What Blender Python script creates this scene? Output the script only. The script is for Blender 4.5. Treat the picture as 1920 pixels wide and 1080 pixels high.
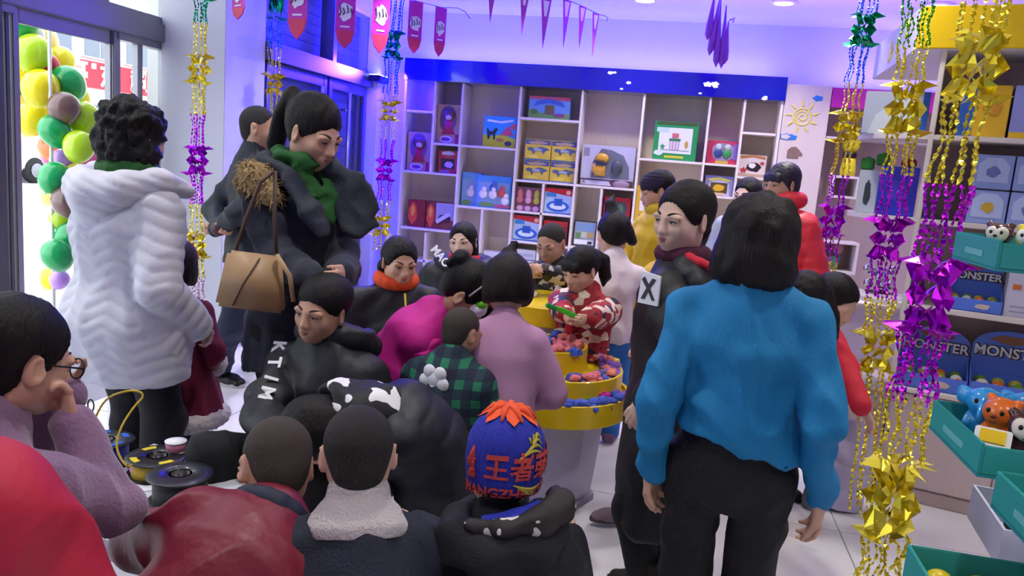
import bpy, bmesh, math, random
import numpy as np
from mathutils import Vector, Matrix, Euler
random.seed(7); np.random.seed(7)
scene = bpy.context.scene
for _o in list(bpy.data.objects): bpy.data.objects.remove(_o)
# ---------------------------------------------------------------- camera
YAW, PIT, ROL, CAMH, FPX = math.radians(11.9), math.radians(9.1), math.radians(4.5), 1.52, 1450.
_f = Vector((-math.sin(YAW)*math.cos(PIT), math.cos(YAW)*math.cos(PIT), -math.sin(PIT))); _r = Vector((math.cos(YAW), math.sin(YAW), 0)); _u = _r.cross(_f)
_r2 = _r*math.cos(ROL)+_u*math.sin(ROL); _u2 = -_r*math.sin(ROL)+_u*math.cos(ROL)
_cd = bpy.data.cameras.new('camera'); cam = bpy.data.objects.new('camera', _cd); scene.collection.objects.link(cam)
_cd.sensor_width = 36.; _cd.lens = 36.*FPX/1920.; _cd.clip_start = .05; _cd.clip_end = 200
cam.matrix_world = Matrix(((_r2.x, _u2.x, -_f.x, 0), (_r2.y, _u2.y, -_f.y, 0), (_r2.z, _u2.z, -_f.z, CAMH), (0, 0, 0, 1)))
scene.camera = cam
# ---------------------------------------------------------------- view, world, lights
scene.view_settings.view_transform = 'Standard'; scene.view_settings.look = 'None'; scene.view_settings.gamma = 1.; scene.view_settings.use_curve_mapping = False
scene.view_settings.exposure = .35
world = bpy.data.worlds.new('world'); scene.world = world; world.use_nodes = True
_bg = world.node_tree.nodes['Background']; _bg.inputs[0].default_value = (.86, .92, 1., 1); _bg.inputs[1].default_value = 3.
def lamp(name, kind, loc, energy, color=(1, 1, 1), size=.2, size_y=None, target=None, shape=None, spread=None, radius=None, portal=False):
    d = bpy.data.lights.new(name, kind); d.energy = energy; d.color = color
    if kind == 'AREA':
        d.size = size; d.shape = shape or ('RECTANGLE' if size_y else 'DISK')
        if size_y: d.size_y = size_y
        if spread: d.spread = math.radians(spread)
        if portal: d.cycles.is_portal = True
    elif radius is not None: d.shadow_soft_size = radius
    o = bpy.data.objects.new(name, d); scene.collection.objects.link(o); o.location = loc
    if target is not None: o.rotation_euler = (Vector(target)-Vector(loc)).to_track_quat('-Z', 'Y').to_euler()
    return o
# pixel of the photograph -> point on a known plane of the place
_C = Vector((0, 0, CAMH))
def ray(px, py): return _f+_r2*((px-960)/FPX)+_u2*((540-py)/FPX)
def at(px, py, d): return _C+ray(px, py)*d
def onx(px, py, x): d = ray(px, py); return _C+d*(x/d.x)
def ony(px, py, y): d = ray(px, py); return _C+d*(y/d.y)
def onz(px, py, z): d = ray(px, py); return _C+d*((z-CAMH)/d.z)
# daylight through the glass front, ceiling downlights, blue LED uplights
DAY = [lamp('daylight_portal', 'AREA', (-3.95, 4.4, 1.5), 1, size=1.6, size_y=2.9, target=(0, 4.4, 1.5), portal=True),
       lamp('daylight_portal', 'AREA', (-3.95, 1.6, 1.5), 1, size=3., size_y=2.9, target=(0, 1.6, 1.5), portal=True)]
DOWN = [(-.51, 7.0), (.62, 6.93), (1.77, 6.85), (-2.1, 5.6), (-.8, 5.6), (.75, 5.6), (-2.3, 3.9), (-.8, 3.9), (.75, 3.9), (2.2, 3.9), (-2.3, 2.1), (-.8, 2.1), (.75, 2.1), (2.2, 2.1), (-.8, .3), (.75, .3), (2.2, .3)]
for _x, _y in DOWN: lamp('downlight_beam', 'AREA', (_x, _y, 2.965), (9. if _y > 6 else 13. if _y > 5 else 6.5), (1, .95, .90), size=.14, target=(_x, _y, 0), spread=112)
LEDB = (.22, .12, 1.)
lamp('led_uplight', 'AREA', (-1.05, 7.80, 2.50), 40, (.07, .06, 1.), size=3.5, size_y=.08, target=(-1.05, 7.86, 3.2))
lamp('led_uplight', 'AREA', (1.9, 7.75, 2.46), 14, (.12, .08, 1.), size=1.4, size_y=.08, target=(1.9, 7.8, 3.2))
lamp('led_cove_light', 'AREA', (.6, 6.6, 2.55), 24, (.17, .05, 1.), size=3.4, size_y=.1, target=(.6, 6.4, 3.3))
lamp('blue_flood_beam', 'SPOT', (-2.96, 7.42, 2.33), 900, (.012, .004, 1.), radius=.05, target=(-3.34, 6.5, 2.55)).data.spot_size = 1.5
lamp('added_blue_spill', 'AREA', (-3.0, 7.15, 2.36), 130, (.012, .004, 1.), size=.3, size_y=.12, target=(-3.3, 7.0, 3.0))  # added area lamp, spreads the flood's blue over the door head
lamp('blue_flood_beam', 'SPOT', (-2.96, 7.40, 2.30), 260, (.012, .004, 1.), radius=.05, target=(-2.98, 7.95, 1.75)).data.spot_size = 1.9  # added second spot, turns the corner wall strip blue
# ---------------------------------------------------------------- helpers
COL = bpy.context.scene.collection
V = Vector
rad = math.radians
def srgb(h):
    if isinstance(h, str):
        h = h.lstrip('#'); h = h if len(h) == 6 else ''.join(x*2 for x in h); c = [int(h[i:i+2], 16)/255 for i in (0, 2, 4)]
    else: c = list(h)
    return tuple(((x/12.92) if x <= .04045 else ((x+.055)/1.055)**2.4) for x in c)
MATS = {}
def mat(name, col, rough=.6, metal=0., bump=0., scale=60., var=0., sheen=0., coat=0., emit=None, estr=1., alpha=1., trans=0., stretch=None, spec=.5, ior=1.45):
    if name in MATS: return MATS[name]
    m = bpy.data.materials.new(name); m.use_nodes = True
    nt = m.node_tree; b = nt.nodes['Principled BSDF']
    c = srgb(col)+(1,)
    b.inputs['Base Color'].default_value = c
    b.inputs['Roughness'].default_value = rough
    b.inputs['Metallic'].default_value = metal
    b.inputs['Specular IOR Level'].default_value = spec
    b.inputs['IOR'].default_value = ior
    b.inputs['Coat Weight'].default_value = coat
    b.inputs['Sheen Weight'].default_value = sheen
    b.inputs['Alpha'].default_value = alpha
    b.inputs['Transmission Weight'].default_value = trans
    if emit is not None:
        b.inputs['Emission Color'].default_value = srgb(emit)+(1,); b.inputs['Emission Strength'].default_value = estr
    if bump or var:
        tc = nt.nodes.new('ShaderNodeTexCoord'); mp = nt.nodes.new('ShaderNodeMapping')
        nt.links.new(tc.outputs['Object'], mp.inputs[0])
        if stretch: mp.inputs['Scale'].default_value = stretch
        n = nt.nodes.new('ShaderNodeTexNoise'); n.inputs['Scale'].default_value = scale; n.inputs['Detail'].default_value = 3
        nt.links.new(mp.outputs[0], n.inputs['Vector'])
        if bump:
            bp = nt.nodes.new('ShaderNodeBump'); bp.inputs['Strength'].default_value = bump; bp.inputs['Distance'].default_value = .01
            nt.links.new(n.outputs['Fac'], bp.inputs['Height']); nt.links.new(bp.outputs[0], b.inputs['Normal'])
        if var:
            mx = nt.nodes.new('ShaderNodeMix'); mx.data_type = 'RGBA'
            mx.inputs[6].default_value = tuple(x*(1-var) for x in c[:3])+(1,); mx.inputs[7].default_value = tuple(min(1, x*(1+var)) for x in c[:3])+(1,)
            nt.links.new(n.outputs['Fac'], mx.inputs[0]); nt.links.new(mx.outputs[2], b.inputs['Base Color'])
    MATS[name] = m; return m
def nodes_of(m): return m.node_tree, m.node_tree.nodes['Principled BSDF']
def ramp(nt, stops, mode='CONSTANT'):
    r = nt.nodes.new('ShaderNodeValToRGB'); cr = r.color_ramp; cr.interpolation = mode
    while len(cr.elements) > 1: cr.elements.remove(cr.elements[-1])
    for i, (p, c) in enumerate(stops):
        e = cr.elements[0] if i == 0 else cr.elements.new(p)
        e.position = p; e.color = srgb(c)+(1,)
    return r
def pattern_mat(name, kind, stops, scale, rough=.7, mode='CONSTANT', mapscale=(1, 1, 1), rot=(0, 0, 0), rnd=1.):
    """kind: voronoi, noise, wave; a colour ramp over the pattern in object space"""
    if name in MATS: return MATS[name]
    m = mat(name, stops[0][1], rough); nt, b = nodes_of(m)
    tc = nt.nodes.new('ShaderNodeTexCoord'); mp = nt.nodes.new('ShaderNodeMapping'); mp.inputs['Scale'].default_value = mapscale; mp.inputs['Rotation'].default_value = rot
    nt.links.new(tc.outputs['Object'], mp.inputs[0])
    if kind == 'voronoi':
        t = nt.nodes.new('ShaderNodeTexVoronoi'); t.inputs['Scale'].default_value = scale; t.inputs['Randomness'].default_value = rnd
        sp = nt.nodes.new('ShaderNodeSeparateColor'); nt.links.new(t.outputs['Color'], sp.inputs[0]); out = sp.outputs[0]
    elif kind == 'noise':
        t = nt.nodes.new('ShaderNodeTexNoise'); t.inputs['Scale'].default_value = scale; t.inputs['Detail'].default_value = 1; out = t.outputs['Fac']
    elif kind == 'wave':
        t = nt.nodes.new('ShaderNodeTexWave'); t.inputs['Scale'].default_value = scale; out = t.outputs['Fac']
    nt.links.new(mp.outputs[0], t.inputs['Vector'])
    r = ramp(nt, stops, mode); nt.links.new(out, r.inputs[0]); nt.links.new(r.outputs[0], b.inputs['Base Color'])
    return m
def tag(o, label=None, cat=None, group=None, kind=None):
    if label: o['label'] = label
    if cat: o['category'] = cat
    if group: o['group'] = group
    if kind: o['kind'] = kind
    return o
def empty(name, loc=(0, 0, 0), rz=0., label=None, cat=None, group=None):
    o = bpy.data.objects.new(name, None); COL.objects.link(o); o.location = loc; o.rotation_euler = (0, 0, rz); o.empty_display_size = .05
    return tag(o, label, cat, group)
def link(name, me, m=None, parent=None, loc=None, rot=None):
    o = bpy.data.objects.new(name, me); COL.objects.link(o)
    if m is not None:
        for x in (m if isinstance(m, (list, tuple)) else [m]): me.materials.append(x)
    if parent is not None: o.parent = parent
    if loc is not None: o.location = loc
    if rot is not None: o.rotation_euler = rot
    return o
def mesh(name, verts, faces, smooth=False):
    me = bpy.data.meshes.new(name); me.from_pydata([tuple(map(float, v)) for v in verts], [], [tuple(map(int, f)) for f in faces]); me.update()
    if smooth: me.shade_smooth()
    return me
class MB:
    """collects simple solids, then links them as one mesh object"""
    def __init__(s): s.v = []; s.f = []; s.mi = []; s.cur = 0
    def add(s, vs, fs):
        n = len(s.v); s.v += [tuple(v) for v in vs]; s.f += [tuple(i+n for i in f) for f in fs]; s.mi += [s.cur]*len(fs); return s
    def box(s, c, d, R=None):
        vs = [V((x*d[0]/2, y*d[1]/2, z*d[2]/2)) for x in (-1, 1) for y in (-1, 1) for z in (-1, 1)]
        if R is not None: vs = [R @ v for v in vs]
        c = V(c); return s.add([v+c for v in vs], [(0, 1, 3, 2), (4, 6, 7, 5), (0, 4, 5, 1), (2, 3, 7, 6), (0, 2, 6, 4), (1, 5, 7, 3)])
    def bb(s, x0, x1, y0, y1, z0, z1): return s.box(((x0+x1)/2, (y0+y1)/2, (z0+z1)/2), (x1-x0, y1-y0, z1-z0))
    def tube(s, pts, r, n=8, closed=False, cap=True):
        pts = [V(p) for p in pts]; m = len(pts); rs = r if isinstance(r, (list, tuple)) else [r]*m; vs = []; up = None
        for i, p in enumerate(pts):
            a = pts[(i-1) % m] if (closed or i > 0) else p; b = pts[(i+1) % m] if (closed or i < m-1) else p
            d = (b-a).normalized()
            if up is None: up = d.orthogonal().normalized()
            up = (up-d*up.dot(d)); up = up.normalized() if up.length > 1e-6 else d.orthogonal().normalized()
            w = d.cross(up)
            for k in range(n):
                t = 2*math.pi*k/n; vs.append(p+(up*math.cos(t)+w*math.sin(t))*rs[i])
        fs = [(i*n+k, i*n+(k+1) % n, ((i+1) % m)*n+(k+1) % n, ((i+1) % m)*n+k) for i in range(m if closed else m-1) for k in range(n)]
        if cap and not closed: fs += [tuple(range(n))[::-1], tuple((m-1)*n+k for k in range(n))]
        return s.add(vs, fs)
    def lathe(s, prof, n=24, c=(0, 0, 0), cap=True, R=None, a0=0, a1=2*math.pi):
        full = abs(a1-a0-2*math.pi) < 1e-6; k = n if full else n+1; vs = []
        for r, z in prof:
            for i in range(k):
                t = a0+(a1-a0)*i/n; v = V((r*math.cos(t), r*math.sin(t), z)); vs.append((R @ v if R is not None else v)+V(c))
        fs = []
        for j in range(len(prof)-1):
            for i in range(k if full else k-1):
                i2 = (i+1) % k; fs.append((j*k+i, j*k+i2, (j+1)*k+i2, (j+1)*k+i))
        if cap and full:
            fs.append(tuple(range(k))[::-1]); fs.append(tuple((len(prof)-1)*k+i for i in range(k)))
        return s.add(vs, fs)
    def prism(s, poly, t, M=None):
        """poly in local XZ plane, extruded over local y from 0 to t"""
        n = len(poly); vs = [V((x, 0, z)) for x, z in poly]+[V((x, t, z)) for x, z in poly]
        if M is not None: vs = [M @ v for v in vs]
        fs = [tuple(range(n)), tuple(range(2*n-1, n-1, -1))]+[((i+1) % n, i, n+i, n+(i+1) % n) for i in range(n)]
        return s.add(vs, fs)
    def ball(s, c, r, nu=12, nv=8, R=None):
        r = r if isinstance(r, (tuple, list)) else (r, r, r); vs = []; c = V(c)
        for j in range(1, nv):
            for i in range(nu):
                a = math.pi*j/nv; b = 2*math.pi*i/nu
                v = V((r[0]*math.sin(a)*math.cos(b), r[1]*math.sin(a)*math.sin(b), r[2]*math.cos(a))); vs.append((R @ v if R is not None else v)+c)
        top = V((0, 0, r[2])); bot = V((0, 0, -r[2]))
        if R is not None: top = R @ top; bot = R @ bot
        vs += [top+c, bot+c]; T = len(vs)-2
        fs = [(j*nu+i, (j+1)*nu+i, (j+1)*nu+(i+1) % nu, j*nu+(i+1) % nu) for j in range(nv-2) for i in range(nu)]
        fs += [(T, i, (i+1) % nu) for i in range(nu)]+[(T+1, (nv-2)*nu+(i+1) % nu, (nv-2)*nu+i) for i in range(nu)]
        return s.add(vs, fs)
    def build(s, name, m=None, parent=None, smooth=False, loc=None, rot=None, bevel=0.):
        me = mesh(name, s.v, s.f, smooth)
        if any(s.mi): me.polygons.foreach_set('material_index', s.mi)
        if bevel:
            bm = bmesh.new(); bm.from_mesh(me)
            bmesh.ops.recalc_face_normals(bm, faces=bm.faces)
            bmesh.ops.bevel(bm, geom=[e for e in bm.edges if e.calc_face_angle(0) > .5], offset=bevel, segments=2, affect='EDGES', clamp_overlap=True)
            bm.to_mesh(me); bm.free()
        return link(name, me, m, parent, loc, rot)
def copy_tree(o, parent=None):
    c = o.copy(); COL.objects.link(c); c.parent = parent
    for ch in list(o.children): copy_tree(ch, c)
    return c
FONT_CACHE = {}
def text_mesh(body, size, depth=.002, align='CENTER', bold=0., shear=0.):
    key = (body, size, depth, bold, shear, align)
    if key in FONT_CACHE: return FONT_CACHE[key]
    cu = bpy.data.curves.new('lettering', 'FONT'); cu.body = body; cu.size = size; cu.extrude = depth/2; cu.align_x = align; cu.align_y = 'CENTER'; cu.offset = bold; cu.shear = shear; cu.resolution_u = 3
    o = bpy.data.objects.new('lettering', cu); COL.objects.link(o)
    dg = bpy.context.evaluated_depsgraph_get(); me = bpy.data.meshes.new_from_object(o.evaluated_get(dg)); bpy.data.objects.remove(o)
    FONT_CACHE[key] = me; return me
def lettering(body, size, m, parent, loc, rot, depth=.002, bold=0., name='lettering', shear=0.):
    me = text_mesh(body, size, depth, bold=bold, shear=shear).copy(); return link(name, me, m, parent, loc, rot)

# ---------------------------------------------------------------- signed-distance modelling of soft bodies
def nv3(a): return np.array(a, dtype=np.float64)
def unit(a): a = nv3(a); return a/max(np.linalg.norm(a), 1e-9)
def RX(d): a = rad(d); c, s = math.cos(a), math.sin(a); return np.array([[1, 0, 0], [0, c, -s], [0, s, c]])
def RY(d): a = rad(d); c, s = math.cos(a), math.sin(a); return np.array([[c, 0, s], [0, 1, 0], [-s, 0, c]])
def RZ(d): a = rad(d); c, s = math.cos(a), math.sin(a); return np.array([[c, -s, 0], [s, c, 0], [0, 0, 1.]])
class Soft:
    """list of smooth-blended ellipsoids and tapered elliptical limbs, meshed once"""
    def __init__(s): s.p = []
    def ell(s, c, r, R=None, k=.02, op='u'):
        r = (r, r, r) if np.isscalar(r) else r; R = np.eye(3) if R is None else R
        s.p.append(('e', nv3(c), nv3(r), R, k, op)); return s
    def limb(s, a, b, ra, rb, lat=(1, 0, 0), k=.02, op='u'):
        ra = (ra, ra) if np.isscalar(ra) else ra; rb = (rb, rb) if np.isscalar(rb) else rb
        s.p.append(('c', nv3(a), nv3(b), nv3(ra), nv3(rb), nv3(lat), k, op)); return s
    def chain(s, pts, rs, lat=(1, 0, 0), k=.02):
        for i in range(len(pts)-1): s.limb(pts[i], pts[i+1], rs[i], rs[i+1], lat, k)
        return s
    def cut(s, c, n, k=.0):
        """remove what lies on the side n points to"""
        s.p.append(('h', nv3(c), unit(n), k, 'i')); return s
    def bounds(s):
        lo = np.full(3, 1e9); hi = -lo
        for p in s.p:
            if p[0] == 'e' and p[5] == 'u':
                h = np.abs(p[3].T) @ p[2]; lo = np.minimum(lo, p[1]-h); hi = np.maximum(hi, p[1]+h)
            elif p[0] == 'c' and p[7] == 'u':
                for c, r in ((p[1], p[3].max()), (p[2], p[4].max())): lo = np.minimum(lo, c-r); hi = np.maximum(hi, c+r)
        return lo, hi
    def mesh(s, res, fine=(), pad=.03):
        """fine: [(centre, halfsize, res)] boxes in which the axis grids are denser"""
        lo, hi = s.bounds(); lo = lo-pad; hi = hi+pad; ax = []
        for i in range(3):
            pts = [lo[i]]
            while pts[-1] < hi[i]:
                st = res; x = pts[-1]
                for c, h, r in fine:
                    hh = h[i] if not np.isscalar(h) else h
                    if c[i]-hh-res <= x <= c[i]+hh: st = min(st, r)
                pts.append(x+st)
            ax.append(np.array(pts, np.float32))
        X, Y, Z = ax; F = np.full((len(X), len(Y), len(Z)), .5, np.float32)
        for p in s.p:
            if p[0] == 'h':
                d = ((X-p[1][0])*p[2][0])[:, None, None]+((Y-p[1][1])*p[2][1])[None, :, None]+((Z-p[1][2])*p[2][2])[None, None, :]
                np.maximum(F, d.astype(np.float32), out=F); continue
            if p[0] == 'e':
                h = np.abs(p[3].T) @ p[2]; b0 = p[1]-h; b1 = p[1]+h; k = p[4]
            else:
                b0 = np.minimum(p[1]-p[3].max(), p[2]-p[4].max()); b1 = np.maximum(p[1]+p[3].max(), p[2]+p[4].max()); k = p[6]
            m = k+2.5*res; sl = []
            for A, a, b in zip(ax, b0-m, b1+m): sl.append(slice(max(0, np.searchsorted(A, a)-1), np.searchsorted(A, b)+1))
            x = X[sl[0]][:, None, None]; y = Y[sl[1]][None, :, None]; z = Z[sl[2]][None, None, :]
            if x.size*y.size*z.size == 0: continue
            G = F[tuple(sl)]
            if p[0] == 'e':
                qx, qy, qz = x-np.float32(p[1][0]), y-np.float32(p[1][1]), z-np.float32(p[1][2]); R = p[3].astype(np.float32); r = p[2].astype(np.float32)
                a0 = 0; a1 = 0
                for i in range(3):
                    u = (qx*R[i, 0]+qy*R[i, 1]+qz*R[i, 2])/r[i]; a0 = a0+u*u; u = u/r[i]; a1 = a1+u*u
                k0 = np.sqrt(a0); d = k0*(k0-1)/np.sqrt(a1+1e-9); op = p[5]
            else:
                _, a, b, ra, rb, lat, k, op = p; ab = b-a; L2 = ab@ab
                A = ab/math.sqrt(L2) if L2 > 1e-12 else nv3((0, 0, 1)); la = lat-A*(lat@A); la = unit(la) if np.linalg.norm(la) > 1e-6 else unit(np.cross(A, (0.3, .5, .8))); de = np.cross(A, la)
                f = np.float32; qx, qy, qz = x-f(a[0]), y-f(a[1]), z-f(a[2]); ln = f(math.sqrt(L2))
                w = qx*f(A[0])+qy*f(A[1])+qz*f(A[2]); t = np.clip(w/max(ln, f(1e-6)), 0, 1)
                rx = f(ra[0])+t*f(rb[0]-ra[0]); ry = f(ra[1])+t*f(rb[1]-ra[1]); w = (w-t*ln)
                u = qx*f(la[0])+qy*f(la[1])+qz*f(la[2]); v = qx*f(de[0])+qy*f(de[1])+qz*f(de[2]); rw = np.minimum(rx, ry)
                u = u/rx; v = v/ry; w = w/rw
                k0 = np.sqrt(u*u+v*v+w*w); d = k0*(k0-1)/np.sqrt((u/rx)**2+(v/ry)**2+(w/rw)**2+1e-9)
            d = d.astype(np.float32); k = np.float32(max(k, 1e-4))
            if op == 'u': h = np.maximum(k-np.abs(G-d), 0)/k; F[tuple(sl)] = np.minimum(G, d)-h*h*k*.25
            else: d = -d; h = np.maximum(k-np.abs(G-d), 0)/k; F[tuple(sl)] = np.maximum(G, d)+h*h*k*.25
        return nets(F, ax)
def nets(F, ax):
    S = F < 0; n = np.array(F.shape); c = np.zeros(n-1, np.uint8)
    for i in (0, 1):
        for j in (0, 1):
            for k in (0, 1): c += S[i:n[0]-1+i, j:n[1]-1+j, k:n[2]-1+k]
    I = np.argwhere((c > 0) & (c < 8)); idx = np.full(n-1, -1, np.int32); idx[I[:, 0], I[:, 1], I[:, 2]] = np.arange(len(I))
    acc = np.zeros((len(I), 3)); cnt = np.zeros(len(I))
    off = [np.array((i, j, k)) for i in (0, 1) for j in (0, 1) for k in (0, 1)]
    P = lambda J: np.stack([ax[a][J[:, a]] for a in range(3)], 1)
    for a in off:
        for d in range(3):
            if a[d]: continue
            b = a.copy(); b[d] = 1; Ja = I+a; Jb = I+b
            fa = F[Ja[:, 0], Ja[:, 1], Ja[:, 2]]; fb = F[Jb[:, 0], Jb[:, 1], Jb[:, 2]]; m = (fa < 0) != (fb < 0)
            t = np.where(m, fa/np.where(m, fa-fb, 1), 0)[:, None]; pt = P(Ja)*(1-t)+P(Jb)*t; acc[m] += pt[m]; cnt[m] += 1
    v = acc/np.maximum(cnt, 1)[:, None]; faces = []
    for d in range(3):
        e, f = (d+1) % 3, (d+2) % 3
        s0 = [slice(None)]*3; s1 = [slice(None)]*3; s0[d] = slice(0, -1); s1[d] = slice(1, None)
        E = np.argwhere(S[tuple(s0)] != S[tuple(s1)]); E = E[(E[:, e] > 0) & (E[:, f] > 0) & (E[:, e] < n[e]-1) & (E[:, f] < n[f]-1)]
        q = []
        for (u, w) in ((-1, -1), (0, -1), (0, 0), (-1, 0)):
            J = E.copy(); J[:, e] += u; J[:, f] += w; q.append(idx[J[:, 0], J[:, 1], J[:, 2]])
        q = np.stack(q, 1); fl = ~S[E[:, 0], E[:, 1], E[:, 2]]; q[fl] = q[fl][:, ::-1]; faces.append(q)
    f = np.concatenate(faces); f = f[(f >= 0).all(1)]
    return v, f
def vnormals(v, f):
    a = np.cross(v[f[:, 2]]-v[f[:, 0]], v[f[:, 3]]-v[f[:, 1]]); n = np.zeros_like(v)
    for i in range(4): np.add.at(n, f[:, i], a)
    return n/np.maximum(np.linalg.norm(n, axis=1), 1e-9)[:, None]
def relax(v, f, it=1, w=.5):
    for _ in range(it):
        s = np.zeros_like(v); c = np.zeros(len(v))
        for i in range(4): np.add.at(s, f[:, i], v[f[:, (i+1) % 4]]+v[f[:, i-1]]); np.add.at(c, f[:, i], 2)
        v = v*(1-w)+w*s/np.maximum(c, 1)[:, None]
    return v
def wob(p, freq, seed, n=5):
    """smooth random field in about -1..1"""
    rs = np.random.RandomState(seed); o = 0
    for i in range(n):
        k = rs.randn(3); k = k/np.linalg.norm(k)*freq*(.6+.9*rs.rand()); o = o+np.sin(p@k+rs.rand()*6.28+1.3*np.sin(p@np.roll(k, 1)*.6))
    return o/n*1.6
def folds(p, freq, seed, axis=None, along=.35):
    """cloth creases: a ridged field, stretched across axis"""
    q = p.copy()
    if axis is not None: a = unit(axis); q = q-np.outer(q@a, a)*(1-along)
    return 1-2*np.abs(wob(q, freq, seed, 3)).clip(0, 1)
def soft_obj(name, s, m, parent, res, fine=(), disp=None, it=1, inv=None, w=.5):
    v, f = s.mesh(res, fine)
    if it: v = relax(v, f, it, w)
    if disp is not None: v = v+vnormals(v, f)*disp(v)[:, None]
    if inv is not None: v = v@inv[0].T+inv[1]
    me = bpy.data.meshes.new(name); me.vertices.add(len(v)); me.vertices.foreach_set('co', v.astype(np.float32).ravel())
    me.loops.add(f.size); me.loops.foreach_set('vertex_index', f.astype(np.int32).ravel()); me.polygons.add(len(f))
    me.polygons.foreach_set('loop_start', np.arange(0, f.size, 4, dtype=np.int32)); me.polygons.foreach_set('loop_total', np.full(len(f), 4, np.int32))
    me.polygons.foreach_set('use_smooth', np.ones(len(f), bool)); me.update(calc_edges=True); me.validate()
    return link(name, me, m, parent)
# ---------------------------------------------------------------- people
SKIN = [mat('skin_warm', '#c49a82', .5, bump=.05, scale=300), mat('skin_tan', '#b88c73', .5, bump=.05, scale=300), mat('skin_fair', '#d3b09c', .5, bump=.05, scale=300), mat('skin_child', '#cfa68e', .5, bump=.05, scale=300)]
for _m in SKIN:
    _b = nodes_of(_m)[1]; _b.inputs['Subsurface Weight'].default_value = .12; _b.inputs['Subsurface Radius'].default_value = (.012, .005, .003); _b.inputs['Subsurface Scale'].default_value = 1.
HAIR = mat('hair_black', '#0d0b0c', .55, bump=.45, spec=.3, scale=55, var=.35, stretch=(3, 3, .35))
HAIRB = mat('hair_brown_black', '#150f0e', .55, bump=.45, spec=.3, scale=55, var=.35, stretch=(3, 3, .35))
STUB = mat('cropped_hair', '#3a322c', .8, bump=.5, scale=400, var=.2)
BUZZ = mat('buzzed_hair', '#1d1a1a', .75, bump=.6, scale=350, var=.2)
EYEW = mat('eye_white', '#d9d4d2', .25); IRIS = mat('iris_dark', '#1c120e', .15); LASH = mat('eyelash_black', '#1a1414', .6); BROW = mat('eyebrow_dark', '#2a2120', .8)
LIP = mat('lips_rose', '#a8605c', .4); LIPC = mat('lips_child', '#b97468', .45)
EARD = mat('ear_shadow_skin', '#a06a58', .6)

def two_bone(a, t, l1, l2, pole):
    d = t-a; L = np.linalg.norm(d); L2 = min(max(L, abs(l1-l2)+.01), (l1+l2)*.999); d = d/max(L, 1e-6); t = a+d*L2
    x = (l1*l1-l2*l2+L2*L2)/(2*L2); h = math.sqrt(max(l1*l1-x*x, 0)); p = nv3(pole)-d*(nv3(pole)@d); p = unit(p)
    return a+d*x+p*h, t

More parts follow.
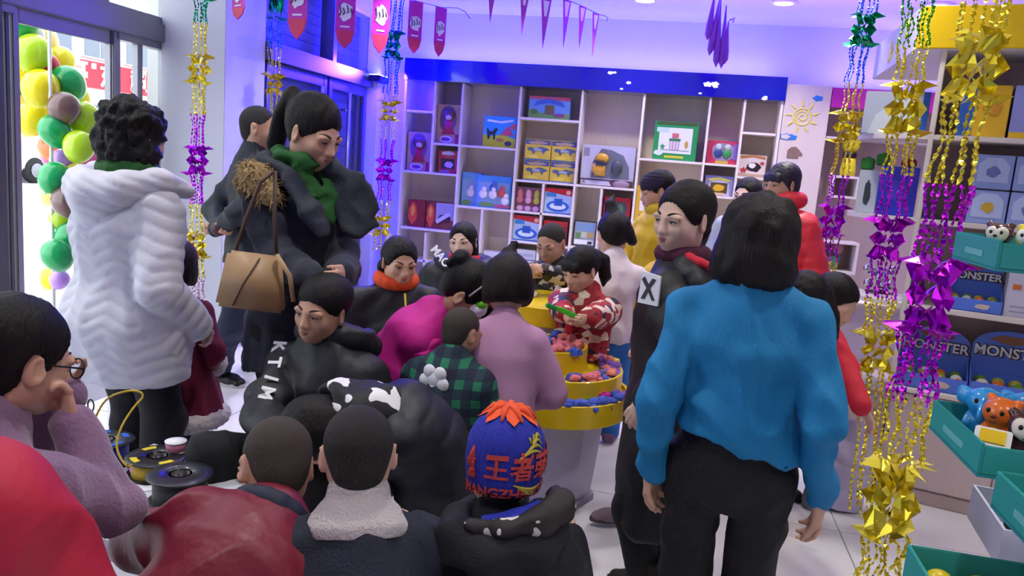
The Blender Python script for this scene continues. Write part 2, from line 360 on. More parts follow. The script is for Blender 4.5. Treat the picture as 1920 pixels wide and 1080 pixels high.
PELV = {}
from mathutils.bvhtree import BVHTree
def surface(o, origin, direction):
    """first point of a mesh (world space) met by a ray, with its normal"""
    off = V((0, 0, 0)); q = o
    while q: off = off+q.location; q = q.parent
    t = BVHTree.FromPolygons([v.co+off for v in o.data.vertices], [tuple(f.vertices) for f in o.data.polygons]); h = t.ray_cast(V(tuple(origin)), V(tuple(direction)).normalized())
    return (nv3(h[0]), unit(h[1])) if h[0] is not None else (None, None)
class Person:
    def __init__(s, label, H=1.6, child=0., yaw=0., head_at=(0, 0, 1.5), lean=0., curve=0., side=0., twist=0., head=(0, 0, 0), skin=0, z_pelvis=None,
                 armL=(.1, 0, -.5), armR=(-.1, 0, -.5), poleL=None, poleR=None, legL=(0, 0), legR=(0, 0), kneeL=(0, -1, 0), kneeR=(0, -1, 0), stance=.09,
                 wristL=None, wristR=None, curlL=25, curlR=25, palmL=None, palmR=None, handL=None, handR=None, bulk=1., neck=.24, group=None, headscale=1., sit=False):
        yaw = yaw+math.degrees(math.atan2(-head_at[0], head_at[1]))      # yaw is given as the photo shows it
        sitting = sit or legL[1] <= -.19
        for it_ in range(3):
            s.H = H; s.child = child; s.R = RZ(yaw); s.bulk = bulk; lp = lambda a, b: (a+(b-a)*child)*H
            s.hh = lp(.139, .182)*headscale; s.sh = lp(.108, .105)*bulk; s.ua = lp(.172, .158); s.fa = lp(.150, .135); s.hand = lp(.104, .098)
            s.th = lp(.245, .225); s.sk = lp(.235, .205); s.ank = lp(.045, .04); hipz = lp(.525, .475); sp = lp(.30, .285); s.hipw = lp(.052, .05)
            s.k = H/1.6; W = lambda v: s.R@nv3(v)
            s.W = W
            # spine
            def d(t): return W(RY(side)@RX(t)@nv3((0, 0, 1)))
            P0 = nv3((0, 0, 0)); d1, d2, d3 = d(lean), d(lean+curve*.5), d(lean+curve)
            P1 = P0+d1*sp*.36; P2 = P1+d2*sp*.36; P3 = P2+d3*sp*.36
            s.RT = RZ(twist)@s.R; latT = s.RT@nv3((1, 0, 0)); s.lat = s.R@nv3((1, 0, 0)); s.latT = latT-d3*(latT@d3); s.latT = unit(s.latT); s.fwd = s.R@nv3((0, -1, 0)); s.d3 = d3; s.fT = np.cross(s.latT, d3)*-1
            hy, hp, hr = head; s.hR = s.R@RZ(hy)@RX(hp)@RY(hr)   # columns: head axes in world
            nd = unit(d3+.5*(s.hR@nv3((0, 0, 1)))); HC = P3+nd*s.hh*neck+(s.hR@nv3((0, -.10, .40)))*s.hh
            if sitting or it_ == 2: break
            f_ = head_at[2]/(hipz+HC[2]); H *= f_; headscale /= f_**.7
        off = nv3(head_at)-HC
        if z_pelvis is not None: off[2] = z_pelvis
        s.P = [p+off for p in (P0, P1, P2, P3)]; s.HC = HC+off; s.NB = s.P[3]
        ground = nv3((s.P[0][0], s.P[0][1], 0)); s.ground = ground
        s.shL = s.P[2]+d3*sp*.145+s.latT*s.sh; s.shR = s.P[2]+d3*sp*.145-s.latT*s.sh
        for side_, sgn, arm, wr, pole in (('L', 1, armL, wristL, poleL), ('R', -1, armR, wristR, poleR)):
            a = getattr(s, 'sh'+side_); t = nv3(wr) if wr is not None else a+W(arm)
            e, t = two_bone(a, t, s.ua, s.fa, W(pole if pole is not None else (sgn*.4, .8, -.3)))
            setattr(s, 'el'+side_, e); setattr(s, 'wr'+side_, t)
        for side_, sgn, leg, kn in (('L', 1, legL, kneeL), ('R', -1, legR, kneeR)):
            h = s.P[0]+s.lat*sgn*s.hipw*1.12-nv3((0, 0, .02)); an = ground+W((sgn*stance*s.k+leg[0], leg[1], s.ank+(leg[2] if len(leg) > 2 else 0)))
            k, an = two_bone(h, an, s.th, s.sk, W(kn)); setattr(s, 'hip'+side_, h); setattr(s, 'kn'+side_, k); setattr(s, 'an'+side_, an)
        s.curl = dict(L=curlL, R=curlR); s.palm = dict(L=palmL, R=palmR); s.hd = dict(L=handL, R=handR)
        s.root = None; s.root = empty('person', tuple(ground), 0, label, 'person', group); PELV[s.root.name] = tuple(s.P[0]); s.off = -ground; s.skin = SKIN[skin]
        s.footdir = dict(L=None, R=None); s.seed = (sum(map(ord, label))*7) % 1000
    # everything is computed in world space and shifted into the root's frame
    def obj(s, name, soft, m, res, fine=(), disp=None, it=1, parent=None, w=.5):
        o = soft_obj(name, soft, m, s.root if parent is None else parent, res, fine, disp, it, (np.eye(3), s.off), w); return o
    def setleg(s, q, knee, ankle):
        setattr(s, 'kn'+q, nv3(knee)); setattr(s, 'an'+q, nv3(ankle)); return s
    def setarm(s, q, elbow, wrist):
        e = getattr(s, 'sh'+q); setattr(s, 'el'+q, nv3(elbow)); setattr(s, 'wr'+q, nv3(elbow)+unit(nv3(wrist)-nv3(elbow))*s.fa); return s
    def hp(s, x, y, z): return s.HC+s.hR@(nv3((x, y, z))*s.hh)
    def body(s, res=.017, face=.0045, hands=.006, showhands='LR', headonly=False):
        S = Soft(); hh = s.hh; k = s.k; R = s.hR.T; c = s.child; A = s.hp
        # trunk and limbs
        P = s.P; S.limb(P[0]-nv3((0, 0, .03)), P[1], (.118*k, .088*k), (.10*k, .074*k), s.lat, .05); S.limb(P[1], P[2], (.10*k, .074*k), (.118*k, .082*k), s.latT, .05)
        S.limb(P[2], P[2]+s.d3*.06*k, (.118*k, .082*k), (.10*k, .066*k), s.latT, .05)
        for q in 'LR':
            sh, el, wr = getattr(s, 'sh'+q), getattr(s, 'el'+q), getattr(s, 'wr'+q)
            S.limb(sh, el, .037*k, .030*k, k=.03); S.limb(el, wr, .031*k, .023*k, k=.015)
            h, kn, an = getattr(s, 'hip'+q), getattr(s, 'kn'+q), getattr(s, 'an'+q)
            S.limb(h, kn, .062*k, .043*k, k=.03); S.limb(kn, an, .043*k, .03*k, k=.02); fd = s.footdir[q] if s.footdir[q] is not None else s.fwd
            S.limb(an-nv3((0, 0, s.ank*.4))-fd*.03*k, an-nv3((0, 0, s.ank*.55))+fd*.13*k, .033*k, .022*k, k=.03)
        # neck
        S.limb(s.NB-s.d3*.03*k, A(0, .07, -.28), (.052*k*(1-.25*c), .05*k*(1-.25*c)), (.053*k*(1-.2*c), .055*k*(1-.2*c)), s.latT, .03)
        # head
        e = lambda p, r, kk=.08, op='u', rot=None: S.ell(A(*p), tuple(x*hh for x in r), (R if rot is None else rot@R), kk*hh, op)
        e((0, .07, .12), (.345+.02*c, .42, .38), .02)
        e((0, -.10, -.13), (.285+.015*c, .295, .33), .16); e((0, -.255, -.40), (.12, .115, .095), .18)
        for q in (1, -1):
            e((q*.185, -.01, -.24), (.105, .15, .13), .18); e((q*.165, -.265, -.13), (.115, .09, .11), .12)
            e((q*.15, -.345, .055), (.12, .045, .045), .09)
            e((q*.145, -.405, -.015), (.085, .055, .045), .07, 's'); e((q*.14, -.335, -.02), (.082, .05, .052), .03)
            e((q*.375, .045, -.05), (.04, .10, .155), .02, rot=RZ(-q*30)@RX(8)); e((q*.42, .02, -.03), (.03, .05, .09), .03, 's', rot=RZ(-q*30))
            e((q*.05, -.40, -.175), (.045, .045, .036), .04)
        S.limb(A(0, -.37, .02), A(0, -.435-.02*(1-c), -.15), .04*hh, .05*hh, k=.07*hh)
        e((0, -.365, -.30), (.13, .05, .075), .08); e((0, -.405, -.257), (.10, .034, .024), .03); e((0, -.40, -.30), (.085, .036, .028), .03)
        S.limb(A(-.10, -.43, -.279), A(.10, -.43, -.279), .012*hh, .012*hh, k=.02*hh, op='s')
        fine = [(s.HC, hh*.56, face)]
        for q in 'LR':
            if q in showhands: s.hands(S, q); fine.append((s.wr_c[q], s.hand*.62, hands))
            else: S.limb(getattr(s, 'wr'+q), getattr(s, 'wr'+q)+unit(getattr(s, 'wr'+q)-getattr(s, 'el'+q))*s.hand*.6, .025*k, .02*k)
        s.bodyobj = s.obj('body', S, s.skin, res, fine, it=1, w=.35); return s
    wr_c = None
    def hands(s, S, q):
        if s.wr_c is None: s.wr_c = {}
        wr, el = getattr(s, 'wr'+q), getattr(s, 'el'+q); y = unit(s.hd[q]) if s.hd[q] is not None else unit(wr-el); L = s.hand
        pn = s.palm[q]; pn = s.W(pn) if pn is not None else s.lat*(-1 if q == 'L' else 1)       # direction the palm faces
        pn = unit(pn-y*(pn@y)); z = -pn; x = np.cross(y, z)*(1 if q == 'R' else -1)          # x: towards the thumb
        s.frame = getattr(s, 'frame', {}) if isinstance(getattr(s, 'frame', {}), dict) else {}
        p = lambda a, b, c: wr+x*a*L+y*b*L+z*c*L; s.wr_c[q] = p(0, .5, 0); s.frame[q] = (x, y, z, p)
        S.ell(p(0, .28, 0), (.20*L, .29*L, .085*L), np.stack([x, y, z]), .012); S.limb(wr, p(0, .15, 0), (.155*L, .12*L), (.16*L, .1*L), x, .012)
        cu = rad(s.curl[q])
        for fx, b, ln in ((.155, .50, .40), (.055, .535, .45), (-.05, .52, .42), (-.15, .47, .33)):
            a0 = p(fx, b, .005); ang = cu*.7; pt = a0
            for j, (f, r) in enumerate(((.46, .056), (.30, .05), (.24, .044))):
                d_ = y*math.cos(ang)-z*math.sin(ang)+x*fx*.25; nx = pt+d_*ln*f*L; S.limb(pt, nx, r*L, (r-.006)*L, k=.004); pt = nx; ang += cu
        t0 = p(.12, .10, -.03); t1 = p(.27, .30, -.10); t2 = p(.30, .46, -.16-.1*math.sin(cu)); t3 = p(.27, .58, -.2-.14*math.sin(cu))
        S.limb(t0, t1, .085*L, .068*L, k=.012); S.limb(t1, t2, .064*L, .055*L, k=.004); S.limb(t2, t3, .055*L, .044*L, k=.004)
    def face(s, look=(0, 0), closed=.35, lips=None, brow=1., glasses=None):
        hh = s.hh; M = lambda x, y, z: V(tuple(s.hp(x, y, z)+s.off)); R = Matrix(s.hR.tolist())
        for q in (1, -1):
            ox = q*.14; h = .040*(1-closed)
            b = MB(); b.ball(M(ox, -.362, -.015), (.066*hh, .026*hh, max(h, .012)*hh), 12, 8, R); b.build('eye', EYEW, s.root, True)
            b = MB(); b.ball(M(ox+look[0]*.03, -.374, -.018+look[1]*.02), (.029*hh, .018*hh, max(h*.95, .01)*hh), 10, 6, R); b.build('iris', IRIS, s.root, True)
            pts = [M(ox+.074*math.cos(t), -.372-.018*math.sin(t)+.022*abs(math.cos(t))**2, -.018+(h+.004)*math.sin(t)) for t in np.linspace(0.05, math.pi-.05, 7)]
            b = MB(); b.tube(pts, [.006*hh, .009*hh, .011*hh, .011*hh, .011*hh, .009*hh, .006*hh], 6); b.build('eyelashes', LASH, s.root, True)
            pts = [M(q*(.065+.17*t), -.393+.085*t*t+.02*t, .085+.04*math.sin(t*2.4)-.012*t) for t in np.linspace(0, 1, 6)]
            b = MB(); b.tube(pts, [.012*hh*brow, .018*hh*brow, .018*hh*brow, .016*hh*brow, .012*hh*brow, .005*hh], 6); b.build('eyebrow', BROW, s.root, True)
        m = lips or (LIPC if s.child > .5 else LIP)
        b = MB()
        up = [(M(x*.125, -.424+.070*x*x-.014*(1-abs(x)), -.262-.008*abs(x))) for x in np.linspace(-1, 1, 9)]; b.tube(up, [.004*hh, .012*hh, .019*hh, .022*hh, .019*hh, .022*hh, .019*hh, .012*hh, .004*hh], 6)
        lo = [(M(x*.11, -.420+.070*x*x-.012*(1-abs(x)), -.298+.020*x*x)) for x in np.linspace(-1, 1, 7)]; b.tube(lo, [.004*hh, .016*hh, .023*hh, .025*hh, .023*hh, .016*hh, .004*hh], 6)
        b.build('lips', m, s.root, True)
        return s
    def hair(s, style='crop', m=None, res=.008, curl=0., extra=None, fringe=False, cap=1.0, part=0., name='hair', low=-.33, temple=True, cfreq=None, tube=None):
        """low: how far down the back the hair reaches (head units)"""
        S = Soft(); hh = s.hh; A = s.hp; R = s.hR.T; m = m or HAIR
        e = lambda p, r, kk=.06, op='u', rot=None: S.ell(A(*p), tuple(x*hh for x in r), (R if rot is None else rot@R), kk*hh, op)
        t = {'crop': .012, 'short': .045, 'bob': .07, 'tied': .03, 'long': .05}[style]
        e((0, .075, .125), (.345+.02*s.child+t, .42+t, .385+t*1.05), .02)
        if style in ('crop', 'short'):
            e((0, .19, -.14), (.26+t*.8, .245+t*.6, .27), .12)
            if style == 'short': e((0, .16, .2), (.36+t, .40+t, .34+t), .1)
        if style == 'tied': e((0, .21, -.10), (.27, .23, .24), .12)
        if style == 'bob':
            e((0, .17, -.15), (.40+t*.6, .31+t*.5, .36), .14)
            for q in (1, -1): e((q*.31, .02, -.20), (.13, .22, .30), .10)
        if style == 'long':
            e((0, .18, -.15), (.36, .29, .36), .14)
            for q in (1, -1): e((q*.29, .06, -.25), (.10, .17, .34), .10)
        # face opening and nape
        if style in ('crop', 'short', 'tied'):
            e((0, -.43, -.16), (.42, .43, .485-.04*(style == 'short')), .03, 's')
            for q in (1, -1):
                e((q*.40, -.08, -.30), (.17, .24, .25), .03, 's')
            for q in (1, -1): e((q*.43, .03, -.05), (.12, .13, .19), .03, 's')
            S.cut(A(0, .3, low), s.hR@nv3((0, -.35, -1)))
        else:
            e((0, -.50, -.16), (.29, .40, .50), .06, 's'); S.cut(A(0, .2, low), s.hR@nv3((0, 0, -1)))
        if fringe:
            for q in (-.2, -.07, .07, .2): e((q, -.335+.35*q*q, .165), (.10, .075, .155), .05)
        if extra:
            for ex in extra:
                if ex[0] == 'e': e(ex[1], ex[2], ex[3] if len(ex) > 3 else .04)
                else: S.chain([A(*p) for p in ex[1]], [r*hh for r in ex[2]], k=.04*hh)
        amp = .006*hh/.2; seed = s.seed; cf = cfreq or 70/hh*.2
        def disp(v):
            q = (v-s.HC)@s.hR/hh
            st = np.sin(np.arctan2(q[:, 0], q[:, 1])*44+3*np.sin(q[:, 2]*7))*.35+wob(q*np.array((9, 9, 2.)), 2.6, seed)*.7
            o = amp*.45*st*(0 if style == 'crop' else 1)
            if curl: o = o+curl*(wob(v, cf, seed+1)+.6*wob(v, cf*2.1, seed+2))
            return o
        s.hairobj = s.obj(name, S, m, res, (), disp, it=1); return s
    # ---- clothes
    def top(s, m, hem=.12, loose=.02, sleeve=1., sl=.012, res=.011, flare=.0, puff=None, fold=.006, ffreq=26, collar=.0, name='coat', cuts=True, chest=0., hips=0., belly=0., seatskirt=True, hemn=None, arms='LR', hipfwd=0., skirtback=0., chev=None, thighs=0.):
        S = Soft(); k = s.k*(.5+.5*s.bulk); P = s.P; lo = loose; up = unit(P[1]-P[0])
        S.limb(P[0], P[1], (.138*k+lo+hips, .102*k+lo+hips*.7), (.120*k+lo, .090*k+lo+belly), s.lat, .06); S.limb(P[1], P[2], (.120*k+lo, .090*k+lo+belly), (.138*k+lo+chest*.4, .099*k+lo+chest), s.latT, .06)
        S.limb(P[2], P[2]+s.d3*.075*k, (.138*k+lo+chest*.4, .099*k+lo+chest), (.104*k+lo*.6, .082*k+lo*.7), s.latT, .06)
        S.limb(P[2]+s.d3*.075*k, s.NB+s.d3*.015*k, (.092*k+lo*.45, .078*k+lo*.6), (.060*k+lo*.45, .058*k+lo*.45), s.latT, .05)
        hd = -up if not s.R is None else 0
        dn = unit(nv3((0, 0, -1))*.75-up*.25) if hem > .2 else -up
        hb = P[0]+dn*hem+s.fwd*hipfwd
        S.limb(P[0], hb, (.152*k+lo+hips, .108*k+lo+hips*.7), (.158*k+lo+flare+hips*.5, .114*k+lo+flare*.8+skirtback), s.lat, .05)
        if thighs:
            for q in 'LR': h, kn = getattr(s, 'hip'+q), getattr(s, 'kn'+q); S.limb(h, h+(kn-h)*thighs, .085*k+lo, .075*k+lo, k=.05)
        if cuts: S.cut(hb-dn*.012, dn if hemn is None else hemn)
        for q in arms:
            sh, el, wr = getattr(s, 'sh'+q), getattr(s, 'el'+q), getattr(s, 'wr'+q)
            S.limb(sh-s.latT*(.012 if q == 'L' else -.012)*k-s.d3*.006, el, .048*k+sl*1.15, .037*k+sl, k=.022)
            S.limb(s.NB-s.d3*.015*k, sh-s.latT*(.02 if q == 'L' else -.02), .040*k+lo*.3, .042*k+sl*.9, k=.03)
            if sleeve > .5: S.limb(el, el+(wr-el)*sleeve*.99, .037*k+sl, .027*k+sl*.9, k=.010)
        if collar: S.limb(s.NB-s.d3*.01, s.NB+s.d3*collar+s.hR@nv3((0, -.01, 0)), .064*k+lo*.4, .062*k+lo*.4, k=.02); S.limb(s.NB+s.d3*(collar-.01), s.NB+s.d3*(collar+.05), .05*k, .05*k, k=.006, op='s')
        seed = s.seed
        def disp(v):
            o = fold*folds(v, ffreq, seed, (0, 0, 1), .55)+fold*.5*wob(v, ffreq*1.7, seed+3)
            if puff is not None:
                amp, per = puff; # quilting: rolls across whichever limb is nearest
                tt = np.full(len(v), 1e9); ph = np.zeros(len(v))
                segs = [(P[0]+dn*hem, P[0]), (P[0], P[2]), (P[2], s.NB)]
                base = [0, 0, 0]
                for q in arms: segs += [(getattr(s, 'sh'+q), getattr(s, 'el'+q)), (getattr(s, 'el'+q), getattr(s, 'wr'+q))]
                acc = 0
                for i, (a, b) in enumerate(segs):
                    ab = b-a; L = np.linalg.norm(ab); w = (v-a)@ab/L; t = np.clip(w, 0, L); dd = np.linalg.norm(v-a-np.outer(t/L, ab), axis=1)-(.11 if i < 3 else 0)*k
                    start = 0 if i in (0, 3) or i % 2 else 0
                    if i == 0: st = 0
                    elif i in (1, 2): st = st_n
                    elif (i-3) % 2 == 0: st = 0
                    else: st = st_n
                    cl = dd < tt; tt = np.where(cl, dd, tt); ph = np.where(cl, w+st, ph); st_n = st+L
                if chev is not None:
                    u = (v-P[0])@s.lat; ph = ph+chev[0]*np.abs(((u/chev[1]+.25+10) % 1)-.5)*2
                o = o+amp*(np.abs(np.sin(np.pi*ph/per))**.55-.6)
            return o
        o = s.obj(name, S, m, res, (), disp, it=2); s.topobj = o; return o
    def pants(s, m, loose=.012, res=.012, hem=.0, fold=.005, name='trousers', flare=0.):
        S = Soft(); k = s.k; P = s.P; up = unit(P[1]-P[0])
        S.limb(P[0]-up*.03, P[0]+up*.07*k, (.130*k+loose, .098*k+loose), (.120*k+loose, .095*k+loose), s.lat, .04)
        for q in 'LR':
            h, kn, an = getattr(s, 'hip'+q), getattr(s, 'kn'+q), getattr(s, 'an'+q)
            S.limb(h, kn, .074*k+loose, .053*k+loose, k=.025); S.limb(kn, an+unit(kn-an)*(hem+.01), .053*k+loose, .038*k+loose+flare, k=.03)
        seed = s.seed+5
        return s.obj(name, S, m, res, (), lambda v: fold*folds(v, 24, seed, (0, 0, 1), .8)+fold*.4*wob(v, 50, seed+1), it=1)
    def skirt(s, m, length, r0, r1, res=.01, name='skirt', fold=.006, pleat=0):
        S = Soft(); b = s.P[0]-nv3((0, 0, length)); S.limb(s.P[0]+nv3((0, 0, .08)), b, (r0, r0*.8), (r1, r1*.85), s.lat, .02); S.cut(b+nv3((0, 0, .01)), (0, 0, -1))
        def disp(v):
            a = np.arctan2((v-s.P[0])@s.lat, (v-s.P[0])@s.fwd); t = np.clip((s.P[0][2]-v[:, 2])/length, 0, 1)
            return fold*folds(v, 24, s.seed, (0, 0, 1), .3)+pleat*np.sin(a*9)*t
        return s.obj(name, S, m, res, (), disp)
    def shoes(s, m, sole=None, h=.05, boot=0., res=.008, sides='LR', heel=0.):
        k = s.k
        for q in sides:
            an = getattr(s, 'an'+q); fd = s.footdir[q] if s.footdir[q] is not None else s.fwd; fd = unit(fd); z0 = an[2]-s.ank; lt = np.cross(fd, (0, 0, 1)); S = Soft()
            b = nv3((an[0], an[1], z0))
            S.limb(b-fd*.045*k+nv3((0, 0, .042*k)), b+fd*.10*k+nv3((0, 0, .036*k)), (.044*k, .042*k), (.050*k, .036*k), lt, .02); S.limb(b+fd*.08*k+nv3((0, 0, .034*k)), b+fd*.155*k+nv3((0, 0, .028*k)), (.050*k, .036*k), (.040*k, .028*k), lt, .02)
            S.limb(b-fd*.015*k+nv3((0, 0, .05)), an+nv3((0, 0, .015+boot)), .046*k, .046*k+.012*(boot > 0), k=.02); S.cut(b+nv3((0, 0, .004)), (0, 0, -1)); S.cut(an+nv3((0, 0, .01+boot)), (0, 0, 1))
            o = s.obj('shoe', S, m, res)
            if sole is not None:
                B = MB(); n = 20; pl = []
                for i in range(n):
                    t = 2*math.pi*i/n; u = math.cos(t); w_ = math.sin(t); pl.append((b+fd*(.057+.135*u)*k+lt*.052*w_*(1 if u > 0 else .85)*k))
                vs = [tuple(p_+nv3((0, 0, .001))+s.off) for p_ in pl]+[tuple(p_+nv3((0, 0, .024*k))+s.off) for p_ in pl]
                B.add(vs, [tuple(range(n))[::-1], tuple(range(n, 2*n))]+[(i, (i+1) % n, n+(i+1) % n, n+i) for i in range(n)]); B.build('sole', sole, o)
        return s
    def ring(s, name, m, c, axis, R0, r, lat=None, squash=1., res=.007, disp=None, parent=None, n=14):
        """soft torus: scarves, collars, cuffs, fur trims"""
        ax = unit(axis); a = unit(lat if lat is not None else np.cross(ax, (0.2, .9, .3))); a = unit(a-ax*(a@ax)); b = np.cross(ax, a); S = Soft()
        pts = [c+a*R0*math.cos(t)+b*R0*squash*math.sin(t) for t in np.linspace(0, 2*math.pi, n+1)]
        for i in range(n): S.limb(pts[i], pts[i+1], r, r, ax, .01)
        return s.obj(name, S, m, res, (), disp, parent=parent)
    def add(s, name, B, m, smooth=True, parent=None, bevel=0.):
        """an MB in world coordinates becomes a part"""
        B.v = [tuple(V(v)+V(tuple(s.off))) for v in B.v]; return B.build(name, m, s.root if parent is None else parent, smooth, bevel=bevel)
# ---------------------------------------------------------------- the shop's shell
XS = -3.22
XL, XR, YB, YF, ZC = -3.75, 3.5, 7.95, -2.4, 3.0
WHITE = mat('wall_paint_white', '#e6e4e6', .6, var=.04, scale=3); CEIL = mat('ceiling_paint', '#e9e8ec', .7)
GROUT = mat('grout_grey', '#a9a5a8', .8); TILE = mat('tile_white_glossy', '#dedbe0', .14, var=.03, scale=2.5, coat=.3)
ALU = mat('aluminium_grey', '#8f8e95', .35, .7, var=.08, scale=6); ALUD = mat('aluminium_dark', '#5c5b64', .35, .6, var=.1, scale=5)
GLASS = mat('clear_glass', '#f4f8f8', .0, trans=1., ior=1.02, spec=.3)
def struct(o): return tag(o, kind='structure')
floor = struct(MB().bb(XL-.15, XR, YF, YB, -.12, -.006).build('floor', GROUT))
TS = .8; _tm = None
for i in range(-5, 5):
    for j in range(-3, 10):
        x0, y0 = i*TS+.05, j*TS+.35
        if x0 < XL-.12: continue
        if _tm is None:
            o = MB().bb(0, TS-.005, 0, TS-.005, -.006, 0).build('tile', TILE, floor, bevel=.0015); _tm = o.data
        else: o = link('tile', _tm, None, floor)
        o.location = (x0, y0, 0)
struct(MB().bb(XL-.3, XR+.15, YF-.15, YB+.15, ZC, ZC+.12).build('ceiling', CEIL))
struct(MB().bb(XL-.3, XR+.15, YB, YB+.15, 0, ZC).build('wall_back', WHITE))
struct(MB().bb(XR, XR+.15, YF, YB, 0, ZC).build('wall_right', WHITE)); struct(MB().bb(XL-.3, XR+.15, YF-.15, YF, 0, ZC).build('wall_front', WHITE))
# left wall: glass front, pillar, shuttered doors
b = MB(); b.bb(XL-.2, XL, YF, .1, 0, ZC); b.bb(XL-.2, XL, 5.14, 5.6, 0, ZC); b.bb(XS-.3, XS+.08, 7.56, YB, 0, ZC); b.bb(XS-.3, XS+.02, 5.56, 7.56, 2.85, ZC); b.bb(XS-.34, XS-.30, 5.5, YB, 0, ZC); b.bb(XL-.2, XL, .1, 5.14, 2.93, ZC)
struct(b.build('wall_left', WHITE))
b = MB(); b.bb(XL, -3.24, 5.03, 5.56, 0, ZC); struct(b.build('trim_1', mat('pillar_paint', '#d9dae4', .45), bevel=.004))
b = MB(); b.bb(XL, -3.225, 5.015, 5.575, 0, .10); struct(b.build('baseboard_left', mat('skirting_white', '#dcdce2', .35)))
def frame_door(name, y0, y1, z1, m, stile=.06, rail=.11, x=XL-.05, handle=False, glass=GLASS, open_=0., hinge=None):
    d = struct(empty(name, (x, y0, 0)))
    w = y1-y0
    for yy in (0, w-stile): MB().bb(-.025, .025, yy, yy+stile, .015, z1).build('stile', m, d, bevel=.004)
    for z, h in ((.02, rail), (z1-.09, .09)): MB().bb(-.022, .022, stile, w-stile, z, z+h).build('rail', m, d, bevel=.004)
    MB().bb(-.004, .004, stile-.01, w-stile+.01, rail, z1-.07).build('pane', glass, d)
    return d
frame_door('door_1', 3.79, 4.60, 2.18, ALU, stile=.045); frame_door('door_2', 2.45, 3.52, 2.18, ALU)  # door_2 is out of view, added to admit daylight
for n, y0, y1, z0, z1 in (('window_1', 4.60, 5.14, 0., 2.18), ('window_2', 3.66, 3.79, 0., 2.18), ('window_3', .1, 2.45, 0., 2.18), ('window_4', 3.6, 5.14, 2.28, 2.93), ('window_5', .1, 3.6, 2.28, 2.93)):
    w = struct(empty(n, (XL-.05, y0, z0))); L = y1-y0; h = z1-z0
    MB().bb(-.05, .05, 0, L, 0, .07).build('sill', ALU, w, bevel=.004); MB().bb(-.05, .05, 0, L, h-.05, h).build('head', ALU, w, bevel=.004)
    MB().bb(-.004, .004, .02, L-.02, .06, h-.04).build('pane', GLASS, w)
    js = [0, L-.05]
    if n == 'window_4': js += [.9]
    if n == 'window_3': js += [1.15]
    if n == 'window_1': js += [.22]
    for j in js: MB().bb(-.025, .025, j, j+(.03 if n == 'window_2' else .05), .05, h-.03).build('jamb', ALU if n != 'window_2' else ALUD, w, bevel=.004)
struct(MB().bb(XL-.13, XL+.04, 3.53, 3.665, 0, 2.93).build('trim_2', ALUD, bevel=.006)); struct(MB().bb(XL-.12, XL+.03, .1, 5.14, 2.175, 2.30).build('trim_3', ALU, bevel=.006))
struct(MB().bb(XL-.08, XL-.01, 4.565, 4.625, .02, 2.18).build('trim_4', ALU, bevel=.006)); struct(MB().bb(XL-.15, XL+.06, .1, 5.14, -.004, .02).build('trim_5', ALU))
# shuttered double door
SHUT = mat('shutter_grey', '#8d90a6', .45, .3, var=.06, scale=8)
sh = struct(empty('window_6', (XS-.16, 5.58, 0)))
_sm = None
for k in range(33):
    if _sm is None:
        b = MB(); pr = [(.004, 0), (.010, .004), (.012, .02), (.012, .06), (.010, .080), (.004, .086)]
        b.add([(x, 0, z) for x, z in pr]+[(x, 1.97, z) for x, z in pr], [(i, i+1, 7+i, 6+i) for i in range(5)]); o = b.build('slat', SHUT, sh); _sm = o.data
    else: o = link('slat', _sm, None, sh)
    o.location = (0, 0, .02+k*.086)
FR6 = mat('shutter_door_frame', '#6a6c80', .35, .5)
for n, y0, y1 in (('door_3', 5.60, 6.64), ('door_4', 6.68, 7.54)):
    d = frame_door(n, y0, y1, 2.16, FR6, stile=.07, x=XS-.05)
    hy = (6.42 if n == 'door_3' else 7.0)-y0
    hb = MB().tube([(.08, hy, .5), (.08, hy, 2.06)], .019, 12).build('handle', mat('handle_steel', '#c9c9d2', .2, .9), d, True)
    for z in (.7, 1.9): MB().tube([(.0, hy, z), (.08, hy, z)], .012, 8).build('handle_bracket', MATS['handle_steel'], hb, True)
struct(MB().bb(XS-.1, XS+.03, 5.56, 7.56, 2.165, 2.30).build('trim_6', FR6)); struct(MB().bb(XS-.1, XS+.03, 6.62, 6.69, 2.30, 2.85).build('trim_7', FR6))
for n, y0, y1 in (('window_7', 5.56, 6.62), ('window_8', 6.69, 7.56)):
    w = struct(empty(n, (XS-.05, y0, 2.30))); MB().bb(-.004, .004, 0, y1-y0, 0, .55).build('pane', GLASS, w)
# blue flood light on the shutter door head
t = empty('flood_light', (XS+.03, 7.5, 2.25), 0, 'black flood lamp with glowing lens above the shuttered door', 'lamp')
MB().bb(.02, .14, -.13, .13, -.03, .03).build('housing', mat('lamp_black', '#16161c', .5), t, bevel=.008)
MB().bb(.025, .13, -.12, .12, .031, .037).build('lens', mat('flood_lens', '#cfd2ff', .3, emit='#8f90ff', estr=9.), t)
MB().tube([(-.0, 0, 0), (.02, .0, 0)], .012, 8).build('bracket', MATS['lamp_black'], t)
# ceiling downlights
LENS = mat('downlight_lens', '#ffffff', .4, emit='#fff6ee', estr=14.)
RIMW = mat('downlight_rim', '#eeeeee', .4)
proto = None
for i, (x, y) in enumerate(DOWN[:3]):      # the others hang outside the picture
    t = empty('ceiling_light', (x, y, ZC), 0, ('round ceiling downlight above the bookcase fascia, by the long violet streamers', 'round ceiling downlight between the violet streamers and blue stranded garland', 'round ceiling downlight by the yellow canopy corner')[i], 'ceiling light', 'round downlights in the ceiling')
    if proto is None:
        a = MB().lathe([(.082, -.001), (.105, -.003), (.108, -.012), (.082, -.02), (.075, -.012)], 28, cap=False).build('rim', RIMW, t, True); c = MB().lathe([(.0, -.013), (.08, -.013), (.08, -.009), (0, -.009)], 28, cap=False).build('lens', LENS, t)
        proto = (a, c)
    else:
        for p in proto: q = p.copy(); COL.objects.link(q); q.parent = t
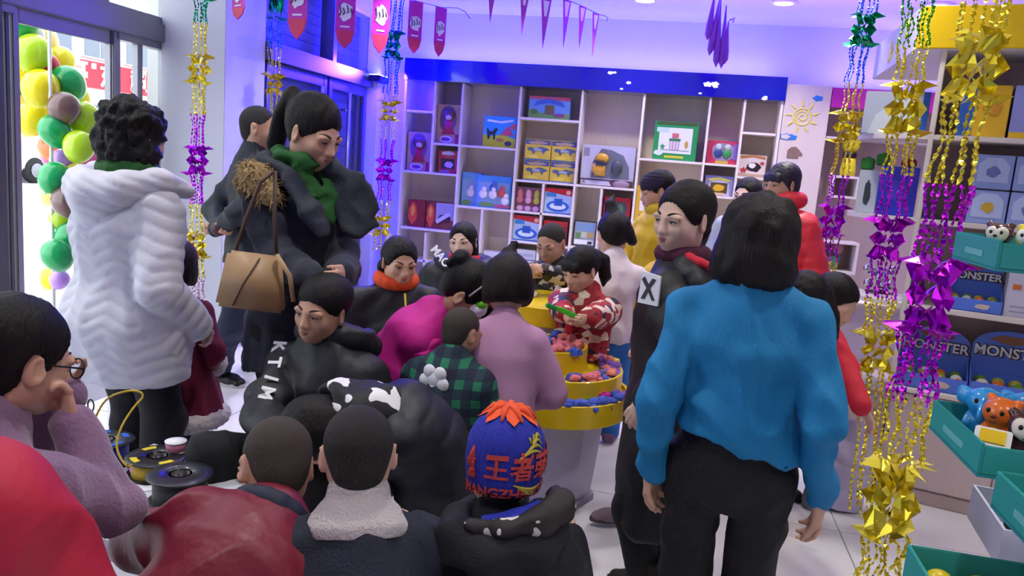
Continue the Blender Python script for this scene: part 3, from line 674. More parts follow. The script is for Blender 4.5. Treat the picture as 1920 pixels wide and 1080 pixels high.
# ---------------------------------------------------------------- outside the glass front
struct(MB().bb(-26, XL-.13, -8, 40, -.14, -.02).build('ground', mat('street_concrete', '#cfcdca', .8, var=.05, scale=1.5)))
BW = mat('facade_white', '#e8e6e2', .8); BWIN = mat('facade_glass', '#6d7686', .1, spec=.8); RED = mat('sign_red', '#c8283c', .5); SW = mat('sign_white', '#ffffff', .5)
XB = -20.
bd = empty('street_building', (XB, 16, 0), 0, 'white shop building across the street with a long red sign', 'building')
MB().bb(-3, 0, -14, 18, 0, 9).build('facade', BW, bd)
for zz, hz in ((3.92, 1.15), (6.3, 1.3)):
    for k in range(13):
        y = 4.75-7*2.0+k*2.0 if True else 0
        f = MB().bb(.0, .10, y, y+1.55, zz, zz+hz).build('window_frame', mat('facade_frame', '#c9c9cc', .5), bd)
        for q in (0, 1): MB().bb(.101, .12, y+.06+q*.75, y+.74+q*.75, zz+.06, zz+hz-.06).build('pane', BWIN, f)
for k in range(10):
    y = -11.8+k*2.9; f = MB().bb(.0, .08, y, y+2.6, 0, 2.5).build('shopfront', MATS['facade_frame'], bd)
    for q in (0, 1, 2): MB().bb(.081, .11, y+.08+q*.83, y+.85+q*.83, .1, 2.4).build('pane', BWIN, f)
sg = MB().bb(.0, .30, -13, 17, 2.95, 3.80).build('sign_board', RED, bd)
for px, py, ch in ((147, 137, '亭'), (204, 148, '东'), (260, 155, '超')):
    P = onx(px, py, XB+.32); lettering(ch, .85, SW, sg, (.32, P.y-16, P.z), (math.pi/2, 0, math.pi/2), .04, .02)
P = onx(176, 124, XB+.32); MB().bb(.30, .34, P.y-16.09, P.y-15.91, P.z-.09, P.z+.09).build('sign_dot', SW, sg)
# stone pier outside
st = struct(MB().bb(XL-.46, XL-.2, 5.5, 6.0, 0, 3.4).build('wall_outside', mat('pier_mortar', '#8d8b8a', .9)))
for k in range(8): MB().bb(XL-.47, XL-.19, 5.485, 6.015, .01+k*.42, .415+k*.42).build('stone', mat('pier_stone', '#b9b5b2', .8, var=.12, scale=5), st, bevel=.008)
# parked car
CARW = mat('car_paint_white', '#eceef0', .2, coat=.6); TYRE = mat('tyre_black', '#1a1a1c', .7); CGL = mat('car_glass', '#3c444c', .1)
P = onx(58, 300, -18.2)
car = empty('parked_car', (-18.2, P.y+.6, -.02), 0, 'white car parked on the street behind the balloons', 'car')
prof = [(-2.1, .35), (-2.15, .75), (-1.95, .95), (-1.2, 1.0), (-.55, 1.42), (.85, 1.45), (1.6, 1.02), (2.1, .92), (2.2, .5), (2.1, .33)]
b = MB(); n = len(prof); b.add([(-.8, y, z) for y, z in prof]+[(-.83 if z < 1.1 else -.65, y, z) for y, z in prof], []); b = MB()
ring = lambda x: [(x*(1 if z < 1.1 else .82), y, z) for y, z in prof]
b.add(ring(-.85)+ring(.85), [tuple(range(n)), tuple(range(2*n-1, n-1, -1))]+[((i+1) % n, i, n+i, n+(i+1) % n) for i in range(n)]); b.build('car_body', CARW, car, bevel=.05)
for s_ in (1, -1):
    for y0, y1 in ((-1.0, -.05), (.05, 1.25)): MB().add([(s_*.865, y0, 1.03), (s_*.865, y1, 1.03), (s_*.73, y1-.22, 1.36), (s_*.73, y0+(.35 if y0 < -.5 else .0), 1.36), (s_*.84, y0, 1.03), (s_*.84, y1, 1.03), (s_*.70, y1-.22, 1.36), (s_*.70, y0+(.35 if y0 < -.5 else 0), 1.36)], [(0, 1, 2, 3), (4, 7, 6, 5), (0, 4, 5, 1), (1, 5, 6, 2), (2, 6, 7, 3), (3, 7, 4, 0)]).build('side_window', CGL, car)
    for y in (-1.35, 1.35):
        w = MB().lathe([(.2, -.1), (.33, -.1), (.35, -.06), (.35, .06), (.33, .1), (.2, .1)], 24, c=(s_*.8, y, .35), R=Matrix.Rotation(math.pi/2, 3, 'Y')).build('wheel', TYRE, car, True)
        MB().lathe([(.05, 0), (.2, .0), (.2, .02), (.05, .03)], 12, c=(s_*.91, y, .35), R=Matrix.Rotation(s_*math.pi/2, 3, 'Y')).build('hubcap', ALU, w)
# balloon column
BC = {'yellow': '#f2de1c', 'lime green': '#b9d81e', 'green': '#0fa860', 'brown': '#7a5a58', 'red': '#d23048', 'pale yellow': '#f0dc88', 'orange': '#f08a4a', 'lilac': '#c093dc', 'pink': '#e27ab8', 'white': '#e6e6ee'}
BM = {k: mat('balloon_'+k.replace(' ', '_'), v, .22, coat=.5, spec=.6) for k, v in BC.items()}
BL = [(38, 38, 34, 'green', 0), (62, 62, 20, 'white', 1), (72, 75, 34, 'pale yellow', 2), (62, 98, 32, 'lime green', 0), (34, 65, 26, 'lime green', 1), (34, 128, 30, 'yellow', 1), (113, 115, 26, 'yellow', 2), (88, 124, 24, 'red', 1), (128, 155, 30, 'green', 1), (35, 165, 24, 'green', 2),
      (76, 165, 33, 'yellow', 0), (140, 180, 26, 'yellow', 2), (120, 203, 29, 'brown', 0), (36, 205, 28, 'pale yellow', 2), (62, 222, 30, 'yellow', 1), (155, 222, 31, 'lime green', 1), (102, 245, 28, 'green', 0), (174, 256, 16, 'orange', 2), (100, 278, 26, 'orange', 2), (148, 274, 28, 'lime green', 0), (172, 297, 22, 'pink', 2), (92, 296, 14, 'pink', 2), (118, 304, 24, 'lilac', 1),
      (102, 332, 28, 'green', 0), (148, 334, 27, 'yellow', 1), (96, 365, 20, 'pale yellow', 2), (126, 378, 28, 'brown', 0), (118, 412, 24, 'lime green', 1), (148, 405, 22, 'pink', 2), (136, 443, 30, 'green', 1), (108, 478, 29, 'green', 0), (100, 520, 22, 'yellow', 2), (112, 524, 18, 'lilac', 1)]
for _m in BM.values(): _b = nodes_of(_m)[1]; _b.inputs['Subsurface Weight'].default_value = .85; _b.inputs['Subsurface Radius'].default_value = (1., 1., 1.); _b.inputs['Subsurface Scale'].default_value = .15
BL.sort(key=lambda t: t[1])
ORD = ['topmost', 'second', 'third', 'fourth', 'fifth', 'sixth', 'seventh', 'eighth', 'ninth', 'tenth', 'eleventh', 'twelfth']
cnt = {}
bp_ = at(100, 520, 5.5); pole = tag(MB().tube([(bp_.x, bp_.y, -.02), (bp_.x, bp_.y, 2.4)], .012, 8).build('balloon_pole', mat('pole_white', '#e0e0e0', .5), None, True), 'thin white pole carrying the balloon column outside the door', 'pole')
for x, y, r, c, lay in BL:
    d = 5.35+lay*.16; P = at(x, y, d); k = cnt[c] = cnt.get(c, 0)+1; n_ = sum(1 for q in BL if q[3] == c); rr = r*d/FPX
    lab = f'{c} balloon in the balloon column outside the glass door' if n_ == 1 else f'{c} balloon outside the door, {ORD[k-1]} of the {c} ones counting down'
    t = empty('balloon', P, 0, lab, 'balloon', 'balloons of the column outside the door'); t.rotation_euler = (random.uniform(-.6, .6), random.uniform(-.6, .6), random.uniform(0, 6))
    MB().lathe([(.001, rr*1.08)]+[(rr*math.sin(a)*(1 if a < 1.6 else 1-.10*(a-1.6)), rr*math.cos(a)*(1.08 if a < 1.6 else 1.22)) for a in np.linspace(.25, 3.0, 11)]+[(rr*.05, -rr*1.22)], 20).build('latex_skin', BM[c], t, True)
    MB().lathe([(rr*.05, -rr*1.2), (rr*.03, -rr*1.25), (rr*.09, -rr*1.32)], 10).build('knot', BM[c], t, True)
# ---------------------------------------------------------------- bookcase on the back wall
WOOD = mat('pale_wood_laminate', '#d8cab6', .5, bump=.03, scale=14, var=.07, stretch=(3, 3, .4)); WEDGE = mat('cream_edge', '#ebe2d2', .45); BLUE = mat('blue_gloss_fascia', '#1515a8', .12, coat=.7)
Y0, Y1 = 7.61, 7.93
bk = empty('bookcase', (-1.05, Y0, 0), 0, 'wall-wide pale wood bookcase of square bays under a blue gloss fascia', 'bookcase')
bk.location = (0, 0, 0)
def bpart(name, x0, x1, z0, z1, y0=Y0, y1=Y1-.012, m=None): return MB().bb(x0, x1, y0, y1, z0, z1).build(name, m or WEDGE, bk, bevel=.002)
bpart('back_panel', -2.85, .77, .06, 2.28, Y1-.012, Y1, WOOD)
XD = [-2.85, -2.55, -2.26, -1.67, -1.06, -.468, .145, .455, .77]
Z = [.75, 1.05, 1.36, 1.66, 1.97, 2.27]
T = .011
bpart('side_panel', -2.875, -2.85, 0, 2.28); bpart('side_panel', .77, .795, 0, 2.28)
vert = [(-2.55, Z[2], Z[5]), (-2.26, .06, Z[5]), (-1.67, .06, Z[5]), (-1.06, .06, Z[5]), (-.468, .06, Z[5]), (.145, Z[2], Z[5]), (.455, Z[2], Z[5]), (-2.56, .06, Z[0]), (-1.975, .06, Z[1]), (-1.37, .06, Z[2]), (-.79, .06, Z[2]), (.14, .06, Z[2])]
for x, z0, z1 in vert: bpart('divider', x-T, x+T, z0, z1)
hor = [(-2.85, -2.55, Z[4]), (-2.85, -2.26, Z[2]), (-2.55, -2.26, Z[3]), (-2.85, -2.26, Z[0]+.03), (-2.26, -1.67, Z[3]), (-2.26, -1.67, Z[1]), (-1.67, -1.06, Z[4]), (-1.67, -1.06, Z[2]), (-1.67, -1.06, Z[1]), (-1.67, -1.37, Z[0]), (-1.37, -1.06, Z[0]-.01), (-1.06, -.468, Z[2]), (-1.06, -.79, Z[0]), (-.79, -.468, Z[1]), (-.468, .145, Z[3]), (-.468, .145, Z[1]), (.145, .455, Z[3]), (.145, .455, Z[2]), (.455, .77, Z[4]), (.455, .77, Z[3]-.10), (.145, .77, Z[1]-.02), (-2.85, .77, .45), (-2.85, .77, .07)]
for x0, x1, z in hor: bpart('shelf', x0+T, x1-T, z-T, z+T)
bpart('plinth', -2.85, .77, 0, .06, Y0+.02)
fa = bpart('fascia', -2.875, .80, 2.275, 2.485, Y0-.03, Y1, BLUE)
CW = mat('decal_white_glow', '#ffffff', .4, emit='#ffffff', estr=.35)  # white decal colour with a faint glow put in, not a lamp
def cloud(parent, c, w, m, seed, y=None, outline=False):
    rs = random.Random(seed); pl = []
    n = 26
    for i in range(n):
        a = 2*math.pi*i/n; r = .5*(1+.16*math.cos(a*5+seed)); pl.append((w*r*math.cos(a), w*.55*r*math.sin(a)))
    b = MB(); b.prism(pl, .004); return b.build('cloud_decal', m, parent, loc=(c[0], y, c[1]))
for (x, z, w, s_) in ((-.81, 2.442, .05, 1), (-.77, 2.447, .035, 2), (-.628, 2.36, .045, 3), (-.69, 2.300, .03, 4), (.10, 2.385, .08, 5), (.165, 2.392, .07, 6), (.17, 2.37, .05, 9), (.04, 2.30, .03, 7), (.617, 2.285, .05, 8), (.625, 2.30, .035, 2)): cloud(fa, (x, z), w, CW, s_, Y0-.036)
# ---- wood panel with decals beside it
PANEL = mat('pale_panel_board', '#dccfbd', .5, bump=.03, scale=12, var=.06, stretch=(3, 3, .3))
pn = struct(empty('trim_8', (0, 0, 0))); MB().bb(.80, 1.195, Y0, YB, 0, 2.43).build('board', PANEL, pn, bevel=.003)
YEL = mat('decal_yellow', '#f0e060', .5); BLD = mat('decal_blue', '#2f7fd0', .5)
b = MB(); sp = [(.969+(.012+.05*t)*math.cos(9.5*t+1), Y0-.002, 2.147+(.012+.05*t)*math.sin(9.5*t+1)) for t in np.linspace(0, 1, 34)]; b.tube(sp, .006, 6)
ci = [(.969+.075*math.cos(a), Y0-.002, 2.147+.075*math.sin(a)) for a in np.linspace(0, 6.28, 25)]; b.tube(ci, .006, 6)
for k in range(9):
    a = k*.698+.2; b.tube([(.969+r*math.cos(a+(r-.09)*1.5), Y0-.002, 2.147+r*math.sin(a+(r-.09)*1.5)) for r in (.095, .12, .15)], [.008, .009, .004], 6)
b.build('sun_decal', YEL, pn)
cloud(pn, (1.083, 2.318), .085, BLD, 3, Y0-.005); cloud(pn, (.90, 1.958), .09, BLD, 4, Y0-.004); cloud(pn, (.845, 1.96), .10, BLD, 6, Y0-.005); cloud(pn, (.845, 1.96), .08, PANEL, 6, Y0-.007)
b = MB(); b.prism([(-.05, -.05), (.05, -.05), (.05, -.02), (.08, -.03), (.085, -.01), (.05, .03), (.02, .055), (-.02, .05), (-.05, .02)], .004); b.build('animal_decal', mat('decal_photo_brown', '#8a6f60', .5, var=.3, scale=30), pn, loc=(.93, Y0-.005, 1.82))
# ---- boxed toys
def toybox(name, label, x0, x1, z0, z1, col, dep=.12, y=None, group=None, rz=0., lean=0., cat='toy box', side=None):
    w, h = x1-x0, z1-z0; y = Y0+.06 if y is None else y
    t = empty(name, ((x0+x1)/2, y, z0), rz, label, cat, group); t.rotation_euler = (-lean, 0, rz)
    MB().bb(-w/2, w/2, 0, dep, 0, h).build('carton', mat('carton_'+col.strip('#'), col, .35, coat=.3), t, bevel=.003); t['w'] = w; t['h'] = h
    return t
def pr(t, name, poly, col, lay=1, rough=.4, **kw):
    """printed shape on the front: polygon in fractions of the front face"""
    w, h = t['w'], t['h']; b = MB(); b.prism([((x-.5)*w, z*h) for x, z in poly][::-1], .0015*1)
    return b.build(name, mat('print_'+col.strip('#'), col, rough), t, loc=(0, -.0016*lay, 0))
def rect(x0, z0, x1, z1): return [(x0, z0), (x1, z0), (x1, z1), (x0, z1)]
def oval(cx, cz, rx, rz, n=18): return [(cx+rx*math.cos(2*math.pi*i/n), cz+rz*math.sin(2*math.pi*i/n)) for i in range(n)]
def star(cx, cz, r, asp=1., n=5, q=.5, ph=.3): return [(cx+(r if i % 2 == 0 else r*q)*math.cos(math.pi*i/n+ph)*asp, cz+(r if i % 2 == 0 else r*q)*math.sin(math.pi*i/n+ph)) for i in range(2*n)]
def rug(cx, cz, rx, rz, seed, n=22, j=.25):
    r_ = random.Random(seed); return [(cx+rx*(1-j*r_.random())*math.cos(2*math.pi*i/n), cz+rz*(1-j*r_.random())*math.sin(2*math.pi*i/n)) for i in range(n)]
for i, (x0, x1, z0, z1, lab) in enumerate(((-2.53, -2.28, Z[3]+T, 2.06, 'brown window box holding a red dressed doll, higher of the two doll boxes'), (-2.83, -2.575, Z[2]+T, 1.765, 'brown window box holding a red dressed doll, lower of the two doll boxes'))):
    t = toybox('doll_box', lab, x0, x1, z0, z1, '#b08a4e', group='doll boxes'); w, h = t['w'], t['h']
    pr(t, 'window', oval(.47, .62, .36, .36), '#6d5a4a'); pr(t, 'side_print', rect(.80, .0, 1, .25), '#a82832'); pr(t, 'label_print', oval(.42, .11, .27, .09), '#e0c79a', 2); pr(t, 'lettering_band', oval(.42, .11, .2, .05), '#7c3a5c', 3)
    d = empty('doll', (0, 0, 0), 0); COL.objects.unlink(d); bpy.data.objects.remove(d)
    MB().ball((0, -.010, h*.68), (w*.15, .016, h*.08), 12, 8).build('doll_head', SKIN[2], t, True); MB().ball((0, -.004, h*.74), (w*.27, .018, h*.14), 12, 8).build('doll_hair', mat('doll_hair_brown', '#6b4326', .5), t, True)
    MB().lathe([(w*.09, h*.60), (w*.22, h*.55), (w*.16, h*.44), (w*.28, h*.24)], 14, c=(0, 0, 0), R=Matrix.Diagonal((1, .12, 1))).build('doll_dress', mat('doll_dress_red', '#b3242c', .5), t, True)
t = toybox('toy_truck_box', 'small red box with a dark picture below the higher doll box', -2.49, -2.285, Z[2]+T, 1.60, '#b8222a'); pr(t, 'picture', rect(.15, .2, .85, .65), '#3a2a30'); pr(t, 'picture', rug(.55, .38, .25, .16, 3), '#c9aeb0', 2); pr(t, 'top_print', rug(.5, .88, .4, .1, 5), '#d8d0c8', 2); pr(t, 'label_print', rect(.1, .04, .6, .14), '#8d6f7a', 2)
for i, (x0, x1) in enumerate(((-2.79, -2.60), (-2.59, -2.285))):
    t = toybox('fire_truck_box', ('narrow orange and red toy box showing flames, standing against its wider twin', 'wide grey and red toy box with a dark fire truck in a low bay')[i], x0, x1, .792, 1.075, '#7a2428' if i else '#8a2a28', group='fire truck boxes')
    pr(t, 'flame_print', rug(.3 if not i else .17, .5, .28 if not i else .15, .46, 11+i), '#e0552c'); pr(t, 'flame_core', rug(.3 if not i else .17, .6, .12 if not i else .07, .22, 4), '#f0a03c', 2)
    if i: pr(t, 'picture', rect(.36, .35, .98, .96), '#a9a2a6'); pr(t, 'truck_print', rug(.66, .38, .26, .18, 9), '#4c2026', 3); pr(t, 'truck_print', [(.42, .2), (.9, .55), (.8, .65), (.36, .32)], '#d0ccd0', 4)
t = toybox('camping_set_box', 'square light blue toy box picturing a dog and a tent', -2.035, -1.70, Z[3]+T, 1.975, '#2aa0dc')
pr(t, 'grass_print', [(.0, .0), (1, .0), (1, .3), (.6, .42), (.2, .35), (0, .4)], '#c9d21e'); pr(t, 'dog_print', [(.14, .25), (.2, .25), (.22, .4), (.3, .4), (.32, .25), (.37, .25), (.38, .45), (.45, .6), (.36, .62), (.3, .52), (.2, .5), (.12, .62), (.1, .55)], '#20303c', 2); pr(t, 'tent_print', [(.52, .4), (.95, .4), (.75, .72)], '#c8506a', 2); pr(t, 'lettering_band', [(.1, .82), (.55, .78), (.9, .86), (.9, .92), (.5, .85), (.1, .9)], '#e8f4fa', 2); pr(t, 'bowl_print', oval(.52, .24, .12, .06), '#b8743a', 2); pr(t, 'bowl_print', oval(.78, .14, .11, .08), '#3a4a4c', 2); pr(t, 'house_print', rect(.84, .6, .97, .78), '#d85a4a', 3)
t = toybox('farm_animal_box', 'long blue window box of white toy animals', -2.06, -1.70, Z[1]+T, 1.385, '#3f92c8', group='farm animal boxes', y=Y0+.04); t2 = toybox('farm_animal_box', 'blue toy animal box half hidden behind the long one', -2.235, -2.03, Z[1]+T, 1.40, '#3f86c0', group='farm animal boxes', y=Y0+.09)
for q in (t, t2):
    pr(q, 'window', rect(.06, .12, .94, .8), '#7fa3bc'); pr(q, 'grass_print', rug(.3, .1, .28, .09, 6), '#6fa04a', 2)
for q, fx, fz, c in ((t, .2, .42, '#e9e6e2'), (t, .48, .42, '#e9e6e2'), (t, .73, .48, '#c9564a'), (t, .5, .62, '#4a6fae'), (t, .85, .25, '#e9e6e2'), (t2, .5, .4, '#d9d4cc')):
    w, h = q['w'], q['h']; MB().ball(((fx-.5)*w, -.006, fz*h), (.045, .016, .045), 12, 8).ball(((fx-.5)*w+.01, -.014, fz*h+.05), (.026, .016, .026), 10, 6).build('toy_animal', mat('toyanimal_'+c[1:], c, .4), q, True)
pr(t, 'label_print', rect(.55, .03, .98, .13), '#c85a78', 3)
t = toybox('play_house_box', 'wide arched toy box with a blue picture, in the highest bay', -1.59, -1.18, Z[4]+T, 2.195, '#6f9fd0'); pr(t, 'roof_print', [(.0, .88), (1, .84), (1, 1), (0, 1)], '#c9586a'); pr(t, 'arch_print', [(.12, .55), (.2, .8), (.5, .9), (.8, .8), (.9, .55), (.8, .6), (.5, .72), (.2, .6)], '#3f6cb4', 2); pr(t, 'grass_print', [(0, 0), (1, 0), (1, .3), (.5, .2), (0, .42)], '#7cab4c', 2); pr(t, 'picture', rect(.4, .2, .62, .62), '#7a6a3c', 3); pr(t, 'picture', rug(.76, .18, .16, .1, 5), '#8a4a78', 3); pr(t, 'tree_print', oval(.14, .3, .09, .12), '#4f8a3a', 3)
for i in range(2):
    for j in range(2):
        x0 = -1.595+i*.27; t = toybox('dinosaur_box', f'yellow dinosaur toy box, {"upper" if j else "lower"} row, {"farther from" if i else "closer to"} the camping box', x0, x0+.262, Z[2]+T+j*.205, Z[2]+T+.203+j*.205, '#e6ca3c', group='yellow dinosaur boxes')
        pr(t, 'border_print', rect(.02, .74, .98, .97), '#4a5a80'); pr(t, 'border_print', rug(.5, .83, .42, .1, 2), '#b8a070', 2); pr(t, 'dinosaur_print', [(.08, .55), (.2, .62), (.4, .55), (.6, .66), (.85, .6), (.95, .5), (.8, .46), (.72, .28), (.66, .44), (.4, .42), (.34, .26), (.27, .42), (.12, .46)], '#5a6a74', 2); pr(t, 'dinosaur_print', rug(.5, .5, .2, .08, 5), '#a8b4b8', 3); pr(t, 'label_print', rug(.35, .16, .26, .09, 7), '#f2e24a', 2); pr(t, 'border_print', rect(.0, 0, 1, .05), '#3a70a8', 2)
t = toybox('pony_box', 'pink window box with three toy ponies', -1.65, -1.39, Z[1]+T, 1.30, '#8a5870'); pr(t, 'window', rect(.03, .22, .97, .92), '#7a4a5c')
for k in range(3): MB().ball((-.085+.085*k, -.008, .17), (.03, .012, .05), 10, 8).ball((-.085+.085*k, -.012, .11), (.034, .012, .035), 10, 8).build('toy_pony', mat(('ponyA', 'ponyB', 'ponyC')[k], ('#c4706a', '#d9a0a8', '#b8b43c')[k], .4), t, True); pr(t, 'label_print', oval(.19+.31*k, .12, .12, .11), '#e0a8cc', 3)
for i, (x0, z0, lab) in enumerate(((-1.355, Z[1]+T, 'white box with a blue ring toy and red corners, higher of the two'), (-1.655, Z[0]+T, 'white box with a blue ring toy and red corners, lower of the two'))):
    t = toybox('ring_toy_box', lab, x0, x0+.275, z0, z0+.252, '#b9d3ea', group='ring toy boxes'); pr(t, 'corner_print', [(.0, .86), (1, .72), (1, 1), (0, 1)], '#cc2434'); pr(t, 'lettering_band', rect(.06, .66, .42, .82), '#3a8fd0', 2); pr(t, 'ring_print', oval(.5, .3, .42, .22), '#2f6cc8', 2); pr(t, 'ring_print', oval(.5, .3, .3, .13), '#dfeaf4', 3); pr(t, 'toy_print', rect(.36, .32, .66, .6), '#2a60b4', 4); pr(t, 'border_print', rect(0, 0, 1, .05), '#2a62c0', 2); pr(t, 'label_print', oval(.86, .86, .09, .09), '#f2b8a0', 3)
t = toybox('robot_car_box', 'big silver window box with a yellow transforming car', -1.02, -.50, Z[2]+T, 1.765, '#c3c2cc', .16); pr(t, 'window', [(.2, .2), (.92, .2), (.9, .5), (.78, .78), (.55, .9), (.36, .92), (.22, .6)], '#70747c'); pr(t, 'base_print', rect(0, 0, 1, .17), '#5a4454', 2); pr(t, 'base_print', [(.02, .02), (.6, .02), (.55, .13), (.02, .13)], '#c9c6ce', 3); lettering('A', .05, mat('print_dark', '#2a2630', .5), t, (-.22, -.007, .032), (math.pi/2, 0, 0), .001); pr(t, 'qr_panel', rect(.03, .72, .14, .92), '#8e8e98', 2)
cm = mat('robot_yellow', '#d9a32a', .3, coat=.4); MB().ball((-.06, -.02, .27), (.07, .03, .05), 12, 8).ball((-.085, -.03, .17), (.07, .035, .06), 12, 8).bb(-.12, -.02, -.03, .0, .10, .15).build('toy_car', cm, t, True); MB().bb(-.11, -.03, -.068, -.03, .2, .24).build('car_window', CGL, t); MB().ball((.09, -.02, .19), (.055, .03, .07), 10, 8).build('toy_robot', mat('robot_grey', '#4a5250', .4), t, True); MB().ball((.15, -.016, .03), (.09, .012, .035), 10, 6).build('toy_car', mat('print_mauve', '#9a8090', .4), t, True)
t = toybox('tool_set_box', 'dark framed window box with tools, leaning in a low bay', -1.045, -.81, Z[0]+T, 1.02, '#3a3a40', .08, lean=.12); pr(t, 'window', rect(.08, .06, .95, .94), '#9aa2a4'); pr(t, 'card_print', rect(.12, .6, .9, .9), '#7a9cc0', 2)
for k, (a, bb_, c, d, col) in enumerate(((.14, .3, .34, .52, '#5f8a54'), (.38, .34, .6, .56, '#c8c8b0'), (.64, .36, .9, .54, '#b8a060'), (.1, .08, .9, .26, '#e8ecee'), (.66, .1, .86, .22, '#2c3034'))): pr(t, 'tool_print', rect(a, bb_, c, d), col, 3)
t = toybox('red_robot_box', 'red toy box with green figures, behind the child in white', -.76, -.50, Z[1]+T, 1.275, '#b3262e'); pr(t, 'window', [(.2, .2), (.8, .2), (.92, .5), (.8, .82), (.2, .82), (.1, .5)], '#57504a'); pr(t, 'figure_print', rug(.36, .52, .12, .26, 4), '#3f8a4a', 2); pr(t, 'figure_print', rug(.64, .5, .12, .26, 5), '#4a7a58', 2); pr(t, 'figure_print', oval(.75, .1, .16, .1), '#c8a0a8', 2)
t = toybox('red_car_box', 'small red toy car box low on the shelf behind the boy', -1.34, -1.10, Z[0], .99, '#98303a'); pr(t, 'picture', rect(.3, .1, .95, .6), '#5f5458'); pr(t, 'picture', rug(.62, .35, .2, .15, 3), '#c0b4b4', 2); pr(t, 'corner_print', [(0, .7), (1, .8), (1, 1), (0, 1)], '#c0302e', 2)
t = toybox('drawing_board_box', 'tall green framed box picturing a house and a tree', -.345, .065, Z[3]+T, 2.035, '#2d9450', rz=-.04); pr(t, 'picture', rect(.12, .18, .88, .84), '#dfe4e2'); pr(t, 'top_print', rect(.04, .92, .96, .99), '#4a5a34', 2); pr(t, 'house_print', rect(.38, .28, .60, .52), '#d8c8cc', 2); pr(t, 'house_print', rect(.36, .50, .62, .56), '#2f7a48', 3); pr(t, 'house_print', rect(.42, .58, .57, .7), '#d06a6a', 3); pr(t, 'tree_print', oval(.76, .42, .04, .1), '#c09a3c', 2); pr(t, 'plant_print', star(.22, .34, .09, .8), '#4a9a5a', 2); pr(t, 'line_print', rect(.18, .255, .84, .265), '#4a5a54', 2); pr(t, 'label_print', rug(.14, .18, .12, .08, 8), '#cfe4d2', 2); pr(t, 'label_print', rect(.28, .06, .72, .12), '#c9c42e', 2); pr(t, 'label_print', rect(.06, .72, .34, .84), '#bcd8e0', 2)
for k in range(4): pr(t, 'line_print', rect(.38+.066*k, .27, .39+.066*k, .5), '#7a5058', 3)
t = toybox('figure_pair_box', 'pink and purple window box with two round toy figures', .165, .445, Z[3]+T, 1.885, '#c23a58'); pr(t, 'window', [(.2, .3), (.34, .14), (.66, .14), (.88, .3), (.9, .74), (.7, .9), (.3, .9), (.16, .7)], '#9a90a8'); pr(t, 'label_print', rect(.3, .02, .72, .13), '#c9a83a', 2); pr(t, 'side_print', rect(.86, .2, 1, .9), '#7a64a8', 2)
for fx, c1 in ((.37, '#3a4a8a'), (.66, '#3f9a4c')): MB().ball(((fx-.5)*.28, -.008, .10), (.04, .016, .042), 10, 8).build('toy_body', mat('toybody_'+c1[1:], c1, .3), t, True); MB().ball(((fx-.5)*.28, -.012, .155), (.03, .014, .03), 10, 8).build('toy_head', mat('toyhead_grey', '#b9c4bc', .3), t, True)
for i, (z0, z1, lab) in enumerate(((Z[3]-.10+T, 1.775, 'cream box with red edges and a cow picture, top of the pair'), (Z[2]-.02, 1.545, 'cream box with red edges, below the cow picture box'))):
    t = toybox('cow_picture_box', lab, .465, .715, z0, z1, '#dccfc0', group='cream cow boxes'); pr(t, 'lettering_band', [(.05, .8), (.5, .9), (.95, .82), (.95, .95), (.5, 1), (.05, .95)], '#b07a40'); pr(t, 'cow_print', rug(.55, .45, .3, .24, 3), '#2a2422', 2); pr(t, 'cow_print', rug(.5, .52, .14, .14, 8), '#ece6de', 3); pr(t, 'flower_print', star(.2, .3, .15), '#c0343c', 3); pr(t, 'flower_print', star(.85, .65, .1), '#c0343c', 3); pr(t, 'base_print', rect(.02, .02, .98, .14), '#b89a80', 2)
t = toybox('digger_box', 'white and yellow box with a yellow digger and purple edges', .18, .44, Z[2]+T, 1.56, '#c9c3d4'); pr(t, 'frame_print', [(.0, .0), (.1, .0), (.14, .6), (.3, .84), (.7, .84), (.86, .6), (.9, 0), (1, 0), (1, 1), (0, 1)], '#8a8ab4'); pr(t, 'lettering_band', [(.1, .82), (.5, .94), (.9, .82), (.86, .72), (.5, .82), (.14, .72)], '#d0cc4a', 2); pr(t, 'picture', rect(.2, .14, .8, .66), '#574c2c', 2); pr(t, 'digger_print', rug(.5, .4, .24, .2, 6), '#d9ac2a', 3); pr(t, 'label_print', rect(.3, .05, .7, .16), '#d8b48a', 3)
t = toybox('yellow_window_box', 'tall yellow and white box in the bay behind the yellow coat', -.455, -.25, Z[1]+T, 1.41, '#d9b23a'); pr(t, 'picture', rect(.2, .3, .95, .8), '#e6e0d8'); pr(t, 'picture', rug(.6, .5, .25, .15, 5), '#a89ac0', 2); pr(t, 'label_print', rect(.2, .08, .6, .2), '#8a70b0', 2)
for k, (x0, x1, z0, lab) in enumerate(((-1.945, -1.70, .575, 'flat white carton beside the woman in the red scarf'), (-1.64, -1.40, .565, 'flat white carton behind the pink sweater girl'), (-1.64, -1.40, .465, 'flat white carton lowest of the low bay stack'), (-1.34, -1.12, .47, 'pale white carton low behind the boy'))):
    if k == 0: z0 = .47
    t = toybox('white_carton', lab, x0, x1, z0 if k != 1 else .571, (z0 if k != 1 else .571)+(.15 if k in (0, 3) else .10), '#d6d8de'); pr(t, 'label_print', rect(.1, .3, .9, .6), '#b4bcc8')
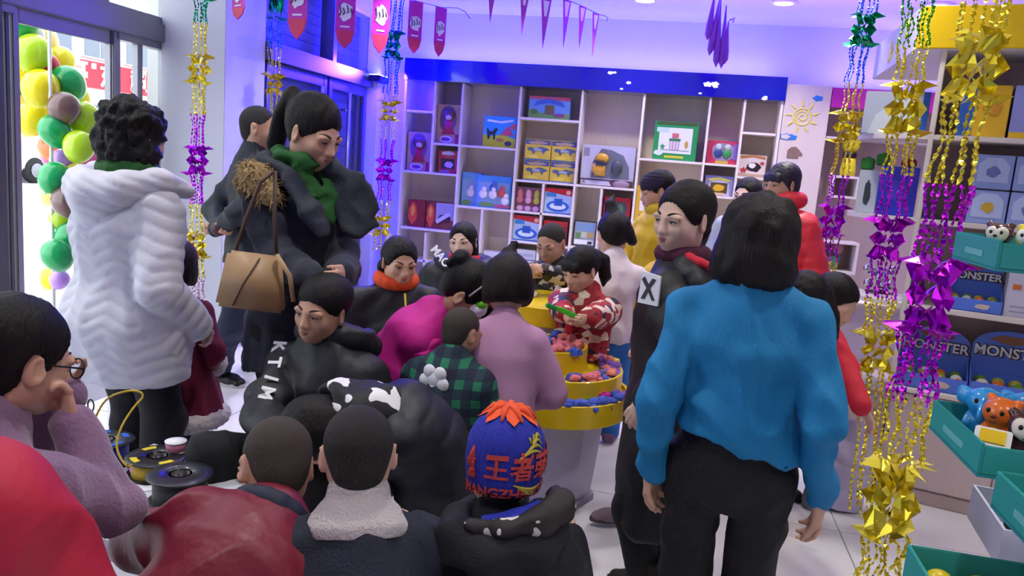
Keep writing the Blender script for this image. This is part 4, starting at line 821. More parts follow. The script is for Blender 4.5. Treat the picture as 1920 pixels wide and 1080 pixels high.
# ---------------------------------------------------------------- clothes
NAVY = mat('navy_cloth', '#1b2030', .75, bump=.25, scale=120, sheen=.1); BLACKC = mat('black_padded_nylon', '#15161c', .55, bump=.2, scale=40); BLACKM = mat('black_matte_cloth', '#141519', .85, bump=.3, scale=150)
DENIM = mat('dark_denim', '#1c2438', .85, bump=.3, scale=200); SHOEB = mat('black_shoe_leather', '#131316', .45); SOLEW = mat('pale_sole', '#b9b4b4', .6); SOLEK = mat('dark_sole', '#22201f', .7)
WHITEP = mat('white_down_coat', '#cdced9', .55, bump=.12, scale=30); MAROON = mat('maroon_wool', '#6d1033', .8, bump=.25, scale=120); FURW = mat('white_fur', '#dcd3d4', .95, bump=1., scale=160); TEAL = mat('teal_blue_knit', '#0a74a8', .75, bump=.3, scale=220, stretch=(1, 1, .3)); PINKS = mat('dusty_pink_knit', '#b486a8', .8, bump=.2, scale=200)
PURP = mat('mauve_fuzzy_knit', '#80607e', .9, bump=.4, scale=120, sheen=.4, var=.12); REDFG = mat('crimson_jacket', '#b31c38', .6, bump=.2, scale=60); WINE = mat('wine_red_nylon', '#6f1329', .45, bump=.25, scale=35); MAGENTA = mat('magenta_wool', '#c01889', .7, bump=.15, scale=150); PALEP = mat('pale_lilac_knit', '#c4b2ce', .8, bump=.2, scale=200)
YELC = mat('mustard_down_coat', '#c2a008', .6, bump=.15, scale=40); REDP = mat('red_down_coat', '#d8303a', .5, bump=.15, scale=40); GREYJ = mat('pale_grey_jacket', '#9aa3b4', .7, bump=.2, scale=60); WSHIRT = mat('white_pink_sweatshirt', '#d6c6d0', .8, bump=.15, scale=150); BLUEP = mat('bright_blue_trousers', '#2267ae', .75, bump=.2, scale=100)
GREENS = mat('green_scarf_cloth', '#19551d', .75, bump=.3, scale=90, var=.15); ORANGES = mat('orange_scarf_knit', '#c94418', .8, bump=.4, scale=90); REDS = mat('red_scarf_cloth', '#a8202c', .8, bump=.3, scale=90); REDT = mat('red_sweater', '#c41e34', .75, bump=.2, scale=120); SHADOWB = mat('dark_navy_jacket', '#141c28', .6, bump=.25, scale=50)
WHITEL = mat('white_emblem', '#e4e4ea', .5); MAUVEC = mat('plum_scarf', '#4c1a34', .85, bump=.4, scale=90)
SEQ = {}
def furry(v, a=.010, f=160, seed=3): return a*(.6*wob(v, f, seed, 6)+.5*wob(v, f*2, seed+1, 6))

TZ = .48
# 1 -- woman in the white down coat
p = Person('woman with curly black hair in a white quilted down coat by the glass door', H=1.60, yaw=126, head_at=at(256, 262, 2.8), head=(0, 6, 0), armR=(-.05, -.12, -.42), armL=(.02, -.24, -.36), poleL=(.1, .7, -.6), poleR=(-.35, 1, -.2), legR=(0, 0), curlR=40)
p.body(showhands='LR', face=.008, hands=.008); p.hair('bob', curl=.011, extra=[('e', (0, .15, .22), (.47, .50, .42), .1), ('e', (0, .28, -.1), (.42, .34, .42), .1)], low=-.55, name='curly_hair', cfreq=95)
o = p.top(WHITEP, hem=.22, loose=.058, sl=.038, flare=.01, hips=.05, puff=(.0055, .047), chev=(.045, .16), fold=.003, collar=.02, name='down_coat', res=.009, hemn=(0, 0, -1), chest=.012)
S = Soft(); NB = p.NB
S.chain([NB+p.W(q) for q in ((.15, -.10, .00), (.17, .0, .0), (.11, .10, -.03), (0, .13, -.05), (-.11, .10, -.03), (-.17, .0, .0), (-.16, -.12, -.03))], [(.035, .03), (.045, .045), (.055, .06), (.065, .075), (.055, .06), (.045, .045), (.03, .03)], k=.03)
S.limb(NB+p.W((0, .13, -.06)), NB+p.W((0, .15, -.20)), (.13, .05), (.06, .03), p.lat, .05)
p.obj('hood', S, WHITEP, .009, (), lambda v: .006*(np.abs(np.sin(math.pi*((v-NB)@nv3((.35, .1, 1)))/.035))**.55-.6))
p.ring('green_scarf', GREENS, NB+nv3((0, 0, .035)), p.d3, .075, .032)
p.pants(BLACKM, .022, hem=-.02); p.shoes(SHOEB, SOLEK)
# 2 -- child in the maroon dress coat
p = Person('small child in a maroon dress coat with white fur cuffs and hem', H=1.10, child=1, yaw=165, head_at=at(330, 498, 3.14), armR=(-.02, -.06, -.235), armL=(.05, -.1, -.28), skin=3, headscale=.95, curlR=50)
p.body(face=.007); p.hair('bob', low=-.4); p.top(MAROON, hem=.06, loose=.022, sl=.018, sleeve=.92, name='dress_coat'); k_ = p.skirt(MAROON, .15, .15, .205, fold=.008)
hb = p.P[0]-nv3((0, 0, .15)); p.ring('fur_hem', FURW, hb, (0, 0, 1), .190, .034, p.lat, .84, disp=lambda v: furry(v, .006), n=24)
for q in 'LR': w_ = getattr(p, 'wr'+q); e_ = getattr(p, 'el'+q); p.ring('fur_cuff', FURW, w_+unit(e_-w_)*.045, w_-e_, .026, .030, disp=lambda v: furry(v, .005))
S = Soft(); S.ell(p.hp(0, .04, .17), (.43*p.hh, .48*p.hh, .44*p.hh)); S.cut(p.hp(0, 0, .0), (0, 0, -1)); p.obj('plaid_hat', S, pattern_mat('red_black_plaid', 'voronoi', [(0, '#7a1426'), (.6, '#17121a')], 14, rnd=0.), .009)
p.pants(BLACKM, .006); p.shoes(mat('grey_shoe', '#7a6f72', .6), SOLEW)
# 3 -- man in black jacket
p = Person('man in a black jacket and dark jeans with hands clasped behind his back', H=1.745, yaw=108, head_at=at(488, 240, 4.5), head=(-32, 4, 0), armL=(.02, .16, -.46), armR=(-.12, .15, -.45), wristL=at(415, 425, 4.42), wristR=at(407, 428, 4.40), poleL=(.9, .3, -.2), poleR=(-.9, .3, -.2), legL=(-.03, -.16), legR=(.02, .18), skin=1, bulk=1.06, curlL=55, curlR=55)
p.footdir = dict(L=unit((.85, .35, 0)), R=unit((.9, -.15, 0)))
p.setleg('R', at(432, 612, 4.52), (-2.76, 4.28, .075)); p.setleg('L', at(462, 600, 4.72), (-2.74, 4.70, .075))
p.body(face=.007, hands=.0075); p.face(); p.hair('crop', m=BUZZ, low=-.42); p.top(SHADOWB, hem=.10, loose=.03, sl=.022, name='jacket', collar=.035, fold=.007); p.pants(DENIM, .022, fold=.007); p.shoes(SHOEB, SOLEW)
S = Soft(); S.ell(nv3(at(410, 428, 4.36)), (.045, .04, .045)); p.obj('held_cap', S, mat('dark_red_leather', '#4a2328', .4), .006)
# 4 -- woman in navy coat
p = Person('woman in a navy coat with wide collar, fur hood and green scarf', H=1.70, neck=.34, yaw=36, head_at=at(590, 250, 2.9), head=(12, 22, 0), armR=(-.0, -.12, -.45), poleR=(.1, 1, -.2), wristL=at(640, 512, 2.76), armL=(.02, -.25, -.42), poleL=(.6, .7, -.2), skin=0, curlL=45, curlR=35, bulk=.88)
p.setarm('R', at(516, 468, 2.86), at(566, 512, 2.74))
p.body(face=.005, hands=.0055); p.face(closed=.62); p.hair('tied', extra=[('c', [(0, .42, .34), (0, .66, .34), (0, .74, .0), (0, .70, -.5), (.02, .66, -.8)], [.12, .16, .16, .14, .06]), ('e', (0, .12, .20), (.40, .46, .43), .08)], name='ponytail_hair')
p.top(NAVY, hem=.22, loose=.036, sl=.032, flare=.02, name='coat', fold=.007, res=.009, hemn=(0, 0, -1), puff=(.004, .09))
NB = p.NB; S = Soft()
S.chain([NB+p.W(q) for q in ((.07, -.10, .0), (.12, -.15, -.05), (.14, -.18, -.14), (.10, -.20, -.2))], [(.02, .06), (.024, .09), (.024, .09), (.02, .05)], lat=p.W((-.5, -.8, 0)), k=.03)
S.chain([NB+p.W(q) for q in ((.12, .03, .03), (.0, .10, .0), (-.12, .05, .02), (-.10, -.10, -.02), (-.07, -.17, -.12), (-.03, -.2, -.2))], [(.03, .05), (.03, .06), (.03, .06), (.024, .06), (.022, .07), (.02, .05)], k=.03)
S.chain([NB+p.W(q) for q in ((.12, .03, .03), (.10, -.06, .035), (.07, -.10, .03))], [.035, .04, .04], k=.03)
p.obj('wide_collar', S, mat('dark_slate_collar', '#252c38', .7, bump=.3, scale=120), .009, (), lambda v: .004*folds(v, 30, 5))
FURT = mat('tan_fur', '#a48c62', .95, bump=.8, scale=160, var=.35); S = Soft()
S.chain([NB+p.W(q) for q in ((-.10, .13, -.05), (-.15, .07, -.02), (-.18, -.0, -.03), (-.17, -.07, -.08))], [.035, .052, .058, .04], k=.03)
fur = p.obj('fur_trim', S, FURT, .008, (), lambda v: furry(v, .007))
fv = np.array([v.co for v in fur.data.vertices]); fn = np.array([v.normal for v in fur.data.vertices]); rs = np.random.RandomState(4); b = MB()
for i in rs.choice(len(fv), 420): a_ = fv[i]; dr = unit(fn[i]+.5*rs.randn(3)+nv3((0, 0, -.4))); b.tube([a_-dr*.004, a_+dr*.012, a_+dr*.026+nv3((0, 0, -.006))], [.0035, .0028, .0004], 4, cap=False)
tag(b.build('fur_tufts', FURT, fur, True), kind='stuff')
S = Soft(); S.chain([NB+p.W(q) for q in ((.09, -.02, .06), (.045, -.09, .055), (-.045, -.09, .05), (-.09, -.02, .06), (-.05, .06, .07), (.05, .06, .07), (.09, -.02, .06))], [.03]*7, k=.02)
S.chain([NB+p.W(q) for q in ((-.05, -.08, .03), (-.02, -.12, -.06), (.02, -.15, -.20))], [(.04, .018), (.034, .016), (.02, .012)], lat=p.lat, k=.02); S.chain([NB+p.W(q) for q in ((.07, -.07, .03), (.05, -.13, -.06), (.03, -.16, -.16))], [(.04, .018), (.03, .016), (.02, .012)], lat=p.lat, k=.02)
p.obj('green_scarf', S, GREENS, .007, (), lambda v: .004*folds(v, 60, 8))
p.pants(BLACKM, .012); p.shoes(SHOEB, SOLEK, boot=.12)
# 5 -- seated teenage girl
p = Person('girl in a black padded jacket with white sleeve letters, seated and looking aside', H=1.46, yaw=-38, head_at=at(603, 580, 2.6), headscale=.95, lean=10, head=(0, 8, 6), poleR=(-.1, 1, 0), armR=(-.09, -.10, -.40), armL=(.08, -.22, -.30), wristR=at(488, 835, 2.46), legL=(.02, -.42), legR=(-.10, -.44), kneeL=(.2, -1, 1), kneeR=(-.3, -1, 1), skin=1, bulk=1.05, child=.25)
p.setleg('R', at(395, 850, 2.42), at(470, 1010, 2.55)); p.setleg('L', at(560, 905, 2.25), at(560, 1060, 2.4))
for q_ in 'LR': getattr(p, 'an'+q_)[2] = .06
p.setarm('R', at(486, 780, 2.50), at(520, 812, 2.36))
p.body(face=.005, hands=.0055); p.face(closed=.55, lips=mat('lips_dusk', '#9a6055', .5)); p.hair('tied', extra=[('e', (0, .46, .18), (.2, .18, .2)), ('e', (0, .12, .22), (.41, .46, .36), .08)], low=-.4, name='tied_hair')
p.top(BLACKC, hem=.05, loose=.05, sl=.036, name='padded_jacket', collar=.0, fold=.010, ffreq=20, res=.010, thighs=.2); p.pants(BLACKM, .022, fold=.006); p.shoes(SHOEB, SOLEW)
p.ring('hood', BLACKC, p.NB+p.W((0, .07, .01)), p.d3*.8+p.W((0, .5, 0)), .105, .05, p.lat, .9, disp=lambda v: .006*folds(v, 30, 6))
for (x_, y_), ch in zip(((524, 652), (516, 682), (508, 711), (500, 740)), 'KTIM'):
    d_ = ray(x_, y_); c_, n_ = surface(p.topobj, cam.location, d_)
    if c_ is None: continue
    A_ = unit(p.elR-p.shR); Zv = unit(n_*.5-unit(d_)*.5); Xv = unit(A_-Zv*(A_@Zv)); Yv = np.cross(Zv, Xv); lettering(ch, .062, WHITEL, p.root, tuple(c_+Zv*.011+p.off), Matrix(np.stack([Xv, Yv, Zv], 1).tolist()).to_euler(), .004, .002, 'sleeve_letter')
# 6 -- bending child in puffer
p = Person('child in a navy puffer bending over the white table with a patterned hood', H=1.10, child=.8, yaw=-78, head_at=at(600, 812, 2.2), lean=18, curve=66, headscale=1.05, head=(0, 88, 0), wristL=onz(640, 915, TZ+.025), armL=(0, -.2, -.3), wristR=onz(640, 880, TZ+.025), palmL=(0, 0, -1), palmR=(0, 0, -1), legL=(.02, -.25), legR=(-.02, -.22), kneeL=(0, -1, 1), kneeR=(0, -1, 1), skin=0, curlL=10, handL=unit((-.9, -.3, -.1)), bulk=1.05)
p.body(face=.006, hands=.0055); p.hair('bob', low=-.9)
p.top(mat('navy_puffer_nylon', '#10131f', .55, bump=.2, scale=30), hem=.08, loose=.05, sl=.036, puff=(.007, .085), fold=.006, name='puffer_jacket', res=.010)
COW = pattern_mat('black_white_patches', 'noise', [(0, '#15151a'), (.56, '#d8d8dc')], 13)
S = Soft(); hc = p.NB; S.ell(hc+nv3((.0, 0, .05)), (.12, .125, .085)); S.ell(hc+nv3((-.06, -.02, .07)), (.10, .10, .06)); S.ell(hc+nv3((-.11, -.06, .04)), (.08, .07, .07), op='s', k=.03)
p.obj('patterned_hood', S, COW, .008, (), lambda v: .008*folds(v, 26, 3)+.004*wob(v, 60, 5))
p.pants(BLACKM, .02); p.shoes(SHOEB, SOLEW)
# 7 -- boy in mauve sweater with glasses
p = Person('boy in a mauve knit sweater and glasses resting his hand on his mouth', H=1.42, child=.5, yaw=128, head_at=at(36, 672, 1.62), lean=24, curve=14, head=(-12, 16, 0), wristR=at(132, 790, 1.66), wristL=at(120, 745, 1.78), armR=(0, -.2, -.2), poleR=(-.7, .5, -1), poleL=(.4, 0, -1), legL=(0, -.35), legR=(0, -.35), kneeL=(0, -1, 1), kneeR=(0, -1, 1), skin=0, curlR=50, curlL=55, handL=unit((-.1, -.2, 1)), handR=unit((-.2, .0, 1)), palmR=(.3, .9, 0), bulk=1.2)
p.body(face=.0046, hands=.0055); p.face(closed=.4); p.hair('short', low=-.40, m=HAIR); p.top(PURP, hem=.06, loose=.026, sl=.024, name='sweater', collar=.0, fold=.008, res=.008); p.pants(BLACKM, .02); p.shoes(SHOEB, SOLEW)
for q in (1, -1):
    b = MB(); b.tube([V(tuple(p.hp(q*.15+.115*math.cos(t), -.47, -.02+.095*math.sin(t)))) for t in np.linspace(0, 6.28, 20)][:-1], .0022, 6, closed=True); b.tube([V(tuple(p.hp(*c))) for c in ((q*.265, -.46, .0), (q*.33, -.2, .01), (q*.36, .03, .02), (q*.36, .10, -.06))], .0022, 6); p.add('glasses_frame', b, MATS['lamp_black'])
# 8 -- crimson jacket, close to the camera
p = Person('person in a crimson jacket cut off by the picture edge, close to the camera', H=1.30, child=.6, yaw=140, head_at=at(-168, 610, 1.08), lean=14, curve=8, armR=(-.13, -.10, -.38), armL=(.05, -.25, -.2), legL=(0, -.35), legR=(0, -.35), kneeL=(0, -1, 1), kneeR=(0, -1, 1), skin=3, bulk=1.3)
p.body(face=.008, showhands=''); p.hair('short'); p.top(REDFG, hem=.06, loose=.035, sl=.03, name='jacket', fold=.007, res=.009); p.pants(BLACKM, .02); p.shoes(SHOEB, SOLEW)
# 9 -- boy in wine jacket
p = Person('boy with cropped hair in a wine red jacket, head bowed to the table', H=1.26, child=.75, yaw=178, head_at=at(518, 872, 1.86), lean=32, curve=14, side=-42, head=(22, 36, -8), armR=(-.03, -.26, -.14), armL=(.08, -.28, -.16), poleR=(-1, .2, -.3), poleL=(1, .2, -.3), legL=(0, -.35), legR=(0, -.35), kneeL=(0, -1, 1), kneeR=(0, -1, 1), skin=1, bulk=1.05)
p.body(face=.0055, showhands='LR', hands=.009); p.hair('crop', m=STUB, low=-.42, name='cropped_hair'); p.top(WINE, hem=.06, loose=.06, sl=.045, name='jacket', fold=.008, ffreq=19, res=.009)
p.ring('navy_collar', mat('navy_collar', '#1c2238', .7), p.NB+p.W((0, .01, .012)), p.d3, .078, .026, p.lat, .9); p.ring('collar_piping', mat('grey_piping', '#9a98a8', .6), p.NB+p.W((0, .012, -.016)), p.d3, .094, .005, p.lat, .95, res=.004)
p.pants(BLACKM, .02); p.shoes(SHOEB, SOLEW)
# 10 -- boy in navy jacket
p = Person('boy seen from behind in a navy denim jacket with a white fleece collar', H=1.22, child=.8, yaw=182, head_at=at(672, 848, 1.76), lean=14, curve=8, head=(0, 8, 2), armR=(-.03, -.30, -.10), armL=(.03, -.30, -.10), poleR=(-1, .3, -.5), poleL=(1, .3, -.5), legL=(0, -.35), legR=(0, -.35), kneeL=(0, -1, 1), kneeR=(0, -1, 1), skin=3, bulk=1.05)
p.body(face=.0055, showhands='LR', hands=.009); p.hair('crop', m=BUZZ, low=-.40, name='cropped_hair'); p.top(mat('navy_denim_jacket', '#161c2c', .8, bump=.35, scale=140, var=.15), hem=.06, loose=.04, sl=.03, name='jacket', fold=.007, res=.009)
S = Soft(); NB = p.NB; S.limb(NB+p.d3*.042, NB-p.d3*.018, (.072, .070), (.122, .112), p.lat, .01); S.limb(NB+p.d3*.14, NB-p.d3*.03, (.058, .058), (.054, .053), p.lat, .006, 's'); S.cut(NB-p.d3*.045, -p.d3, 0)
p.obj('fleece_collar', S, mat('white_fleece', '#b9b2b2', .95, bump=.8, scale=140, var=.08), .006, (), lambda v: furry(v, .0012, 120)); p.pants(BLACKM, .02); p.shoes(SHOEB, SOLEW)
# 11 -- boy in knitted hat
p = Person('boy in a blue and orange knitted hat and black hooded jacket, seen from behind', H=1.24, child=.8, yaw=172, side=9, head_at=at(943, 876, 1.83), headscale=.93, lean=12, curve=6, head=(16, 6, -3), armR=(-.03, -.30, -.10), armL=(.03, -.30, -.10), poleR=(-.25, .3, -1), poleL=(.25, .3, -1), legL=(0, -.35), legR=(0, -.35), kneeL=(0, -1, 1), kneeR=(0, -1, 1), skin=3, bulk=.92)
p.body(face=.0055, showhands='LR', hands=.009); p.hair('crop', m=BUZZ, low=-.38)
HATB = pattern_mat('knit_blue', 'noise', [(0, '#1b2488'), (.5, '#232c9c')], 240, .85); ORG = mat('knit_orange', '#e2562e', .85, bump=.4, scale=200); DORG = mat('knit_dull_red', '#b23c3a', .85, bump=.4, scale=200); YLN = mat('knit_yellow', '#a89a3c', .85)
S = Soft(); hh = p.hh; RT_ = p.hR.T; S.ell(p.hp(0, .07, .16), (.43*hh, .49*hh, .50*hh), RT_); S.limb(p.hp(0, .07, .30), p.hp(0, .09, -.22), (.425*hh, .48*hh), (.405*hh, .455*hh), p.hR@nv3((1, 0, 0)), .03); S.cut(p.hp(0, .0, -.23), p.hR@nv3((0, .1, -1))); S.ell(p.hp(0, -.02, -.25), (.36*hh, .42*hh, .28*hh), RT_, .01, 's')
hat = p.obj('knitted_hat', S, HATB, .006, (), lambda v: .0012*np.sin(np.arctan2(*(((v-p.HC)@p.hR)[:, :2].T))*46))
_hv = BVHTree.FromPolygons([v.co for v in hat.data.vertices], [tuple(q.vertices) for q in hat.data.polygons])
def on_hat(a, z, lift=.010):
    """point on the hat: angle a from the back of the head towards its right, height z in head units"""
    zc = min(z, .18); o_ = p.HC+p.hR@(nv3((0, .07, zc))*hh)+p.off; el = 0 if z <= .18 else min(1.45, (z-.18)/.30)
    d_ = p.hR@nv3((-math.sin(a)*math.cos(el), math.cos(a)*math.cos(el), math.sin(el))); h_ = _hv.ray_cast(V(tuple(o_+d_*.3)), V(tuple(-d_)))[0]
    h_ = nv3(h_) if h_ is not None else o_+d_*.43*hh
    return h_+d_*lift
def hat_print(name, body, a0, z0, size, m, step=.0):
    me = text_mesh(body, size, .002, bold=.0012).copy(); bm_ = bmesh.new(); bm_.from_mesh(me); bmesh.ops.triangulate(bm_, faces=bm_.faces)
    for _ in range(3): bmesh.ops.subdivide_edges(bm_, edges=[e for e in bm_.edges if e.calc_length() > .007], cuts=1); bmesh.ops.triangulate(bm_, faces=bm_.faces)
    bm_.to_mesh(me); bm_.free(); vs = [v.co.copy() for v in me.vertices]; r_ = .45*hh
    for v, c in zip(me.vertices, vs): v.co = V(tuple(on_hat(a0+c.x/r_, z0+c.y/hh+step*c.x/hh, -.001+.0055+c.z*.6)))
    return link(name, me, m, hat)
hat_print('hat_lettering', '王者荣耀', .56, .13, .052, DORG, .05); hat_print('hat_lettering', 'WANGZHERONGYAO', .45, -.14, .032, DORG, .04)
b = MB(); c_ = p.hp(0, .09, .665)+p.off
vs = []; fs = []; 
for ring_, (zz, rr_) in enumerate(((.655, .06), (.61, .22), (.54, .30), (.47, .34))):
    for i in range(28):
        a = 2*math.pi*i/28; sp_ = (1 if i % 4 else 1.0); z_ = zz-(.05 if (i % 4 == 0 and ring_ == 3) else (-.07 if (i % 4 == 2 and ring_ == 3) else 0)); vs.append(tuple(on_hat(a, z_, .004+.003*(i % 4 == 0))))
vs.append(tuple(on_hat(0, .66, .01)*.5+on_hat(math.pi, .66, .01)*.5+nv3((0, 0, .006))))
for r_ in range(3):
    for i in range(28): fs.append((r_*28+i, r_*28+(i+1) % 28, (r_+1)*28+(i+1) % 28, (r_+1)*28+i))
fs += [(112, (i+1) % 28, i) for i in range(28)]
b.add(vs, fs); b.build('hat_top_tassel', ORG, hat, True)
b = MB()
for k_ in range(9): a = 2*math.pi*k_/9; q0 = on_hat(a, .62, .004); q1 = on_hat(a+.2, .55, .008); q2 = on_hat(a+.3, .46, .004); b.tube([q0, q1, q2], [.007, .009, .003], 6)
b.build('hat_top_petals', ORG, hat, True)
b = MB()
for a, z, r_ in ((-1.0, .15, .055), (-.95, .02, .04)):
    for k_ in range(5): t = k_*1.257+.3; b.tube([on_hat(a, z, .003), on_hat(a+.9*r_/ .2*math.cos(t)*.45, z+r_*4.2*math.sin(t)*.5, .002)], [.012, .002], 5)
b.build('hat_star', DORG, hat, True)
b = MB()
for k_ in range(4): b.tube([on_hat(.12+.16*k_+f_*(.75-.16*k_), .215+.035*k_+.05*math.sin(f_*3.1)+.03*f_, .003) for f_ in np.linspace(0, 1, 8)], [.0015, .003, .004, .004, .0035, .003, .002, .001], 5)
b.tube([on_hat(*q_, .003) for q_ in ((.42, .36), (.50, .30), (.58, .38), (.60, .30))], .0025, 5)
for k_ in range(3): b.tube([on_hat(.10+.10*k_+f_*(.85-.16*k_), -.03-.03*k_-.055*math.sin(f_*2.6), .003) for f_ in np.linspace(0, 1, 8)], [.0015, .003, .004, .004, .0035, .003, .002, .001], 5)
tag(b.build('hat_gold_pattern', YLN, hat, True), kind='stuff')
p.top(BLACKM, hem=.06, loose=.040, sl=.028, name='hooded_jacket', fold=.009, res=.009)
S = Soft(); NB = p.NB; S.chain([NB+p.W(q) for q in ((.07, -.07, .0), (.095, .0, -.01), (.085, .08, -.02), (0, .11, -.03), (-.09, .08, -.01), (-.115, .02, .01), (-.085, -.07, .01))], [(.03, .03), (.035, .04), (.045, .055), (.05, .065), (.045, .055), (.04, .045), (.03, .03)], k=.03)
p.obj('hood', S, BLACKM, .008, (), lambda v: .006*folds(v, 25, 4))
S = Soft(); S.chain([NB+p.W(q) for q in ((.05, .10, .035), (-.03, .115, .045), (-.10, .085, .06), (-.14, .02, .075), (-.12, -.05, .07))], [.016, .02, .03, .034, .02], k=.02)
p.obj('patterned_hood_lining', S, pattern_mat('brown_white_patches', 'noise', [(0, '#231d1e'), (.62, '#c9c2c0')], 24), .006, (), lambda v: .004*folds(v, 40, 4))
S = Soft(); S.chain([NB+p.W(q) for q in ((.02, .085, .045), (-.05, .08, .055), (-.09, .03, .07))], [.014, .022, .016], k=.02); p.obj('blue_scarf', S, mat('blue_scarf', '#2430a8', .8, bump=.3, scale=90), .006)
p.pants(BLACKM, .02); p.shoes(SHOEB, SOLEW)
# 12 -- woman with orange scarf
p = Person('seated woman in a black coat with an orange scarf, looking down at the children', H=1.58, yaw=14, head_at=at(750, 490, 3.9), lean=12, head=(6, 14, 0), armL=(.02, -.25, -.33), armR=(-.02, -.25, -.33), legL=(0, -.42), legR=(0, -.42), kneeL=(0, -1, 1), kneeR=(0, -1, 1), skin=0, bulk=1.1)
p.body(face=.0055, hands=.0085); p.face(closed=.55); p.hair('tied', extra=[('e', (0, .13, .13), (.41, .46, .42), .08), ('e', (-.25, .3, -.25), (.16, .16, .2))], low=-.5); p.top(BLACKC, hem=.05, loose=.045, sl=.034, name='coat', fold=.010, res=.012, thighs=.3)
p.ring('orange_scarf', ORANGES, p.NB+p.W((0, -.015, .035)), p.d3, .085, .032, p.lat, .9); p.pants(BLACKM, .02); p.shoes(SHOEB, SOLEK)
b = MB(); b.tube([p.NB+p.W((.02, -.13, -.02)), p.NB+p.W((.02, -.18, -.12)), p.NB+p.W((.02, -.2, -.2))], .006, 6); p.add('yellow_cord', b, mat('cord_yellow', '#b0962c', .7))
# 13 -- woman with red scarf
p = Person('woman with long black hair and a red scarf, seated before the bookcase', H=1.60, yaw=-5, head_at=at(868, 452, 4.9), lean=6, head=(-14, 4, -4), armL=(.03, -.25, -.33), armR=(-.03, -.25, -.33), legL=(0, -.42), legR=(0, -.42), kneeL=(0, -1, 1), kneeR=(0, -1, 1), skin=2, bulk=1.12)
p.body(face=.006, hands=.0085); p.face(closed=.45); p.hair('long', low=-.9, extra=[('c', [(.26, .12, -.2), (.32, .05, -.7)], [.16, .12]), ('c', [(-.24, .12, -.2), (-.26, .10, -.7)], [.16, .12])]); p.top(BLACKC, hem=.05, loose=.055, sl=.036, name='coat', fold=.010, res=.013, thighs=.3)
p.ring('red_scarf', REDS, p.NB+p.W((0, -.02, .03)), p.d3, .075, .03, p.lat, .9); p.ring('hood', BLACKC, p.NB+p.W((0, .04, -.01)), p.d3, .15, .05, p.lat, .8); p.pants(BLACKM, .02); p.shoes(SHOEB, SOLEK)
lettering('MAO', .075, WHITEL, p.root, tuple(p.NB+p.W((-.145, -.075, .035))+p.off), (1.0, .62, p_yaw if (p_yaw := rad(-25)) else 0), .004, .002, 'hood_lettering')
# 14 -- girl in magenta vest
p = Person('girl in a magenta ruffled vest with pale sleeves bending over the sand table', H=1.26, child=.9, yaw=80, head_at=at(878, 552, 2.95), lean=27, curve=4, neck=.34, head=(-4, 48, 0), wristR=at(868, 640, 2.95), wristL=at(900, 640, 3.1), armR=(0, -.1, -.35), skin=1, legL=(0, .05), legR=(0, .02), curlR=40)
p.body(face=.005, hands=.0075); p.face(closed=.7); p.hair('tied', extra=[('e', (0, .12, .18), (.40, .46, .40), .08), ('c', [(-.05, .42, .30), (-.1, .56, .30), (-.12, .62, .10)], [.15, .15, .07])], low=-.45, name='tied_hair')
b = MB(); b.tube([V(tuple(p.hp(.43*math.cos(t), -.05, .12+.46*math.sin(t)))) for t in np.linspace(0, math.pi, 14)], .0045, 6); hb_ = p.add('headband', b, mat('headband_grey', '#a9a4a8', .4))
b = MB()
for q in (1, -1): b.add([tuple(p.hp(q*.14+x*.1, -.05+y, .52+z*.6)) for x, y, z in ((-1, -.03, -.04), (1, -.03, -.06), (0, 0, .17), (-1, .05, -.04), (1, .05, -.06))], [(0, 1, 2), (1, 4, 2), (4, 3, 2), (3, 0, 2), (0, 3, 4, 1)])
p.add('headband_ear', b, MATS['lamp_black'], False, hb_)
p.top(PALEP, hem=.0, loose=-.012, sl=.016, name='pale_sweater', fold=.005, res=.009)
S = Soft(); P = p.P; S.limb(p.NB+p.d3*.01, P[2]+p.d3*.03, (.085, .075), (.155, .13), p.latT, .04); S.limb(P[2]+p.d3*.03, P[1], (.15, .125), (.16, .14), p.latT, .04); S.limb(P[1], P[0], (.16, .14), (.185, .16), p.lat, .05); S.limb(P[0], P[0]+nv3((-.04, 0, -.12)), (.185, .16), (.215, .19), p.lat, .04); S.cut(P[0]+nv3((0, 0, -.14)), (0, 0, -1))
for q in 'LR':
    w_ = getattr(p, 'sh'+q); S.ell(w_, (.062, .062, .05), None, .03); S.limb(p.NB, w_, .07, .062, k=.03)
p.obj('magenta_vest', S, MAGENTA, .009, (), lambda v: .006*folds(v, 26, 9)+.004*wob(v, 60, 2))
for q in 'LR':
    w_ = getattr(p, 'sh'+q); e_ = getattr(p, 'el'+q); p.ring('shoulder_ruffle', MAGENTA, w_+unit(e_-w_)*.035, e_-w_, .06, .016, disp=lambda v: .007*np.sin(v[:, 2]*150)+.004*wob(v, 120, 4))
p.pants(mat('dark_leggings', '#2a2030', .8), .012); p.shoes(SHOEB, SOLEW)
